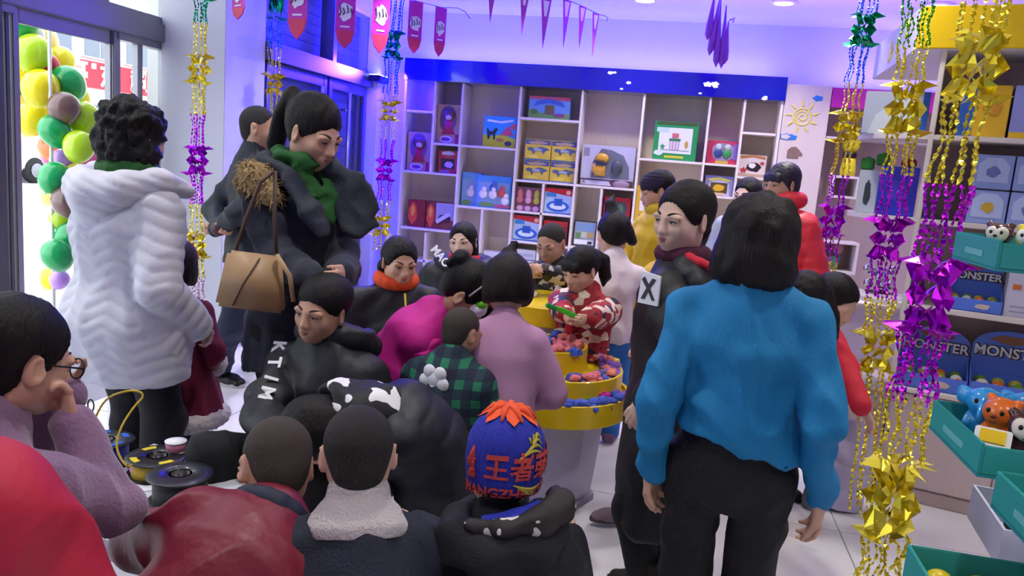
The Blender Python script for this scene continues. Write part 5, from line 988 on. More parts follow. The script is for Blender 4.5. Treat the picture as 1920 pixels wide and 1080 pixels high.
# 15 -- toddler in plaid
PLAID = mat('green_navy_plaid', '#16303a', .85); nt, bs = nodes_of(PLAID); tc = nt.nodes.new('ShaderNodeTexCoord'); sx = nt.nodes.new('ShaderNodeSeparateXYZ'); nt.links.new(tc.outputs['Object'], sx.inputs[0])
def band(o_, sc_, thr):
    m1 = nt.nodes.new('ShaderNodeMath'); m1.operation = 'MULTIPLY'; m1.inputs[1].default_value = sc_; m2 = nt.nodes.new('ShaderNodeMath'); m2.operation = 'SINE'; m3 = nt.nodes.new('ShaderNodeMath'); m3.operation = 'GREATER_THAN'; m3.inputs[1].default_value = thr
    nt.links.new(o_, m1.inputs[0]); nt.links.new(m1.outputs[0], m2.inputs[0]); nt.links.new(m2.outputs[0], m3.inputs[0]); return m3.outputs[0]
ad = nt.nodes.new('ShaderNodeMath'); ad.operation = 'ADD'; nt.links.new(band(sx.outputs[0], 105, .1), ad.inputs[0]); nt.links.new(band(sx.outputs[2], 105, .1), ad.inputs[1]); hf = nt.nodes.new('ShaderNodeMath'); hf.operation = 'MULTIPLY'; hf.inputs[1].default_value = .45; nt.links.new(ad.outputs[0], hf.inputs[0])
rr = ramp(nt, [(0, '#141a30'), (.3, '#15303a'), (.7, '#1d6a4c')]); nt.links.new(hf.outputs[0], rr.inputs[0]); nt.links.new(rr.outputs[0], bs.inputs['Base Color'])
p = Person('toddler with shaved hair in a green and navy plaid shirt at the sand table', H=.90, child=1, yaw=150, head_at=at(866, 622, 2.66), lean=10, head=(-15, 14, 0), wristR=at(912, 735, 2.66), armR=(-.05, -.18, -.2), armL=(.02, -.2, -.1), skin=1, headscale=.93, bulk=1.12, curlR=30)
p.body(face=.005, hands=.0055); p.hair('crop', m=STUB, low=-.42); p.top(PLAID, hem=.06, loose=.034, sl=.026, name='plaid_shirt', fold=.005, res=.008)
c_, n_ = surface(p.topobj, cam.location, ray(814, 712)); n_ = n_ if n_ is not None else p.W((0, 1, 0)); c_ = c_ if c_ is not None else p.P[1]; n_ = unit(n_-nv3((0, 0, n_[2]))); u_ = np.cross((0, 0, 1), n_); b = MB(); Mr = Matrix(np.stack([u_, n_, nv3((0, 0, 1))], 1).tolist())
for dx, dz, r_ in [(0, 0, .030)]+[(.036*math.cos(k_*1.257+.9), .030*math.sin(k_*1.257+.9), .024) for k_ in range(5)]: b.ball(tuple(c_+u_*dx+nv3((0, 0, dz))), (r_, .012, r_), 12, 8, Mr)
p.add('white_cloud_patch', b, mat('patch_white', '#d2d2d8', .8)); p.pants(DENIM, .018); p.shoes(SHOEB, SOLEW)
# 16 -- girl in pink sweater
p = Person('girl seen from behind in a long dusty pink sweater at the sand table', H=1.15, child=1, yaw=180, head_at=at(950, 534, 2.78), headscale=.93, lean=8, head=(14, 22, -2), armL=(.03, -.16, -.22), armR=(-.02, -.15, -.25), poleL=(.6, .8, -.3), poleR=(-.6, .8, -.3), skin=3, curlL=45, curlR=45, bulk=.84)
p.body(face=.005, hands=.0075); p.hair('bob', low=-.36, m=HAIRB, extra=[('e', (.0, .12, .56), (.14, .14, .12)), ('c', [(0, .12, .6), (-.1, .14, .72), (-.06, .1, .78)], [.08, .07, .03])], name='topknot_hair'); p.top(PINKS, hem=.17, loose=.020, sl=.022, flare=.012, name='sweater', fold=.007, ffreq=18, res=.009, hemn=(0, 0, -1)); p.pants(DENIM, .012); p.shoes(SHOEB, SOLEW)
# 17 -- boy in patterned sweater
PAT1 = pattern_mat('black_white_check_knit', 'voronoi', [(0, '#15161c'), (.52, '#b9b2ac'), (.8, '#3a2c30')], 30, mapscale=(1, 1, 1.2), rnd=.5)
p = Person('boy in a black and white patterned sweater playing behind the sand table', H=1.12, child=1, yaw=-18, head_at=at(1033, 455, 4.45), head=(-10, 24, 0), wristL=at(1020, 508, 4.2), wristR=at(1000, 508, 4.22), armL=(-.1, -.2, -.2), poleL=(1, .4, -.4), poleR=(-1, .4, -.4), skin=1, curlL=45, curlR=45)
p.body(face=.006, hands=.0085); p.face(closed=.7); p.hair('crop', m=BUZZ, low=-.4); p.top(PAT1, hem=.08, loose=.024, sl=.024, name='patterned_sweater', res=.011); p.pants(BLACKM, .02); p.shoes(SHOEB, SOLEW)
# 18 -- girl in red patterned jacket
PAT2 = pattern_mat('red_cream_navy_print', 'voronoi', [(0, '#8f1822'), (.40, '#d9c9b4'), (.62, '#1c2038'), (.78, '#a81e26'), (.9, '#c9b49c')], 20, mapscale=(1, 1, 1.4), rot=(.3, .5, .2), rnd=.55)
p = Person('girl with a ponytail and red patterned jacket holding a green toy', H=1.08, child=1, yaw=-28, head_at=at(1088, 505, 3.80), head=(-14, 22, 0), wristL=at(1098, 598, 3.45), wristR=at(1062, 600, 3.47), armL=(-.1, -.2, -.2), poleL=(1, .5, -.5), poleR=(-1, .5, -.5), skin=3, curlL=50, curlR=50, bulk=1.1)
p.body(face=.005, hands=.0055); p.face(closed=.7); p.hair('tied', fringe=True, extra=[('e', (0, .13, .15), (.40, .46, .41), .08), ('e', (0, .48, .22), (.12, .1, .12)), ('c', [(.12, .50, .22), (.2, .62, .0), (.22, .58, -.4), (.18, .5, -.62)], [.12, .17, .15, .05])], name='ponytail_hair')
p.top(PAT2, hem=.14, loose=.034, sl=.030, name='patterned_jacket', res=.009, fold=.006, collar=.02); S = Soft(); f_ = p.fwd
S.chain([p.NB+p.W((0, -.085, -.03)), p.P[2]+p.W((0, -.145, -.01)), p.P[1]+p.W((0, -.152, 0)), p.P[0]+p.W((0, -.16, -.08))], [(.02, .012)]*4, lat=p.lat, k=.01); p.obj('red_placket', S, REDT, .007)
for q in 'LR': w_ = getattr(p, 'wr'+q); e_ = getattr(p, 'el'+q); p.ring('red_cuff', REDT, w_+unit(e_-w_)*.02, w_-e_, .024, .018)
p.pants(mat('dark_red_trousers', '#4c1420', .8), .016); p.shoes(SHOEB, SOLEW)
# 19 -- girl in white sweatshirt
p = Person('girl seen from behind in a white sweatshirt and bright blue trousers', H=1.20, child=.9, yaw=172, head_at=at(1150, 440, 4.3), head=(24, 18, 0), armL=(.08, -.22, -.22), armR=(-.05, -.20, -.26), skin=3, poleL=(1, .4, -.4), poleR=(-1, .4, -.4))
p.body(face=.007, hands=.0085); p.hair('tied', low=-.45, extra=[('e', (0, .12, .15), (.41, .46, .42), .08), ('c', [(.05, .1, .48), (.12, .12, .75), (.02, .1, .98)], [.22, .14, .05]), ('c', [(-.3, .25, .05), (-.42, .25, -.2)], [.16, .12])]); p.top(WSHIRT, hem=.06, loose=.026, sl=.022, name='sweatshirt', res=.011); p.pants(BLUEP, .022); p.shoes(mat('purple_shoe', '#6a4a6c', .6), SOLEW)
# 20 -- woman in yellow coat
p = Person('woman in a mustard yellow down coat and dark knitted hat, facing aside', H=1.58, yaw=-58, head_at=at(1230, 358, 4.85), head=(-14, 16, 0), armL=(.0, -.26, -.32), armR=(-.02, -.25, -.33), poleL=(1, .6, -.3), skin=1, curlL=45, curlR=45)
p.body(face=.006, hands=.0085); p.face(closed=.6); p.hair('short', low=-.42); p.top(YELC, hem=.20, loose=.04, sl=.034, name='down_coat', res=.012, puff=(.006, .10), fold=.007, hemn=(0, 0, -1)); p.ring('coat_collar', YELC, p.NB+nv3((0, 0, .02)), p.d3, .08, .035, p.lat, .9)
S = Soft(); hh = p.hh; S.ell(p.hp(0, .05, .20), (.42*hh, .48*hh, .40*hh), p.hR.T); S.cut(p.hp(0, 0, .12), p.hR@nv3((0, .25, -1))); p.obj('knitted_hat', S, mat('dark_violet_knit', '#221a34', .9, bump=.5, scale=120), .008, (), lambda v: .002*np.sin(v[:, 2]*300)); p.pants(BLACKM, .016); p.shoes(SHOEB, SOLEK)
# 21 -- woman in long black coat
p = Person('woman in a long black coat with white sleeve emblem, looking over her shoulder', H=1.60, yaw=-108, head_at=at(1280, 408, 2.52), head=(66, 8, 2), neck=.34, lean=2, armL=(.06, -.22, -.46), wristL=at(1218, 742, 2.40), handL=unit((-.5, -.1, -.8)), poleL=(.5, 1, -.2), armR=(.0, .02, -.47), skin=2, legL=(.0, .02), legR=(.0, -.03), curlL=35, bulk=1.04)
p.body(face=.0048, hands=.0055); p.face(closed=.58, look=(-.3, -.1)); p.hair('tied', m=HAIRB, extra=[('e', (0, .13, .14), (.395, .46, .415), .08), ('e', (.0, .34, -.18), (.22, .2, .24))], low=-.42, name='tied_hair')
p.top(BLACKC, hem=.44, loose=.050, sl=.036, flare=.01, name='long_padded_coat', res=.009, fold=.010, ffreq=16, hemn=(0, 0, -1), hips=.0)
p.ring('hood', BLACKC, p.NB+p.W((0, .08, -.05)), p.d3*.7+p.W((0, .6, 0)), .105, .046, p.lat, .95, disp=lambda v: .006*folds(v, 30, 6)); p.ring('plum_scarf', MAUVEC, p.NB+p.W((0, -.01, .035)), p.d3, .070, .030, p.lat, .9); 
p.ring('red_hood_lining', REDT, p.NB+p.W((.0, .08, .025)), p.d3*.9+p.W((0, .3, 0)), .10, .014, p.lat, .9)
c_, n_ = surface(p.topobj, cam.location, ray(1222, 540))
if c_ is None: c_, n_ = p.shL, p.lat
A_ = nv3((0, 0, -1)); out = unit(n_*.7-unit(c_-nv3(cam.location))*.4); out = unit(out-A_*(out@A_)); sd = -np.cross(A_, out)
def plate(poly, lift, t=.006): 
    b = MB(); M_ = Matrix.Translation(V(tuple(c_+out*lift)))@Matrix(np.stack([sd, out, -A_], 1).tolist()).to_4x4(); b.prism(poly, t, M_); return b
em = p.add('sleeve_emblem', plate([(-.036, -.05), (.036, -.05), (.036, .042), (-.030, .05)], .008, .008), WHITEL, False)
p.add('emblem_mark', plate([(-.025, -.035), (-.012, -.035), (.0, -.01), (.015, -.035), (.026, -.035), (.005, .0), (.024, .03), (.01, .032), (-.002, .012), (-.018, .034), (-.028, .025), (-.008, .0)], .0150, .003), MATS['print_dark'], False, em)
p.pants(BLACKM, .02); p.shoes(mat('dark_suede_boot', '#1f1b1a', .9, bump=.4, scale=120), SOLEK, boot=.16)
# 22 -- woman in teal sweater
p = Person('woman in a teal blue knit sweater and black trousers, seen from behind', H=1.56, yaw=178, head_at=at(1423, 462, 1.98), head=(-6, 4, 0), armL=(.04, .02, -.445), armR=(-.07, .01, -.445), poleL=(.15, 1, 0), poleR=(-.2, 1, 0), skin=0, bulk=.96, neck=-.02, curlL=30, curlR=35, palmL=(-.6, .3, 0), palmR=(.7, .2, 0))
p.body(face=.006, hands=.0055); p.hair('bob', m=HAIRB, curl=.006, extra=[('e', (0, .10, .24), (.44, .47, .40), .1), ('e', (0, .22, -.18), (.46, .36, .40), .12), ('e', (.28, .12, -.25), (.2, .26, .3), .1), ('e', (-.28, .12, -.25), (.2, .26, .3), .1)], low=-.56, name='curly_hair')
p.top(TEAL, hem=-.055, loose=.022, sl=.014, belly=.014, hips=.014, name='sweater', res=.008, fold=.009, ffreq=34, collar=.015, hemn=unit((-.22, 0, -1))); p.pants(BLACKM, .016, fold=.005, res=.010); p.shoes(SHOEB, SOLEK)
b = MB(); w_, e_ = p.wrL, p.elL; A_ = unit(w_-e_); u_ = unit(np.cross(A_, (0, 1, 0))); v_ = np.cross(A_, u_); b.tube([w_-A_*.004+u_*.032*math.cos(t)+v_*.028*math.sin(t) for t in np.linspace(0, 6.28, 17)][:-1], .004, 6, closed=True); p.add('bracelet', b, mat('pale_jade', '#b9c4c4', .2))
# 23 -- woman in grey jacket
p = Person('woman in a pale grey jacket standing behind the teal sweater, face half hidden', H=1.55, headscale=1.1, yaw=-15, head_at=at(1400, 366, 5.75), head=(-15, 8, 0), armL=(.05, -.2, -.4), armR=(-.08, -.15, -.42), skin=2)
p.body(face=.007, hands=.0085); p.face(closed=.5); p.hair('tied', extra=[('e', (0, .13, .14), (.40, .46, .42), .08)], low=-.5); p.top(GREYJ, hem=.1, loose=.04, sl=.034, name='jacket', res=.013); p.pants(BLACKM, .016); p.shoes(SHOEB, SOLEK)
# 24 -- woman in red down coat
p = Person('woman in a high collared red down coat before the sun decal panel', H=1.62, yaw=-32, head_at=at(1464, 345, 4.75), head=(-12, 8, 0), armL=(.05, -.15, -.42), armR=(-.05, -.2, -.4), skin=1)
p.body(face=.006, hands=.0085); p.face(closed=.45); p.hair('short', fringe=True, low=-.42, m=mat('hair_navy_black', '#1d1c2a', .5, bump=.5, scale=60), extra=[('e', (0, .16, -.1), (.40, .36, .36), .1)]); p.top(REDP, hem=.1, loose=.045, sl=.036, name='down_coat', res=.012, puff=(.008, .09)); p.ring('high_collar', REDP, p.NB+p.W((0, .01, .05)), p.d3, .088, .05, p.lat, .9); p.pants(BLACKM, .016); p.shoes(SHOEB, SOLEK)
# 25 -- pompom hat, almost hidden
p = Person('person in a dark maroon bobble hat, nearly hidden behind the black coat woman', H=1.48, yaw=-10, head_at=at(1300, 392, 6.0), head=(0, 5, 0), armL=(.05, -.1, -.4), armR=(-.05, -.1, -.4), skin=2)
p.body(face=.009, showhands=''); p.hair('short'); p.top(BLACKC, hem=.1, loose=.04, sl=.034, name='coat', res=.015); p.pants(BLACKM, .016, res=.015); p.shoes(SHOEB, SOLEK)
S = Soft(); hh = p.hh; MH = mat('maroon_knit', '#3a1424', .9, bump=.5, scale=120); S.ell(p.hp(0, .05, .20), (.43*hh, .48*hh, .40*hh)); S.cut(p.hp(0, 0, .1), (0, 0, -1)); ht = p.obj('bobble_hat', S, MH, .01); S = Soft(); S.ell(p.hp(.1, .05, .80), .28*hh); p.obj('bobble', S, MH, .008, (), lambda v: furry(v, .008), parent=ht)
# 26 -- girl with long hair
p = Person('woman with long black hair in a red sweater leaning towards a small coat', H=1.50, yaw=30, head_at=at(1510, 560, 3.12), lean=30, curve=16, head=(-40, 38, 0), wristL=at(1622, 772, 3.0), wristR=at(1540, 800, 3.1), armL=(0, -.3, -.3), poleL=(.8, .3, -.3), skin=2, legL=(0, -.02), legR=(0, .05), curlR=35, handL=unit((.5, -.1, -.8)))
p.body(face=.006, hands=.0075); p.face(); p.hair('long', low=-1.6, extra=[('c', [(.25, .25, .0), (.40, .15, -.6), (.46, .0, -1.1), (.46, -.1, -1.5)], [.24, .24, .18, .06]), ('c', [(.15, .35, -.05), (.2, .35, -.6), (.2, .25, -1.1)], [.26, .24, .1])], name='long_hair'); p.top(REDT, hem=.06, loose=.022, sl=.024, name='sweater', res=.011); p.pants(DENIM, .014); p.shoes(SHOEB, SOLEK, boot=.14)
# 27 -- grey jacket behind
p = Person('person in a light grey padded jacket crouching by the white counter', H=1.50, yaw=60, head_at=at(1568, 566, 3.5), lean=40, curve=16, head=(0, 30, 0), armR=(-.05, -.25, -.25), armL=(.05, -.25, -.25), legL=(0, -.2), legR=(0, .1), skin=2, bulk=1.1)
p.body(face=.008, showhands=''); p.hair('short'); p.top(mat('light_grey_padding', '#a9a8b4', .6, bump=.2, scale=40), hem=.1, loose=.06, sl=.04, name='padded_jacket', res=.013); p.pants(BLACKM, .016, res=.014); p.shoes(SHOEB, SOLEK)
# 28 -- child behind the black coat
p = Person('child in dark trousers and grey pink trainers, mostly hidden behind the long black coat', H=1.14, child=1, yaw=-70, head_at=(.10, 3.28, 1.03), head=(0, 20, 0), wristR=(-.13, 3.12, .80), armR=(0, -.2, -.2), armL=(.0, -.25, -.2), skin=3, legL=(-.02, -.12), legR=(0, -.1), curlR=45)
p.setleg('R', (-.09, 3.13, .33), (-.115, 3.22, .07)); p.setleg('L', (.02, 3.12, .32), (-.02, 3.26, .07))
p.body(face=.008, hands=.0075); p.hair('bob'); p.top(mat('pink_cardigan', '#b07a8a', .8), hem=.08, loose=.02, sl=.02, name='cardigan', res=.013); p.pants(BLACKM, .016); p.shoes(mat('grey_pink_trainer', '#7a6a70', .7), mat('trainer_sole', '#4c4044', .7))
# ---------------------------------------------------------------- white craft table with filament spools
TOPW = mat('white_table_top', '#d5d8e2', .3, coat=.2)
t = empty('craft_table', (-1.05, 1.87, 0), 0, 'low white table with printed paper that the boys bend over', 'table')
R_ = Matrix.Rotation(-.12, 3, 'Z')
MB().box((0, 0, TZ-.015), (1.34, .56, .03), R_).build('table_top', TOPW, t, bevel=.006)
MB().box((0, 0, TZ-.07), (1.22, .44, .08), R_).build('apron', mat('table_apron', '#c4c4cc', .5), t)
for sx in (-1, 1):
    for sy in (-1, 1): MB().lathe([(.018, 0), (.022, .02), (.026, TZ-.03)], 12, c=tuple(R_ @ V((sx*.60, sy*.22, 0)))).build('leg', MATS['table_apron'], t, True)
PAPER = mat('paper_white', '#e3e6ee', .6); INK = mat('ink_blue', '#3a6a9c', .6); INKD = mat('ink_dark', '#4a4c58', .6)
def sheet(name, label, x, y, w, h, rz, m, marks, cat='paper'):
    o = empty(name, (x, y, TZ+.0015), rz, label, cat); b = MB(); n = 8
    vs = []; 
    for i in range(n+1):
        for j in range(n+1): vs.append((w*(i/n-.5), h*(j/n-.5), .004*abs(math.sin(i*1.3+j*.7))*(1 if 0 < i < n and 0 < j < n else .6)))
    vs2 = [(a, b_, c+.0012) for a, b_, c in vs]
    fs = [(i*(n+1)+j, (i+1)*(n+1)+j, (i+1)*(n+1)+j+1, i*(n+1)+j+1) for i in range(n) for j in range(n)]; N = len(vs)
    b.add(vs+vs2, [f[::-1] for f in fs]+[tuple(k+N for k in f) for f in fs]); b.build('sheet', m, o, True)
    for k, (nm, pts, r_, mm) in enumerate(marks): MB().tube([(a, b_, .0065) for a, b_ in pts], r_, 4).build(nm, mm, o)
    return o
arc = lambda cx, cy, rx, ry, a0=0, a1=6.28: [(cx+rx*math.cos(a), cy+ry*math.sin(a)) for a in np.linspace(a0, a1, 14)]
P = onz(575, 945, TZ); sheet('drawing_sheet', 'white sheet with blue outline drawing under the bending child', P.x, P.y, .32, .24, .2, PAPER, [('ink_line', arc(-.02, -.03, .03, .012), .002, INK), ('ink_line', [(.05, -.04), (.10, -.005)], .002, INK), ('ink_line', arc(-.10, .05, .02, .02), .002, INK), ('ink_line', [(.0, .06), (.1, .08), (.12, .05)], .002, INK)])
P = onz(838, 1000, TZ); sheet('foil_sheet', 'crumpled shiny white film with dark outline print between two seated boys', P.x-.02, P.y+.03, .30, .40, -.2, mat('film_white', '#dfe4f0', .15, coat=.5), [('ink_line', arc(-.04, .12, .05, .014, .2, 4), .004, INKD), ('ink_line', [(-.08, .14), (.02, .10), (.05, .115), (-.05, .15)], .003, INKD), ('ink_line', arc(.06, -.06, .02, .03), .002, INKD), ('ink_line', arc(-.02, -.12, .03, .02), .002, INKD), ('ink_line', [(.02, -.02), (.05, .01), (.04, -.05)], .002, INKD)])
P = onz(250, 905, TZ); sheet('drawing_sheet', 'white paper under the black filament spools', P.x+.02, P.y-.05, .3, .2, .3, PAPER, [('ink_line', [(-.1, -.02), (.0, -.05), (.1, .0)], .001, INKD)])
SPB = mat('spool_black', '#1e1e24', .35, coat=.2); SPF = mat('filament_black', '#24242a', .5, bump=.6, scale=120, stretch=(.2, .2, 4)); SPY = mat('filament_yellow', '#c9a81c', .4, bump=.6, scale=120, stretch=(.2, .2, 4)); SPBL = mat('filament_blue', '#1c3aa8', .4, bump=.6, scale=120, stretch=(.2, .2, 4)); LBL = mat('label_white', '#e6e6ea', .5); PATY = mat('slot_yellow', '#d6c42a', .5); PATB = mat('slot_blue', '#2c62c8', .5)
def spool(label, P, r, w, fil, slots, tilt=(0, 0)):
    t = empty('filament_spool', P, 0, label, 'spool'); t.rotation_euler = (tilt[0], tilt[1], .4); h = w
    for z0 in (0, h-.006): MB().lathe([(.026, z0), (r-.004, z0), (r, z0+.003), (r-.004, z0+.006), (.026, z0+.006), (.026, z0)], 36, cap=False).build('flange', SPB, t, True)
    MB().lathe([(.026, .0), (.026, h), (.032, h), (.032, 0)], 24, cap=False).build('hub', SPB, t, True)
    MB().lathe([(.034, .006), (r*.8, .006), (r*.8, h-.006), (.034, h-.006)], 32, cap=False).build('filament_coil', fil, t, True)
    for k in range(slots[0]):
        a0 = k*2*math.pi/max(1, slots[0])+.3; b = MB(); pl = [((r*.82)*math.cos(a0+q), (r*.82)*math.sin(a0+q)) for q in np.linspace(0, .6, 6)]+[((r*.62)*math.cos(a0+q), (r*.62)*math.sin(a0+q)) for q in np.linspace(.6, 0, 6)]
        b.add([(x, y, h+.0004) for x, y in pl]+[(x, y, h+.0012) for x, y in pl], [tuple(range(11, -1, -1)), tuple(range(12, 24))]+[(i, (i+1) % 12, 12+(i+1) % 12, 12+i) for i in range(12)]); b.build('slot', slots[1], t)
    if slots[2]: MB().box((r*.55, r*.3, h+.001), (.035, .03, .001)).build('label', LBL, t)
    return t
P = onz(338, 888, TZ+.085); s1 = spool('plain black filament spool, closest of the three on the white table', (P.x, P.y, TZ+.001), .093, .085, SPF, (0, PATY, 0))
P = onz(290, 860, TZ+.07); s2 = spool('black filament spool with yellow slots and a white label on the table', (P.x-.02, P.y+.04, TZ+.001), .095, .062, SPY, (4, PATY, 1))
P = onz(212, 835, TZ+.07); s3 = spool('blue filament spool on the far end of the white table', (P.x-.05, P.y+.02, TZ+.001), .09, .075, SPBL, (5, PATB, 0))
P = onz(318, 848, TZ+.07); c = empty('paper_cup_lid', (P.x+.0, P.y+.03, TZ+.0645), 0, 'small pink tub with a white top, on the yellow slotted spool', 'tub')
MB().lathe([(.024, 0), (.028, .004), (.031, .026), (.028, .028)], 22).build('tub', mat('tub_pink', '#c97f9a', .5), c, True); MB().lathe([(.0, .029), (.032, .029), (.033, .033), (0, .034)], 22).build('lid', LBL, c, True)
P = onz(272, 890, TZ); pf = MB(); rs = random.Random(3)
for k in range(9): pf.ball((rs.uniform(-.02, .02), rs.uniform(-.02, .02), .012+rs.uniform(0, .02)), rs.uniform(.010, .016), 8, 6)
tag(pf.build('plastic_flower', mat('plastic_pink', '#e88ab4', .4), None, True, loc=(P.x, P.y-.02, TZ)), 'bright pink moulded plastic bit lying between the spools', 'trinket')
q = [at(172, 805, 2.15), at(185, 770, 2.15), at(205, 745, 2.15), at(240, 733, 2.15), at(262, 735, 2.15), at(267, 745, 2.15), at(250, 765, 2.13), at(228, 800, 2.1), at(219, 835, 2.08), at(228, 862, 2.07), at(243, 878, 2.06)]
q = [V((p_.x, p_.y, max(p_.z, TZ+.01))) for p_ in q]; qq = []
for i_ in range(len(q)-1):
    a_, b_, c_, d_ = q[max(0, i_-1)], q[i_], q[i_+1], q[min(len(q)-1, i_+2)]
    for f_ in (0, .25, .5, .75): qq.append(.5*((2*b_)+(c_-a_)*f_+(2*a_-5*b_+4*c_-d_)*f_**2+(3*b_-a_-3*c_+d_)*f_**3))
q = qq; q.append(0)
q[-1] = V((s2.location.x-.07, s2.location.y-.02, TZ+.03))
tag(MB().tube(q, .003, 8).build('filament_strand', SPY, None, True), 'thin yellow filament strand arching up from the yellow spool', 'filament')
# 3D pen held up by the boy in the mauve sweater
b0 = at(175, 800, 1.75); pen = empty('drawing_pen', b0, 0, 'slim black pen with a loop end, standing up behind the mauve sleeve', 'pen'); d_ = V((-.25, .1, .9)).normalized()
MB().tube([V((0, 0, 0))-d_*.12, V((0, 0, 0)), d_*.035], [.004, .006, .005], 8).build('pen_body', SPB, pen, True); MB().tube([d_*.035+V((.008*math.cos(a), 0, .014+.014*math.sin(a))) for a in np.linspace(-1.57, 4.7, 14)], .0018, 6).build('loop', SPB, pen, True)
# stools under everyone who sits
STC = {'violet': '#35205c', 'blue': '#24487c', 'grey': '#70727a', 'red': '#8a2430'}
def stool(x, y, h, col, label):
    m = mat('stool_'+col, STC[col], .45); t = empty('stool', (x, y, 0), random.uniform(0, 1), label, 'stool', 'low plastic stools'); MB().lathe([(.02, h-.022), (.155, h-.03), (.16, h-.015), (.15, h), (.02, h+.001)], 24).build('seat', m, t, True)
    for k in range(4): a = k*math.pi/2+.785; MB().tube([(.17*math.cos(a), .17*math.sin(a), 0), (.125*math.cos(a), .125*math.sin(a), h-.02)], [.020, .024], 8).build('leg', m, t, True)
for who, col, label in (('girl in a black padded', 'grey', 'low grey stool under the girl with sleeve letters'), ('boy in a mauve', 'blue', 'low blue stool under the boy in glasses'), ('person in a crimson', 'red', 'low red stool under the person in crimson'), ('boy with cropped hair', 'blue', 'low blue stool under the boy in wine red'), ('boy seen from behind in a navy', 'grey', 'low grey stool under the boy with the fleece collar'), ('boy in a blue and orange', 'red', 'low red stool under the boy in the knitted hat'), ('seated woman in a black coat', 'grey', 'low grey stool under the woman with orange scarf'), ('woman with long black hair and a red scarf', 'blue', 'low blue stool under the woman with red scarf')):
    pr_ = [o for o in bpy.data.objects if o.get('label', '').startswith(who)][0]; P0_ = PELV[pr_.name]; stool(P0_[0], P0_[1], max(.15, P0_[2]-.10), col, label)
P = onz(845, 945, .36); stool(P.x, P.y, .36, 'violet', 'dark violet stool behind the white table by the knitted hat')
# ---------------------------------------------------------------- yellow sand table
SY = mat('sand_table_yellow', '#d8b800', .4, coat=.2); PED = mat('pedestal_lavender_white', '#c3bcd6', .5)
t = empty('sand_table', (-.5, 3.45, 0), 0, 'tiered round yellow play table filled with coloured play sand', 'play table')
def tray(name, cx, cy, r, zb, zr, thick=.016, parent=t, sx=1.): 
    o = MB().lathe([(.0, zb), (r-.005, zb), (r, zb+.004), (r, zr), (r-.004, zr+.003), (r-thick, zr), (r-thick, zr-.016), (0, zr-.016)], 48, c=(cx+.5, cy-3.45, 0), cap=False, R=Matrix.Diagonal((sx, 1, 1))).build(name, SY, parent, True)
    o.data.set_sharp_from_angle(angle=.6); return o
tray('lower_tray', -.485, 3.43, .345, .435, .535); tray('middle_tray', -.475, 3.50, .305, .43, .612, sx=.95); tray('inner_tray', -.56, 3.53, .20, .5, .70); tray('side_tray', -.80, 3.40, .19, .46, .635)
MB().lathe([(.20, 0), (.20, .02), (.235, .43)], 8, c=(.02, 0, 0)).build('pedestal', PED, t); MB().lathe([(.22, 0), (.22, .03)], 8, c=(.02, 0, 0)).build('plinth', mat('plinth_grey', '#8c88a0', .5), t); MB().lathe([(.10, 0), (.12, .46)], 8, c=(-.30, -.03, 0)).build('pedestal', PED, t)
t2 = empty('sand_table', (-.64, 4.06, 0), 0, 'second yellow play table top with a white dish, behind the first', 'play table')
MB().lathe([(0, .72), (.295, .72), (.30, .725), (.30, .815), (.295, .82), (0, .82)], 40, cap=False).build('table_top', SY, t2, True).data.set_sharp_from_angle(angle=.6); MB().lathe([(.12, 0), (.16, .72)], 8).build('pedestal', PED, t2)
SC = {'pink': '#e8808c', 'salmon': '#ee8a78', 'blue': '#4a62c4', 'purple': '#8a62c0', 'lilac': '#a884d0'}
def sandheap(label, cx, cy, zf, r, n, cols, seed, a0=0., a1=6.28, r0=0.):
    rs = random.Random(seed); ms = [mat('play_sand_'+c, SC[c], .9, bump=.8, scale=250, var=.12) for c in cols]; b = MB()
    for k in range(n):
        a = rs.uniform(a0, a1); q = r0+(r-r0)*math.sqrt(rs.random()); s_ = rs.uniform(.016, .034); b.cur = min(len(ms)-1, int((.5+.5*math.sin(a*2.3+seed+q*9))*len(ms)*.98+rs.uniform(-.3, .3))) if True else 0; b.cur = max(0, b.cur)
        nn = len(b.v); b.ball((q*math.cos(a), q*math.sin(a), rs.uniform(0, .034)), (s_, s_*rs.uniform(.6, 1), s_*rs.uniform(.45, .8)), 7, 5, Matrix.Rotation(rs.uniform(0, 6), 3, 'Z')); 
        b.v[nn:] = [(x+rs.uniform(-.003, .003), y+rs.uniform(-.003, .003), z+rs.uniform(-.003, .003)) for x, y, z in b.v[nn:]]
    o = b.build('play_sand', ms, None, False, loc=(cx, cy, zf)); return tag(o, label, 'play sand', kind='stuff')
sandheap('pink and blue play sand heaped in the inner tray', -.56, 3.53, .682, .165, 90, ['pink', 'salmon', 'blue'], 3)
sandheap('pink, lilac and blue play sand in the middle tray', -.475, 3.50, .594, .27, 110, ['pink', 'blue', 'lilac', 'salmon', 'purple'], 5, -1.2, 2.2, .19)
sandheap('blue and purple play sand in the lower tray', -.485, 3.43, .517, .325, 80, ['blue', 'purple', 'blue', 'pink'], 8, 3.6, 6.2, .28)
sandheap('salmon play sand in the side tray', -.80, 3.40, .617, .15, 50, ['salmon', 'pink'], 2)
MOLD = lambda c: mat('mould_'+c.strip('#'), c, .4)
def mould(label, px, py, z, r, c, n=5, q=.55):
    P = onz(px, py, z); o = empty('sand_mould', (P.x, P.y, z), random.uniform(0, 2), label, 'sand mould'); pl = star(0, 0, r, 1, n, q); b = MB(); k = len(pl)
    b.add([(x, y, -.012) for x, y in pl]+[(x*.82, y*.82, .014) for x, y in pl], [tuple(range(k))[::-1], tuple(range(k, 2*k))]+[(i, (i+1) % k, k+(i+1) % k, k+i) for i in range(k)]); b.build('mould_body', MOLD(c), o); MB().lathe([(.0, .014), (r*.3, .014), (r*.25, .020), (0, .021)], 12).build('knob', MOLD(c), o, True)
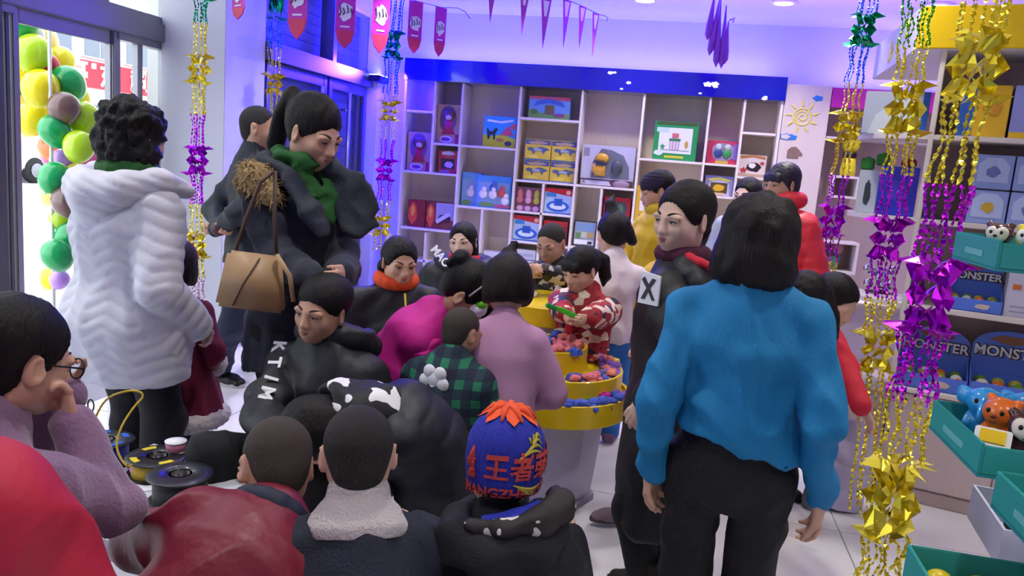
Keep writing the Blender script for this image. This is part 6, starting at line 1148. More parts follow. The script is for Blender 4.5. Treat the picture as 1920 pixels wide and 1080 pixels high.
mould('bright green sand mould by the back rim of the table', 1118, 664, .60, .045, '#62c024', 4, .7); mould('yellow sand mould heaped on the middle tray', 1148, 678, .61, .045, '#dcc83a', 7, .8); mould('green star mould in the lower tray', 1105, 750, .53, .045, '#2a9a54', 5, .6); mould('magenta mould standing in the lower tray', 1130, 742, .545, .045, '#c01a9a', 6, .8); mould('yellow crescent mould in the lower tray', 1138, 733, .55, .04, '#e0c41c', 4, .75); mould('blue star mould on the inner tray', 1075, 660, .70, .045, '#3a5cc0', 5, .6); mould('blue mould on the rim of the middle tray', 1080, 708, .61, .05, '#3a50b4', 7, .7); mould('salmon mould at the front of the middle tray', 1040, 712, .61, .035, '#ee7a68', 4, .8)
# things on and around the tables
P = onz(985, 555, .82); o = empty('white_dish', (P.x, P.y, .821), 0, 'white square dish with a lid on the second yellow table', 'dish'); MB().bb(-.06, .06, -.045, .045, 0, .03).build('dish', LBL, o, bevel=.008); MB().bb(-.05, .05, -.03, .03, .03, .045).build('lid', mat('dish_lid', '#c9ccc8', .4), o, bevel=.008)
o = empty('toy_jar', (-.49, 3.97, .821), 0, 'lilac toy pot with a bright green cap beside the patterned jacket', 'toy'); MB().lathe([(.03, 0), (.036, .01), (.034, .085), (.02, .095)], 18).build('pot', mat('toy_lilac', '#c39ad6', .4), o, True); MB().ball((-.02, -.02, .10), (.03, .03, .025), 12, 8).build('cap', mat('toy_lime', '#a9c83a', .4), o, True); MB().ball((.02, .01, .12), (.032, .028, .03), 12, 8).build('pale_top', mat('toy_pale', '#d8c8e4', .4), o, True)
P = at(1068, 588, 3.42); o = empty('green_toy_plane', P, .5, 'bright green flat toy held by the girl in the patterned jacket', 'toy'); b = MB(); b.prism([(-.10, .0), (-.04, .012), (.10, .008), (.13, .0), (.10, -.012), (-.04, -.012)], .022); b.build('toy_blade', mat('toy_green', '#52c830', .4), o, bevel=.003, rot=(0, .35, 0)); MB().box((-.085, .011, .026), (.05, .03, .02), Matrix.Rotation(.35, 3, 'Y')).build('toy_tip', mat('toy_green_dark', '#2c9a3c', .4), o, bevel=.004)
P = at(896, 580, 2.9); o = empty('white_toy', P, .3, 'small white and green toy in the magenta vest girl\'s hands', 'toy'); MB().ball((0, 0, 0), (.035, .03, .03), 12, 8).build('toy_body', LBL, o, True); MB().ball((.01, -.012, .02), (.024, .02, .018), 10, 6).build('toy_top', MATS['mould_62c024'], o, True)
# white down coat draped to the floor and maroon pouffe by the woman in red
P = onz(1560, 948, 0); S = Soft(); c0 = nv3((P.x, P.y, 0)); S.limb(c0+(.06, .0, .38), c0+(.05, 0, .24), (.08, .06), (.11, .08), (1, 0, 0), .04); S.limb(c0+(.05, 0, .24), c0+(0, 0, .02), (.11, .08), (.13, .09), (1, 0, 0), .04); S.cut(c0+(0, 0, .012), (-.1, 0, -1))
o = empty('draped_coat', (P.x, P.y, 0), 0, 'pale lilac quilted coat hanging down to the floor below the red sleeve', 'coat'); LIL = mat('lilac_quilted_nylon', '#bdb2d4', .5, bump=.15, scale=30); soft_obj('coat_shell', S, LIL, o, .009, (), lambda v: .010*(np.abs(np.sin(math.pi*(v[:, 2]+.3*(v[:, 0]-P.x))/.12))**.55-.6), 2, (np.eye(3), -c0)); S = Soft(); S.limb(c0+(-.08, -.04, .20), c0+(-.10, -.06, .03), .045, .055, k=.02); soft_obj('coat_lining', S, mat('grey_lining', '#8e8c98', .7), o, .009, (), None, 1, (np.eye(3), -c0))
P = onz(1640, 905, 0); o = empty('maroon_bag', (P.x+.02, P.y+.06, 0), 0, 'maroon cloth bag on the floor behind the gold streamer', 'bag'); S = Soft(); S.ell((0, 0, .10), (.11, .10, .10)); S.limb((0, 0, .12), (0, 0, .40), (.10, .08), (.075, .05), k=.05); soft_obj('bag_body', S, mat('maroon_velvet', '#5c1624', .7, bump=.3, scale=60), o, .010, (), lambda v: .006*folds(v, 26, 4)); MB().tube([(-.05, 0, .40), (-.045, 0, .47), (0, 0, .50), (.045, 0, .47), (.05, 0, .40)], .007, 8).build('bag_handle', MATS['maroon_velvet'], o, True)
# tan handbag on the navy coat's arm
BAG = mat('tan_leather', '#a88862', .45, bump=.12, scale=35, var=.08); STRAP = mat('brown_leather_strap', '#4a3226', .5)
P = nv3(at(476, 520, 2.62)); ang = .42; X_ = nv3((math.cos(ang), math.sin(ang), 0)); Y_ = nv3((-math.sin(ang), math.cos(ang), 0)); Z_ = nv3((0, 0, 1)); bagp = lambda x, y, z: P+X_*x+Y_*y+Z_*z
o = empty('handbag', tuple(P), 0, 'tan leather handbag hanging from the navy coat woman\'s arm', 'handbag')
b = MB(); pl = [(-.085, .09), (.088, .075), (.105, -.115), (-.118, -.095)]; vs = []
for y, f in ((-.05, 1), (.05, 1)): vs += [bagp(x, y*(.35 if z > 0 else 1), z)-P for x, z in pl]
b.add(vs, [(0, 1, 2, 3), (7, 6, 5, 4), (0, 4, 5, 1), (1, 5, 6, 2), (2, 6, 7, 3), (3, 7, 4, 0)]); b.build('bag_body', BAG, o, True, bevel=.012)
B_ = lambda x, y, z: V(tuple(bagp(x, y, z)-P))
MB().tube([B_(-.06, -.0505, -.09), B_(-.03, -.042, -.02), B_(.02, -.024, .07)], .003, 6).build('seam', STRAP, o, True); MB().tube([B_(-.06, 0, .09), B_(-.03, .01, .2), B_(.01, .03, .32), B_(.05, .05, .36)], .007, 8).build('strap', STRAP, o, True); MB().tube([B_(.07, 0, .085), B_(.06, .02, .2), B_(.055, .05, .36)], .007, 8).build('strap', STRAP, o, True); MB().tube([B_(.075, -.03, .085), B_(.12, -.05, .02), B_(.135, -.04, -.07)], .008, 8).build('strap', BAG, o, True); MB().ball(B_(.08, -.03, .08), .008, 8, 6).build('rivet', mat('rivet_metal', '#cfc9bd', .2, .9), o, True)
# ---------------------------------------------------------------- foil garlands
FOIL = {k: mat('foil_'+k, c, r_, .9) for k, c, r_ in (('gold', '#f0e04a', .26), ('purple', '#c81fd8', .24), ('green', '#12a86c', .24), ('blue', '#4a90f0', .24), ('red', '#d22c5a', .25), ('silver', '#e8ccd8', .25), ('leaf', '#62b428', .25))}
def garland(label, pts, secs, width, nstr, starr, seed):
    """pts: world polyline from the ceiling down; secs: (t0, t1, colour, kind)"""
    pts = [V(p) for p in pts]; L = [0]
    for a, b in zip(pts, pts[1:]): L.append(L[-1]+(b-a).length)
    def pos(t):
        t = t*L[-1]
        for i in range(len(pts)-1):
            if t <= L[i+1] or i == len(pts)-2: return pts[i].lerp(pts[i+1], (t-L[i])/max(1e-6, L[i+1]-L[i]))
    rs = random.Random(seed); o0 = pos(0); t = empty('foil_garland', o0, 0, label, 'garland'); rel = lambda p: p-o0
    MB().lathe([(.004, -.0), (.02, -.004), (.02, -.012), (.004, -.016)], 10).build('ceiling_hook', MATS['handle_steel'], t, True)
    for (t0, t1, c, kind) in secs:
        a, b = pos(t0), pos(t1); ln = (b-a).length
        if kind == 'strand':
            for k in range(nstr+3):
                ph = 2*math.pi*k/nstr+rs.random()*.5; ox, oy = width*math.cos(ph), width*.8*math.sin(ph); n = max(6, int(ln/.0075)); m = MB(); vs = []; w = .0048+.0020*width/.05; tw = rs.uniform(.8, 1.2); p0 = rs.random()*6; wob_ = rs.uniform(.002, .006)
                for i in range(n+1):
                    f = i/n; c_ = a.lerp(b, f)+V((ox*(1-.15*math.sin(math.pi*f))+wob_*math.sin(9*f+k), oy*(1-.15*math.sin(math.pi*f))+wob_*math.cos(11*f+k), 0)); th = p0+tw*i+.4*math.sin(i*.9); q = V((math.cos(th), math.sin(th), .25*math.sin(i*1.7)))*w*(.75+.25*math.sin(i*2.1)); vs += [rel(c_-q), rel(c_+q)]
                m.add(vs, [(2*i, 2*i+1, 2*i+3, 2*i+2) for i in range(n)]); m.build('strand', FOIL[c], t)
        else:
            # a tier: rings of pointed, folded petals above and below a ball of loops
            for lev, (f, rr, up) in enumerate(((.04, 1.0, .2), (.28, .62, .9), (.5, .7, 0), (.72, .62, -.9), (.96, .95, -.2))):
                ce = a.lerp(b, f); n = 11; m = MB()
                for k in range(n):
                    if lev in (0, 4) and rs.random() < .3: continue
                    ph = 2*math.pi*k/n+lev*.35+rs.uniform(-.2, .2); r = starr*rr*rs.uniform(.75, 1.1); d = V((math.cos(ph), math.sin(ph), 0)); e = V((-d.y, d.x, 0)); up_ = V((0, 0, 1))
                    if lev in (0, 4): p0, p1, tip, w, bl = ce+d*starr*.16, ce+d*r*.55+up_*starr*.3*up*rs.uniform(.3, 1.2), ce+d*r, e*r*.22-up_*r*.12, up_*r*.1
                    else: p0, p1, tip, w, bl = ce+d*starr*.10, ce+d*r*.62+up_*starr*.2*up, ce+d*r*1.0+up_*starr*.5*up*rs.uniform(.2, 1), (up_*rs.uniform(.7, 1)+e*rs.uniform(-.8, .8))*ln*.2, e*r*.22*rs.choice((-1, 1))
                    m.add([rel(p0), rel(p1+w), rel(tip), rel(p1-w), rel(p1+bl)], [(0, 1, 4), (1, 2, 4), (2, 3, 4), (3, 0, 4)])
                m.build('foil_petals', FOIL[c], t)
    return t
def gpts(L, d): 
    """photo points at a distance d, continued straight up to the ceiling"""
    P = [at(x, y, d) for x, y in L]; top = P[0]; return [V((top.x+.02, top.y+.02, ZC))]+P
def fr(pts, zs):
    """heights in the photo (already world) to fractions"""
    return zs
def mk(label, L, d, secs, width, nstr, starr, seed):
    P = gpts(L, d); tot = 0; acc = [0]
    for a, b in zip(P, P[1:]): tot += (b-a).length; acc.append(tot)
    ys = [L[0][1]]+[y for _, y in L[1:]]
    def tt(y):
        if y <= L[0][1]: 
            return 0 if y < L[0][1]-1 else acc[1]/tot
        for i in range(len(L)-1):
            if y <= L[i+1][1]: return (acc[i+1]+(acc[i+2]-acc[i+1])*(y-L[i][1])/(L[i+1][1]-L[i][1]))/tot
        return 1.
    return garland(label, P, [(tt(a), tt(b), c, k) for a, b, c, k in secs], width, nstr, starr, seed)
S_, X_s = 'strand', 'star'
mk('foil garland hanging on the white pillar, green over gold and purple', [(376, 2), (372, 220), (367, 420), (375, 660)], 4.75, [(-9, 3, 'green', X_s), (2, 42, 'green', S_), (42, 105, 'gold', S_), (104, 156, 'gold', X_s), (154, 214, 'gold', S_), (214, 278, 'purple', S_), (276, 326, 'purple', X_s), (324, 382, 'purple', S_), (382, 440, 'gold', S_), (438, 482, 'gold', X_s), (480, 520, 'gold', S_), (518, 572, 'silver', S_), (570, 622, 'red', X_s), (620, 660, 'silver', S_)], .042, 7, .10, 1)
mk('dim foil garland beside the shuttered door, behind the man in black', [(516, 2), (513, 240), (508, 420)], 5.75, [(-9, 40, 'green', X_s), (40, 90, 'blue', S_), (90, 145, 'gold', S_), (140, 175, 'gold', X_s), (170, 260, 'gold', S_), (260, 330, 'purple', S_), (325, 360, 'purple', X_s), (360, 420, 'purple', S_)], .05, 6, .10, 2)
mk('foil garland in the far corner beside the bookcase', [(741, 2), (735, 120), (722, 320), (712, 470)], 7.0, [(-9, 60, 'blue', S_), (60, 110, 'green', X_s), (110, 175, 'blue', S_), (175, 195, 'gold', S_), (190, 225, 'gold', X_s), (225, 262, 'gold', S_), (262, 305, 'purple', S_), (300, 338, 'purple', X_s), (338, 376, 'purple', S_), (376, 410, 'gold', S_), (405, 440, 'gold', X_s), (440, 470, 'gold', S_)], .07, 7, .13, 3)
mk('foil garland with blue strands by the pink shelf header', [(1630, 2), (1608, 110), (1588, 250), (1562, 400), (1547, 535)], 4.8, [(-9, 28, 'blue', S_), (28, 84, 'green', X_s), (84, 156, 'blue', S_), (156, 214, 'gold', S_), (212, 266, 'gold', X_s), (264, 328, 'gold', S_), (328, 388, 'purple', S_), (386, 442, 'purple', X_s), (440, 490, 'purple', S_), (490, 535, 'gold', S_)], .055, 7, .12, 4)
mk('foil garland with green top strands below the yellow canopy', [(1722, 2), (1708, 120), (1690, 260), (1668, 420), (1650, 560), (1640, 700), (1618, 960)], 3.4, [(-9, 10, 'green', S_), (10, 86, 'leaf', S_), (86, 160, 'gold', S_), (158, 250, 'gold', X_s), (248, 328, 'gold', S_), (328, 416, 'purple', S_), (412, 484, 'purple', X_s), (482, 560, 'purple', S_), (560, 628, 'gold', S_), (625, 692, 'gold', X_s), (690, 960, 'gold', S_)], .065, 8, .12, 5)
mk('big gold and purple foil garland hanging closest to the camera', [(1850, 2), (1836, 110), (1794, 280), (1765, 420), (1742, 560), (1718, 700), (1690, 850), (1672, 950), (1640, 1110)], 2.2, [(-9, 66, 'gold', S_), (62, 188, 'gold', X_s), (184, 345, 'gold', S_), (345, 492, 'purple', S_), (488, 620, 'purple', X_s), (616, 752, 'purple', S_), (752, 872, 'gold', S_), (866, 1006, 'gold', X_s), (1002, 1110, 'gold', S_)], .062, 8, .115, 6)
# ---------------------------------------------------------------- bunting on strings
PNK = mat('pennant_magenta', '#b820a4', .5); PNR = mat('pennant_red_tip', '#c22a58', .5); PNW = mat('pennant_print_white', '#dcd6e6', .5); STR = mat('string_dark', '#2c2440', .8)
def strings(label, pts, r=.003): tag(MB().tube(pts, r, 6).build('bunting_string', STR, None, True), label, 'string')
BP = [((447, -40), 4.5, 74, 46), ((560, -62), 4.9, 132, 44), ((650, -30), 5.4, 118, 38), ((717, -25), 5.9, 122, 32), ((781, 2), 6.4, 96, 28), ((828, 14), 6.8, 90, 24)]
for i, ((x, y), d, h, w) in enumerate(BP):
    P = at(x, y, d); k = d/FPX; H_, W_ = h*k, w*k; nm = ('first', 'second', 'third', 'fourth', 'fifth', 'sixth')[i]
    t = empty('pennant', P, (-.5, -.15, .15, .4, .7, .8)[i], f'magenta pennant with white print, {nm} along the string from the pillar', 'pennant', 'magenta pennants on the string'); pl = [(-W_/2, 0), (W_/2, 0), (W_/2, -H_*.72), (W_*.36, -H_*.88), (0, -H_), (-W_*.36, -H_*.88), (-W_/2, -H_*.72)]
    MB().prism(pl, .003).build('cloth', PNK, t, loc=(0, .002, 0)); MB().prism([(a*.95, b*.985) for a, b in pl[2:]], .0016).build('tip', PNR, t, loc=(0, -.0004, 0))
    n0 = MB().prism(rug(0, -H_*.42, W_*.44, H_*.17, 4+i, 20, .35), .0016).build('print', PNW, t, loc=(0, -.002, 0))
    for q in range(4): MB().tube([(W_*(-.3+.19*q), -.004, -H_*(.32+.05*(q % 2))), (W_*(-.22+.19*q), -.004, -H_*.44), (W_*(-.32+.2*q), -.004, -H_*(.5-.03*q))], W_*.028, 5).build('print_stroke', MATS['print_dark'], n0)
    MB().prism(rect(-W_*.24, -H_*.665, W_*.24, -H_*.64), .0016).build('print_line', PNW, t, loc=(0, -.002, 0))
strings('dark string carrying the magenta pennants past the shuttered door', [at(x, y, d) for (x, y), d, _, _ in BP]+[at(858, 15, 7.0), at(872, 22, 7.05), at(882, 35, 7.1)])
BQ = [((925, -45), 5.4, 85, 16), ((985, -20), 5.7, 82, 15), ((1025, -2), 6.0, 90, 16), ((1064, 0), 6.3, 86, 13), ((1093, 12), 6.5, 75, 12), ((1118, 25), 6.7, 80, 11)]
PNT = mat('pennant_violet_pink', '#a838b8', .55)
for i, ((x, y), d, h, w) in enumerate(BQ):
    P = at(x, y, d); k = d/FPX; H_, W_ = h*k, w*k*1.6; nm = ('first', 'second', 'third', 'fourth', 'fifth', 'sixth')[i]
    t = empty('pennant', P, .9, f'narrow pink pennant over the bookcase, {nm} along its string', 'pennant', 'narrow pennants above the bookcase'); MB().prism([(-W_/2, 0), (W_/2, 0), (W_*.15, -H_*.7), (0, -H_), (-W_*.15, -H_*.7)], .003).build('cloth', PNT, t); MB().prism([(-W_*.3, -.04*H_), (W_*.3, -.04*H_), (W_*.1, -.35*H_), (-W_*.1, -.35*H_)], .0012).build('print', PNW, t, loc=(0, -.0014, 0))
strings('dark string of narrow pink pennants above the bookcase', [at(x, y, d) for (x, y), d, _, _ in BQ]+[at(1134, 30, 6.8), at(1140, 34, 6.85), at(1137, 40, 6.85)])
P = at(1342, 0, 5.9); t = empty('balloon_tassel', P, 0, 'bunch of long slim violet streamers hanging from the ceiling', 'streamer')
for (x0, y0), (x1, y1) in (((1342, -20), (1326, 75)), ((1350, -5), (1330, 104)), ((1352, 0), (1342, 126)), ((1362, 10), (1352, 128)), ((1366, 40), (1358, 120))):
    a, b = at(x0, y0, 5.9)-P, at(x1, y1, 5.9)-P; MB().tube([a, a.lerp(b, .3), a.lerp(b, .7), a.lerp(b, .9), b], [.004, .012, .026, .024, .003], 8).build('streamer', mat('streamer_violet', '#8a3ad0', .4), t, True)
MB().tube([at(1368, 38, 5.9)-P, at(1378, 34, 5.9)-P, at(1374, 42, 5.9)-P], .006, 5).build('bow', PNT, t, True); MB().tube([(0, 0, 0), (0, 0, ZC-P.z)], .002, 5).build('thread', STR, t)
# ---------------------------------------------------------------- right-hand display unit
th = rad(-15.8); FXM = Matrix.Translation((1.305, 4.034, 0)) @ Matrix.Rotation(th, 4, 'Z')   # local x along the front, y into the unit
LAM = mat('pinkish_wood_laminate', '#cbb7b4', .45, bump=.03, scale=14, var=.06, stretch=(4, 4, .4)); CRM = mat('cream_shelf', '#d9cfc9', .4); SLATE = mat('display_back', '#b9a39c', .5, var=.05, scale=8, stretch=(4, 4, .3)); HY = mat('header_yellow', '#e3bd0c', .4); WPAN = mat('header_side_white', '#dcd6e0', .5)
fx = empty('display_unit', (0, 0, 0), 0, 'wide cream and wood display unit with a yellow canopy, filled with boxed toys', 'display unit'); fx.matrix_world = FXM
DP = .40
def fp(name, x0, x1, y0, y1, z0, z1, m=CRM, bev=.003): return MB().bb(x0, x1, y0, y1, z0, z1).build(name, m, fx, bevel=bev)
fp('back_panel', -.2, 1.8, DP-.02, DP, .55, 2.3, SLATE); fp('cabinet_body', -.2, 1.8, .02, DP, .0, .555, LAM); fp('plinth', -.2, 1.8, .012, .02, 0, .07, mat('plinth_wood', '#b8a3a0', .5)); fp('counter', -.21, 1.8, -.01, DP, .555, .575)
for x0, x1 in ((-.19, .288), (.294, .77), (.776, 1.25), (1.256, 1.79)): d_ = fp('door', x0, x1, 0, .02, .08, .55, LAM); MB().bb((x0+x1)/2-.04, (x0+x1)/2+.04, -.012, 0, .50, .512).build('handle', MATS['handle_steel'], d_)
for x in (-.2, .55, 1.25): fp('upright', x-.012, x+.012, 0, DP-.02, .575, 2.2)
for z in (.98, 1.40, 1.80): fp('shelf', -.19, 1.8, -.005, DP-.02, z-.012, z+.012)
def qshelf(z, r): 
    b = MB(); pl = [(0, 0)]+[(-r*math.sin(a), -r*math.cos(a)) for a in np.linspace(math.pi/2, 0, 12)]; pl = [(-.21+0, DP-.02), (-.21-r, DP-.02)]+[(-.21-r*math.cos(a), DP-.02-(DP-.02)*math.sin(a)) for a in np.linspace(0.1, math.pi/2, 12)]; n = len(pl)
    b.add([(x, y, z-.012) for x, y in pl]+[(x, y, z+.012) for x, y in pl], [tuple(range(n)), tuple(range(2*n-1, n-1, -1))]+[((i+1) % n, i, n+i, n+(i+1) % n) for i in range(n)]); return b.build('corner_shelf', CRM, fx)
for z, r in ((.98, .30), (1.40, .34), (1.80, .34)): qshelf(z, r)
fp('corner_back', -.50, -.21, DP-.02, DP, .0, .56, SLATE); fp('corner_cabinet', -.5, -.212, .12, DP-.02, 0, .56, LAM)
cp_ = [(-.325, -.01), (1.8, -.01), (1.8, 1.1), (-.58, 1.1)]; MB().add([(x, y, 2.2) for x, y in cp_]+[(x, y, 2.4) for x, y in cp_], [(3, 2, 1, 0), (4, 5, 6, 7), (0, 1, 5, 4), (1, 2, 6, 5), (2, 3, 7, 6), (3, 0, 4, 7)]).build('canopy', WPAN, fx, bevel=.003); fp('canopy_front', -.325, 1.8, -.022, -.01, 2.205, 2.395, HY)
for (t_, z, r) in ((.22, 2.34, .05), (.55, 2.28, .06)):
    b = MB(); b.prism(star(0, 0, r, 1, 5, .45, 1.57), .006, Matrix.Translation((-.325-.255*t_-.004, -.01+1.11*t_, z)) @ Matrix.Rotation(math.atan2(1.11, -.255)+math.pi, 4, 'Z') @ Matrix.Translation((0, -.003, 0))); b.build('star_decal', YEL, fx)
# boxes and displays standing on it (local coordinates of the unit)
def fbox(name, label, x0, x1, z0, z1, col, dep=.14, y=.05, cat='toy box', group=None):
    w, h = x1-x0, z1-z0; t = empty(name, FXM @ V(((x0+x1)/2, y, z0)), th, label, cat, group); MB().bb(-w/2, w/2, 0, dep, 0, h).build('carton', mat('carton_'+col.strip('#'), col, .35, coat=.3), t, bevel=.003); t['w'] = w; t['h'] = h; return t
MONB = mat('display_box_blue', '#5579dc', .4); MONW = mat('display_letter_white', '#e8ecf4', .4); MONK = mat('display_letter_edge', '#3a2a24', .5)
TCY = mat('toy_olive_yellow', '#b9b42c', .35, coat=.3); TCG = mat('toy_green_soft', '#6f9a2e', .35, coat=.3); TCW = mat('toy_white', '#e6e6e0', .3, coat=.3); TCO = mat('toy_orange', '#e8701c', .25, coat=.5); TCB = mat('toy_sky_blue', '#2f9be0', .22, coat=.5); TCN = mat('toy_dark_brown', '#4c201c', .25, coat=.5); TCI = mat('toy_ivory', '#e2dccb', .3, coat=.4); TCK = mat('toy_black', '#17171a', .3); TCR = mat('toy_red', '#b0283c', .3, coat=.4)
for i, (x0, x1, z0, lab, hh_) in enumerate(((-.03, .21, .992, 'blue MONSTER display box on the middle shelf', .235), (-.19, .125, .575, 'blue MONSTER display box on the counter behind the big garland', .29), (.13, .46, .575, 'blue MONSTER display box on the counter above the teal trays', .32))):
    w = x1-x0; t = empty('monster_display_box', FXM @ V(((x0+x1)/2, .04, z0)), th, lab, 'display box', 'blue monster display boxes'); n = 14
    pl = [(-w/2, .0), (w/2, .0), (w/2, hh_*.72)]+[(w/2*math.cos(a), hh_*.72+hh_*.28*math.sin(a)) for a in np.linspace(.25, math.pi-.25, 10)]+[(-w/2, hh_*.72)]
    MB().prism(pl, .012).build('header_card', MONB, t, loc=(0, .20, 0)); b = MB(); b.bb(-w/2, w/2, .0, .008, 0, hh_*.26); b.bb(-w/2, w/2, .19, .198, 0, hh_*.3); b.bb(-w/2, w/2, .0, .19, 0, .006); b.build('tray', MONB, t)
    for sx in (-1, 1): MB().add([(sx*w/2, 0, 0), (sx*w/2, .2, 0), (sx*w/2, .2, hh_*.5), (sx*w/2, 0, hh_*.26), (sx*(w/2-.006), 0, 0), (sx*(w/2-.006), .2, 0), (sx*(w/2-.006), .2, hh_*.5), (sx*(w/2-.006), 0, hh_*.26)], [(0, 1, 2, 3), (7, 6, 5, 4), (0, 4, 5, 1), (1, 5, 6, 2), (2, 6, 7, 3), (3, 7, 4, 0)]).build('tray_side', MONB, t)
    lettering('MONSTER', w*.21, MONK, t, (.004, .197, hh_*.66), (math.pi/2, 0, 0), .003, .006, 'lettering_edge'); lettering('MONSTER', w*.21, MONW, t, (0, .1945, hh_*.66), (math.pi/2, 0, 0), .003, .0015)
    MB().prism(rug(0, hh_*.86, w*.3, hh_*.08, 3+i, 16, .4), .002).build('picture', mat('mon_pic', '#8a5a3c', .5), t, loc=(0, .197, 0)); MB().prism(oval(-w*.43, hh_*.62, w*.045, w*.045), .002).build('price_sticker', TCO, t, loc=(0, .197, 0)); MB().prism(rug(.02, hh_*.13, w*.17, hh_*.07, 6+i, 14, .4), .002).build('picture', mat('mon_pic2', '#c9b8b0', .5), t, loc=(.02, -.003, 0))
    k = 0; rs = random.Random(i); s_ = w*.115; wh = ("middle shelf", "hidden", "end")[i]
    for r_, yy in enumerate((.055, .14)):
        for q in range(4):
            ci = (k*2+i+r_) % 5; m_ = (TCY, TCG, TCW, TCY, TCO)[ci]; x = -w*.34+w*.227*q+rs.uniform(-.004, .004)
            g = empty('monster_figure', FXM @ V(((x0+x1)/2+x, .04+yy, z0+.007)), th+rs.uniform(-.5, .5), f'{("olive", "green", "white", "olive", "orange")[ci]} round toy figure, {("first", "second", "third", "fourth")[q]} in {("front", "back")[r_]} row of the {("middle shelf MONSTER box", "MONSTER box behind big garland", "MONSTER box above the trays")[i]}', 'toy figure', f'round toy figures in the {wh} display box')
            MB().lathe([(s_*.6, 0), (s_*.85, s_*.3), (s_*.9, s_*.8), (s_*.6, s_*1.3)], 12).ball((0, 0, s_*1.55), (s_*.8, s_*.8, s_*.72), 12, 8).build('figure_body', m_, g, True); MB().ball((0, -s_*.62, s_*1.6), (s_*.45, s_*.24, s_*.34), 10, 6).build('face', TCW if m_ is not TCW else TCO, g, True); MB().ball((s_*.1, -s_*.82, s_*1.62), s_*.13, 8, 6).build('pupil', TCK, g, True); k += 1
t = fbox('white_toy_box', 'tall white box with a pale green toy picture and orange price sticker', .215, .44, .992, 1.23, '#c9c6dc'); pr(t, 'picture', rug(.55, .6, .3, .2, 4), '#8fb0a0'); pr(t, 'price_sticker', rect(.1, .55, .25, .65), '#d8702c', 2); pr(t, 'line_print', rect(.1, .1, .9, .12), '#9a96b0', 2); pr(t, 'line_print', rect(.1, .2, .7, .22), '#9a96b0', 2)
for k in range(3):
    for j in range(2):
        x0 = .0+.165*k; t = fbox('blister_box', f'pale blue toy box on the upper middle shelf, {("near the upright", "second along", "third along")[k]}, {"upper" if j else "lower"} row', x0, x0+.158, 1.412+.165*j, 1.57+.165*j, '#8fa2dc', group='pale blue boxes on the upper middle shelf'); pr(t, 'window', [(.1, .2), (.9, .2), (.9, .7), (.7, .92), (.3, .92), (.1, .7)], '#b4c2ea'); pr(t, 'toy_print', rug(.5, .5, .2, .18, k*2+j), '#6f7cb8' if (k+j) % 2 else '#c9a63c', 2)
t = fbox('blue_figure_box', 'deep blue box on the corner shelf, beside green lidded jars', -.40, -.225, 1.412, 1.655, '#2a34b8', .12, .10); pr(t, 'picture', rug(.5, .5, .3, .25, 3), '#4a3ac0'); 
t = fbox('grey_figure_box', 'pale grey box with a dark figure, on the corner shelf', -.50, -.405, 1.412, 1.63, '#c2c8d0', .10, .17); pr(t, 'figure_print', rug(.5, .45, .2, .34, 5), '#3a4448')
for k, x in enumerate((-.47, -.40)): g = empty('green_block', FXM @ V((x, .2, 1.632 if k == 0 else 1.657)), th, ('green block on the pale grey figure box', 'green block where grey and deep blue boxes meet')[k], 'block'); MB().bb(-.032, .032, -.03, .03, 0, .06).build('block', mat('block_green', '#2c7a2c', .4), g, bevel=.006); MB().lathe([(.012, .06), (.012, .066), (.0, .067)], 12).build('stud', MATS['block_green'], g)
g = empty('red_block', FXM @ V((-.28, .16, 1.657)), th, 'red block on the deep blue box', 'block'); MB().bb(-.035, .035, -.03, .03, 0, .04).build('block', mat('block_red', '#7c1c1c', .4), g, bevel=.006); MB().lathe([(.012, .04), (.012, .046), (.0, .047)], 12).build('stud', MATS['block_red'], g)
t = fbox('yellow_blue_box', 'yellow box with a blue end beside the garland, on the highest shelf', -.10, .10, 1.812, 2.05, '#d9ac1c', .2, .04); pr(t, 'edge_print', rect(0, 0, .3, 1), '#2858a8'); pr(t, 'picture', rug(.65, .6, .22, .2, 3), '#c98a2c', 2)
t = fbox('spaceship_box', 'wide lilac box with a yellow base and a spaceship picture, on the highest shelf', .11, .60, 1.812, 2.05, '#8a8ed0', .2, .03); pr(t, 'base_print', rect(0, 0, 1, .12), '#dcb41c'); pr(t, 'ship_print', [(.1, .4), (.4, .62), (.62, .48), (.9, .42), (.6, .3), (.3, .34)], '#4a4a6a', 2); pr(t, 'ship_print', [(.3, .42), (.6, .46), (.86, .42), (.5, .35)], '#d9b02c', 3); pr(t, 'ship_print', [(.1, .45), (.34, .5), (.3, .54), (.14, .5)], '#b83a3a', 3)
t = fbox('small_white_box', 'curved clear plastic pack on the corner shelf below the canopy', -.52, -.23, 1.812, 2.02, '#b0b8cc', .12, .12); pr(t, 'curve_print', [(.1, 0), (.9, 0), (.9, .9), (.5, .8), (.2, .45)], '#c9d2dc'); pr(t, 'green_print', rect(.5, .1, .9, .24), '#7ca43c', 2); pr(t, 'edge_print', rect(.9, .0, 1., 1), '#2858a8', 2)
# silver ball cluster toy on the counter corner
P = onz(1650, 540, .87); g = empty('silver_ball_toy', (at(1650, 520, 4.15).x, at(1650, 520, 4.15).y, .99), 0, 'cluster of shiny silver balls on the white corner shelf', 'toy'); SIL = mat('silver_foil', '#b8bcc8', .1, .95)
rs = random.Random(5)
for k in range(10): MB().ball((rs.uniform(-.07, .07), rs.uniform(-.04, .04), .03+.10*rs.random()), .026, 12, 8).build('silver_ball', SIL, g, True)
MB().lathe([(.06, 0), (.07, .006), (.02, .012)], 16).build('base', TCK, g, True)
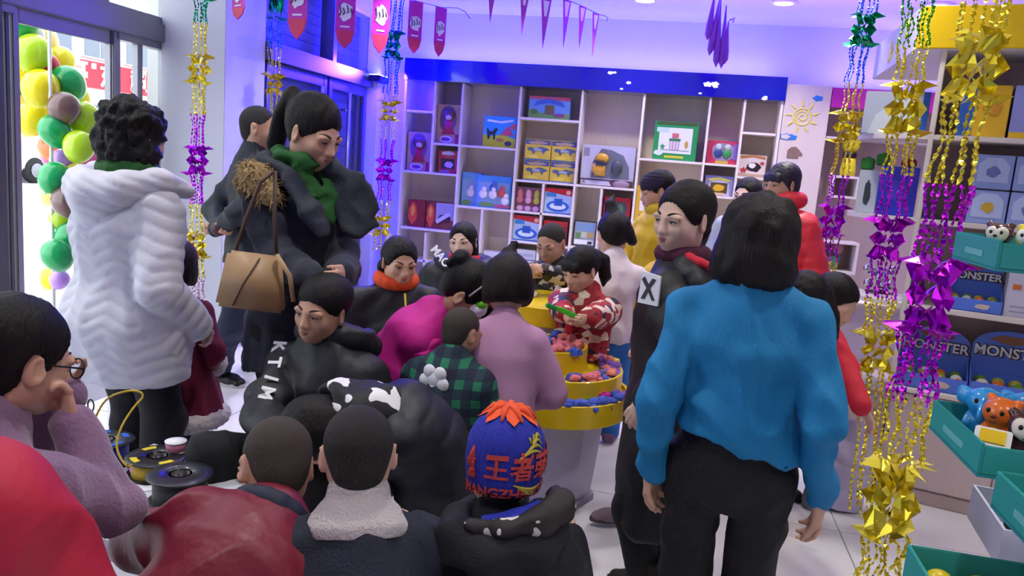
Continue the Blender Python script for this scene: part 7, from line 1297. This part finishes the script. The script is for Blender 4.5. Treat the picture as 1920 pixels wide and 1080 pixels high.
# ---------------------------------------------------------------- niche beyond, with pink header
nb = empty('niche_unit', (0, 0, 0), 0, 'wood niche unit with a pink header and square cubbies, past the sun panel', 'shelf unit')
def npart(name, x0, x1, y0, y1, z0, z1, m=SLATE): return MB().bb(x0, x1, y0, y1, z0, z1).build(name, m, nb, bevel=.003)
PKH = mat('header_pink', '#c42a9a', .4)
npart('back_panel', 1.2, 3.0, 7.9, 7.94, 0, 2.42); npart('header', 1.2, 3.0, 7.60, 7.64, 2.245, 2.42, PKH); npart('header_board', 1.2, 3.0, 7.64, 7.90, 2.40, 2.43, WPAN); npart('side_panel', 3.0, 3.03, 7.6, 7.94, 0, 2.43, CRM)
npart('shelf', 1.2, 3.0, 7.62, 7.9, 1.97, 1.99, CRM)
def cubby(px0, py0, px1, py1, y=7.6):
    a, b_ = ony(px0, py0, y), ony(px1, py1, y); x0, x1, z1, z0 = a.x, b_.x, a.z, b_.z; f = MB(); t_ = .022
    f.bb(x0, x1, y, 7.9, z1-t_, z1); f.bb(x0, x1, y, 7.9, z0, z0+t_); f.bb(x0, x0+t_, y, 7.9, z0+t_, z1-t_); f.bb(x1-t_, x1, y, 7.9, z0+t_, z1-t_); f.build('cubby_frame', CRM, nb); return x0, x1, z0, z1
c1 = cubby(1562, 328, 1607, 374); c2 = cubby(1540, 450, 1603, 516)
g = empty('yellow_figurine', ((c1[0]+c1[1])/2+.02, 7.70, c1[3]), 0, 'plain yellow figurine with a black waistband on the upper cubby', 'toy'); MB().lathe([(.065, 0), (.07, .05), (.055, .16), (.04, .175)], 16).build('body', mat('figurine_yellow', '#dcd01c', .4), g, True); MB().lathe([(.058, .165), (.06, .19), (.058, .215)], 16).build('waistband', TCK, g, True); MB().lathe([(.045, .215), (.075, .26), (.08, .33), (.06, .39), (.02, .41)], 16).build('head', MATS['figurine_yellow'], g, True)
g = empty('green_pot', ((c2[0]+c2[1])/2-.02, 7.72, c2[2]+.022), 0, 'green pot with a faded pink flower inside the lower cubby', 'pot'); MB().lathe([(.05, 0), (.065, .12), (.06, .13)], 14).build('pot', mat('pot_green', '#4a8a62', .5), g, True); MB().ball((.03, 0, .2), (.05, .05, .06), 10, 8).build('flower', mat('flower_pink', '#b07a7c', .6), g, True)
# white counter with maroon padded bench
ct = empty('white_counter', (0, 0, 0), 0, 'white counter with a dark board and maroon bench front behind the long haired woman', 'counter')
A = onz(1570, 585, .80); B = onz(1700, 575, .80)
MB().bb(1.05, 2.3, 5.35, 5.85, .76, .80).build('counter_top', CRM, ct, bevel=.006); MB().bb(1.08, 2.25, 5.42, 5.82, 0, .76).build('counter_base', WPAN, ct); MB().bb(.86, 1.30, 5.9, 6.6, .66, .70).build('dark_board', mat('board_dark_brown', '#3c2a28', .5), ct, bevel=.004); MB().bb(.88, 1.28, 5.92, 6.58, 0, .66).build('bench_front', mat('bench_maroon', '#7a1428', .6), ct)
# ---------------------------------------------------------------- teal cartons of toy animals on a rack, close to the camera
TLC = mat('carton_teal', '#2f9a92', .5, bump=.05, scale=60, var=.05); TLI = mat('carton_teal_inside', '#2a8a90', .6)
rk = empty('display_rack', (1.12, 1.4, 0), 0, 'white steel rack carrying the teal toy cartons', 'rack'); RKM = mat('rack_white', '#d4d4d8', .4)
for y in (-.45, .75): MB().tube([(.0, y, 0), (.0, y, 1.75)], .018, 10).build('post', RKM, rk, True)
for y in (-.45, .75): MB().bb(-.30, .30, y-.03, y+.03, 0, .03).build('foot', RKM, rk, bevel=.004)
for z in (.5, 1.0, 1.6): MB().tube([(0, -.45, z), (0, .75, z)], .012, 8).build('cross_rail', RKM, rk, True)
def carton(label, x0, x1, y0, y1, z0, h, rz=0., slot=True, tilt=0.):
    cx, cy = (x0+x1)/2, (y0+y1)/2; t = empty('toy_carton', (cx, cy, z0), rz, label, 'carton'); t.rotation_euler = (tilt, 0, rz); w, d, k = (x1-x0)/2, (y1-y0)/2, .005
    MB().bb(-w, w, -d, d, 0, k).build('carton_base', TLI, t); MB().bb(-w, -w+k, -d, d, k, h).build('side_wall', TLC, t, bevel=.0015); MB().bb(w-k, w, -d, d, k, h).build('side_wall', TLC, t, bevel=.0015); MB().bb(-w+k, w-k, d-k, d, k, h).build('back_wall', TLC, t, bevel=.0015)
    f = MB().bb(-w+k, w-k, -d, -d+k, k, h*.92).build('front_wall', TLC, t, bevel=.0015)
    if slot: MB().bb(-w-.001, -w, -d*.4, d*.4, h*.35, h*.55).build('slot_print', mat('carton_slot', '#6fb8b4', .5), t)
    MB().bb(-.03, .03, -d+k, d, -.02, 0).build('support_lip', RKM, t)
    MB().tube([(w*.2, 0, -.012), (1.12-cx, (0 if abs(cy-1.4) < .7 else 0), -.012)], .008, 8).build('bracket', RKM, t); return t
def animal(name, label, loc, s_, m, rz=0., ear='bear', face=None, muz=None, lean=0., patch=None):
    t = empty(name, loc, rz, label, 'toy animal'); t.rotation_euler = (lean, 0, rz); S = Soft(); S.ell((0, 0, .30*s_), (.30*s_, .28*s_, .32*s_)); S.ell((0, -.04*s_, .78*s_), (.36*s_, .33*s_, .32*s_), None, .08*s_)
    for q in (1, -1):
        S.limb((q*.18*s_, -.08*s_, .12*s_), (q*.2*s_, -.20*s_, .06*s_), .12*s_, .10*s_, k=.06*s_); S.limb((q*.26*s_, -.05*s_, .45*s_), (q*.30*s_, -.20*s_, .30*s_), .09*s_, .08*s_, k=.05*s_)
        if ear == 'bear': S.ell((q*.27*s_, -.0*s_, 1.04*s_), (.11*s_, .07*s_, .11*s_), None, .04*s_)
        if ear == 'elephant': S.ell((q*.42*s_, .02*s_, .84*s_), (.20*s_, .06*s_, .22*s_), RZ(-q*25), .05*s_)
    if ear == 'elephant': S.chain([(0, -.34*s_, .75*s_), (0, -.48*s_, .62*s_), (0, -.52*s_, .48*s_)], [.10*s_, .08*s_, .065*s_], k=.04*s_)
    soft_obj('toy_body', S, m, t, .045*s_, (), None, 2)
    if face is not None:
        S = Soft(); S.ell((.12*s_, -.24*s_, .82*s_), (.17*s_, .14*s_, .19*s_)); S.ell((-.12*s_, -.24*s_, .82*s_), (.17*s_, .14*s_, .19*s_), None, .06*s_); S.ell((0, -.27*s_, .70*s_), (.22*s_, .13*s_, .15*s_), None, .08*s_); fo = soft_obj('face', S, face, t, .035*s_, (), None, 1)
    if muz is not None: MB().ball((0, -.36*s_, .70*s_), (.14*s_, .08*s_, .10*s_), 12, 8).build('muzzle', muz, t, True)
    yy = -.385*s_ if face is not None else -.355*s_
    for q in (1, -1): MB().ball((q*.13*s_, yy+.01*s_, .84*s_), (.045*s_, .03*s_, .055*s_), 10, 8).build('eye', TCK, t, True)
    if ear != 'elephant': MB().ball((0, yy-.045*s_, .745*s_), (.055*s_, .035*s_, .04*s_), 10, 8).build('nose', TCN if face is None else TCK, t, True); MB().tube([(.08*s_*x, yy-.02*s_, (.64-.03*(1-x*x))*s_) for x in np.linspace(-1, 1, 7)], .010*s_, 6).build('mouth', TCK, t, True)
    if patch: MB().ball((0, -.25*s_, .30*s_), (.17*s_, .08*s_, .2*s_), 12, 8).build('belly', patch, t, True)
    return t
z1 = 1.075; c1 = carton('teal carton of toy animals with a slotted side, middle of the rack', .515, .86, 1.345, 1.60, z1, .058)
animal('toy_elephant', 'big glossy blue toy elephant in the middle teal carton', (.59, 1.555, z1+.006), .09, TCB, -.5, 'elephant'); animal('toy_elephant', 'second blue toy elephant at the picture edge, behind the orange bear', (.668, 1.565, z1+.006), .09, TCB, -.4, 'elephant'); animal('toy_bear', 'orange toy bear in the middle teal carton', (.598, 1.497, z1+.006), .088, TCO, -.8, 'bear', None, None, patch=TCY); animal('toy_bear', 'dark brown toy bear with an ivory face in the middle teal carton', (.610, 1.425, z1+.006), .085, TCN, -.35, 'bear', TCI)
g = empty('toy_block_card', (.552, 1.405, z1+.006), -.4, 'small white and yellow card lying in the middle teal carton', 'card'); MB().box((0, 0, .045), (.055, .04, .006), Matrix.Rotation(.7, 3, 'X')).build('card', TCW, g, bevel=.002); MB().box((0, -.003, .0485), (.038, .026, .003), Matrix.Rotation(.7, 3, 'X')).build('yellow_print', HY, g); MB().bb(-.02, .02, -.01, .03, 0, .04).build('stand', TCW, g)
c2 = carton('teal carton with a long slot, lower and closer than the elephants', .535, .90, 1.045, 1.325, 1.035, .062); animal('toy_puppy', 'white toy pup with a red cap and yellow belly in the closest teal carton', (.635, 1.235, 1.041), .072, TCW, -.7, 'bear', None, TCR, patch=HY)
c3 = carton('small teal carton high up by the picture edge', .545, .90, 1.50, 1.73, 1.40, .055); zz = 1.406
for nm, lab, x, y, m, f_ in (('toy_bear', 'brown toy bear with a pale face in the high teal carton', .60, 1.66, TCN, TCI), ('toy_bear', 'yellow toy bear in the high teal carton', .635, 1.61, mat('toy_lemon', '#e3d02a', .3, coat=.4), TCW), ('toy_bear', 'orange toy bear in the high teal carton', .675, 1.575, TCO, None)): animal(nm, lab, (x, y, zz), .068, m, -.6, 'bear', f_)
animal('toy_elephant', 'blue toy elephant in the high teal carton', (.73, 1.56, zz), .07, TCB, -.5, 'elephant')
c4 = carton('teal carton of yellow balls low by the lower edge', .435, .80, 1.10, 1.36, .865, .07)
for k in range(6): g = empty('yellow_ball', (.475+.06*(k % 3), 1.31-.10*(k//3), .872), 0, f'yellow toy ball in the low teal carton, {("far row by the side wall", "far row middle", "far row third", "near row by the side wall", "near row middle", "near row third")[k]}', 'ball', 'yellow balls in the low carton'); MB().ball((0, 0, .024), .024, 16, 10).build('ball_shell', mat('ball_yellow', '#e0c40c', .3, coat=.4), g, True); MB().lathe([(.0245, .0225), (.0248, .024), (.0245, .0255)], 20, cap=False).build('seam', HY, g, True)
GC = mat('carton_grey_white', '#b4b6c4', .5); t = empty('grey_carton', (1.0, 1.98, .70), -.1, 'grey white carton of dark toys low on the rack', 'carton'); MB().bb(-.2, .2, -.14, .14, 0, .006).build('carton_base', GC, t)
for a in ((-.2, -.194, -.14, .14), (.194, .2, -.14, .14), (-.194, .194, -.14, -.134), (-.194, .194, .134, .14)): MB().bb(*a, .006, .09).build('side_wall', GC, t)
for k in range(4): animal('dark_toy_animal', f'dark toy animal in the grey carton, {("by the corner", "second along", "third along", "fourth along")[k]}', (.86+.09*k, 1.98+.03*(k % 2), .707), .07, TCK, -.4, 'bear', TCI if k % 2 else None)
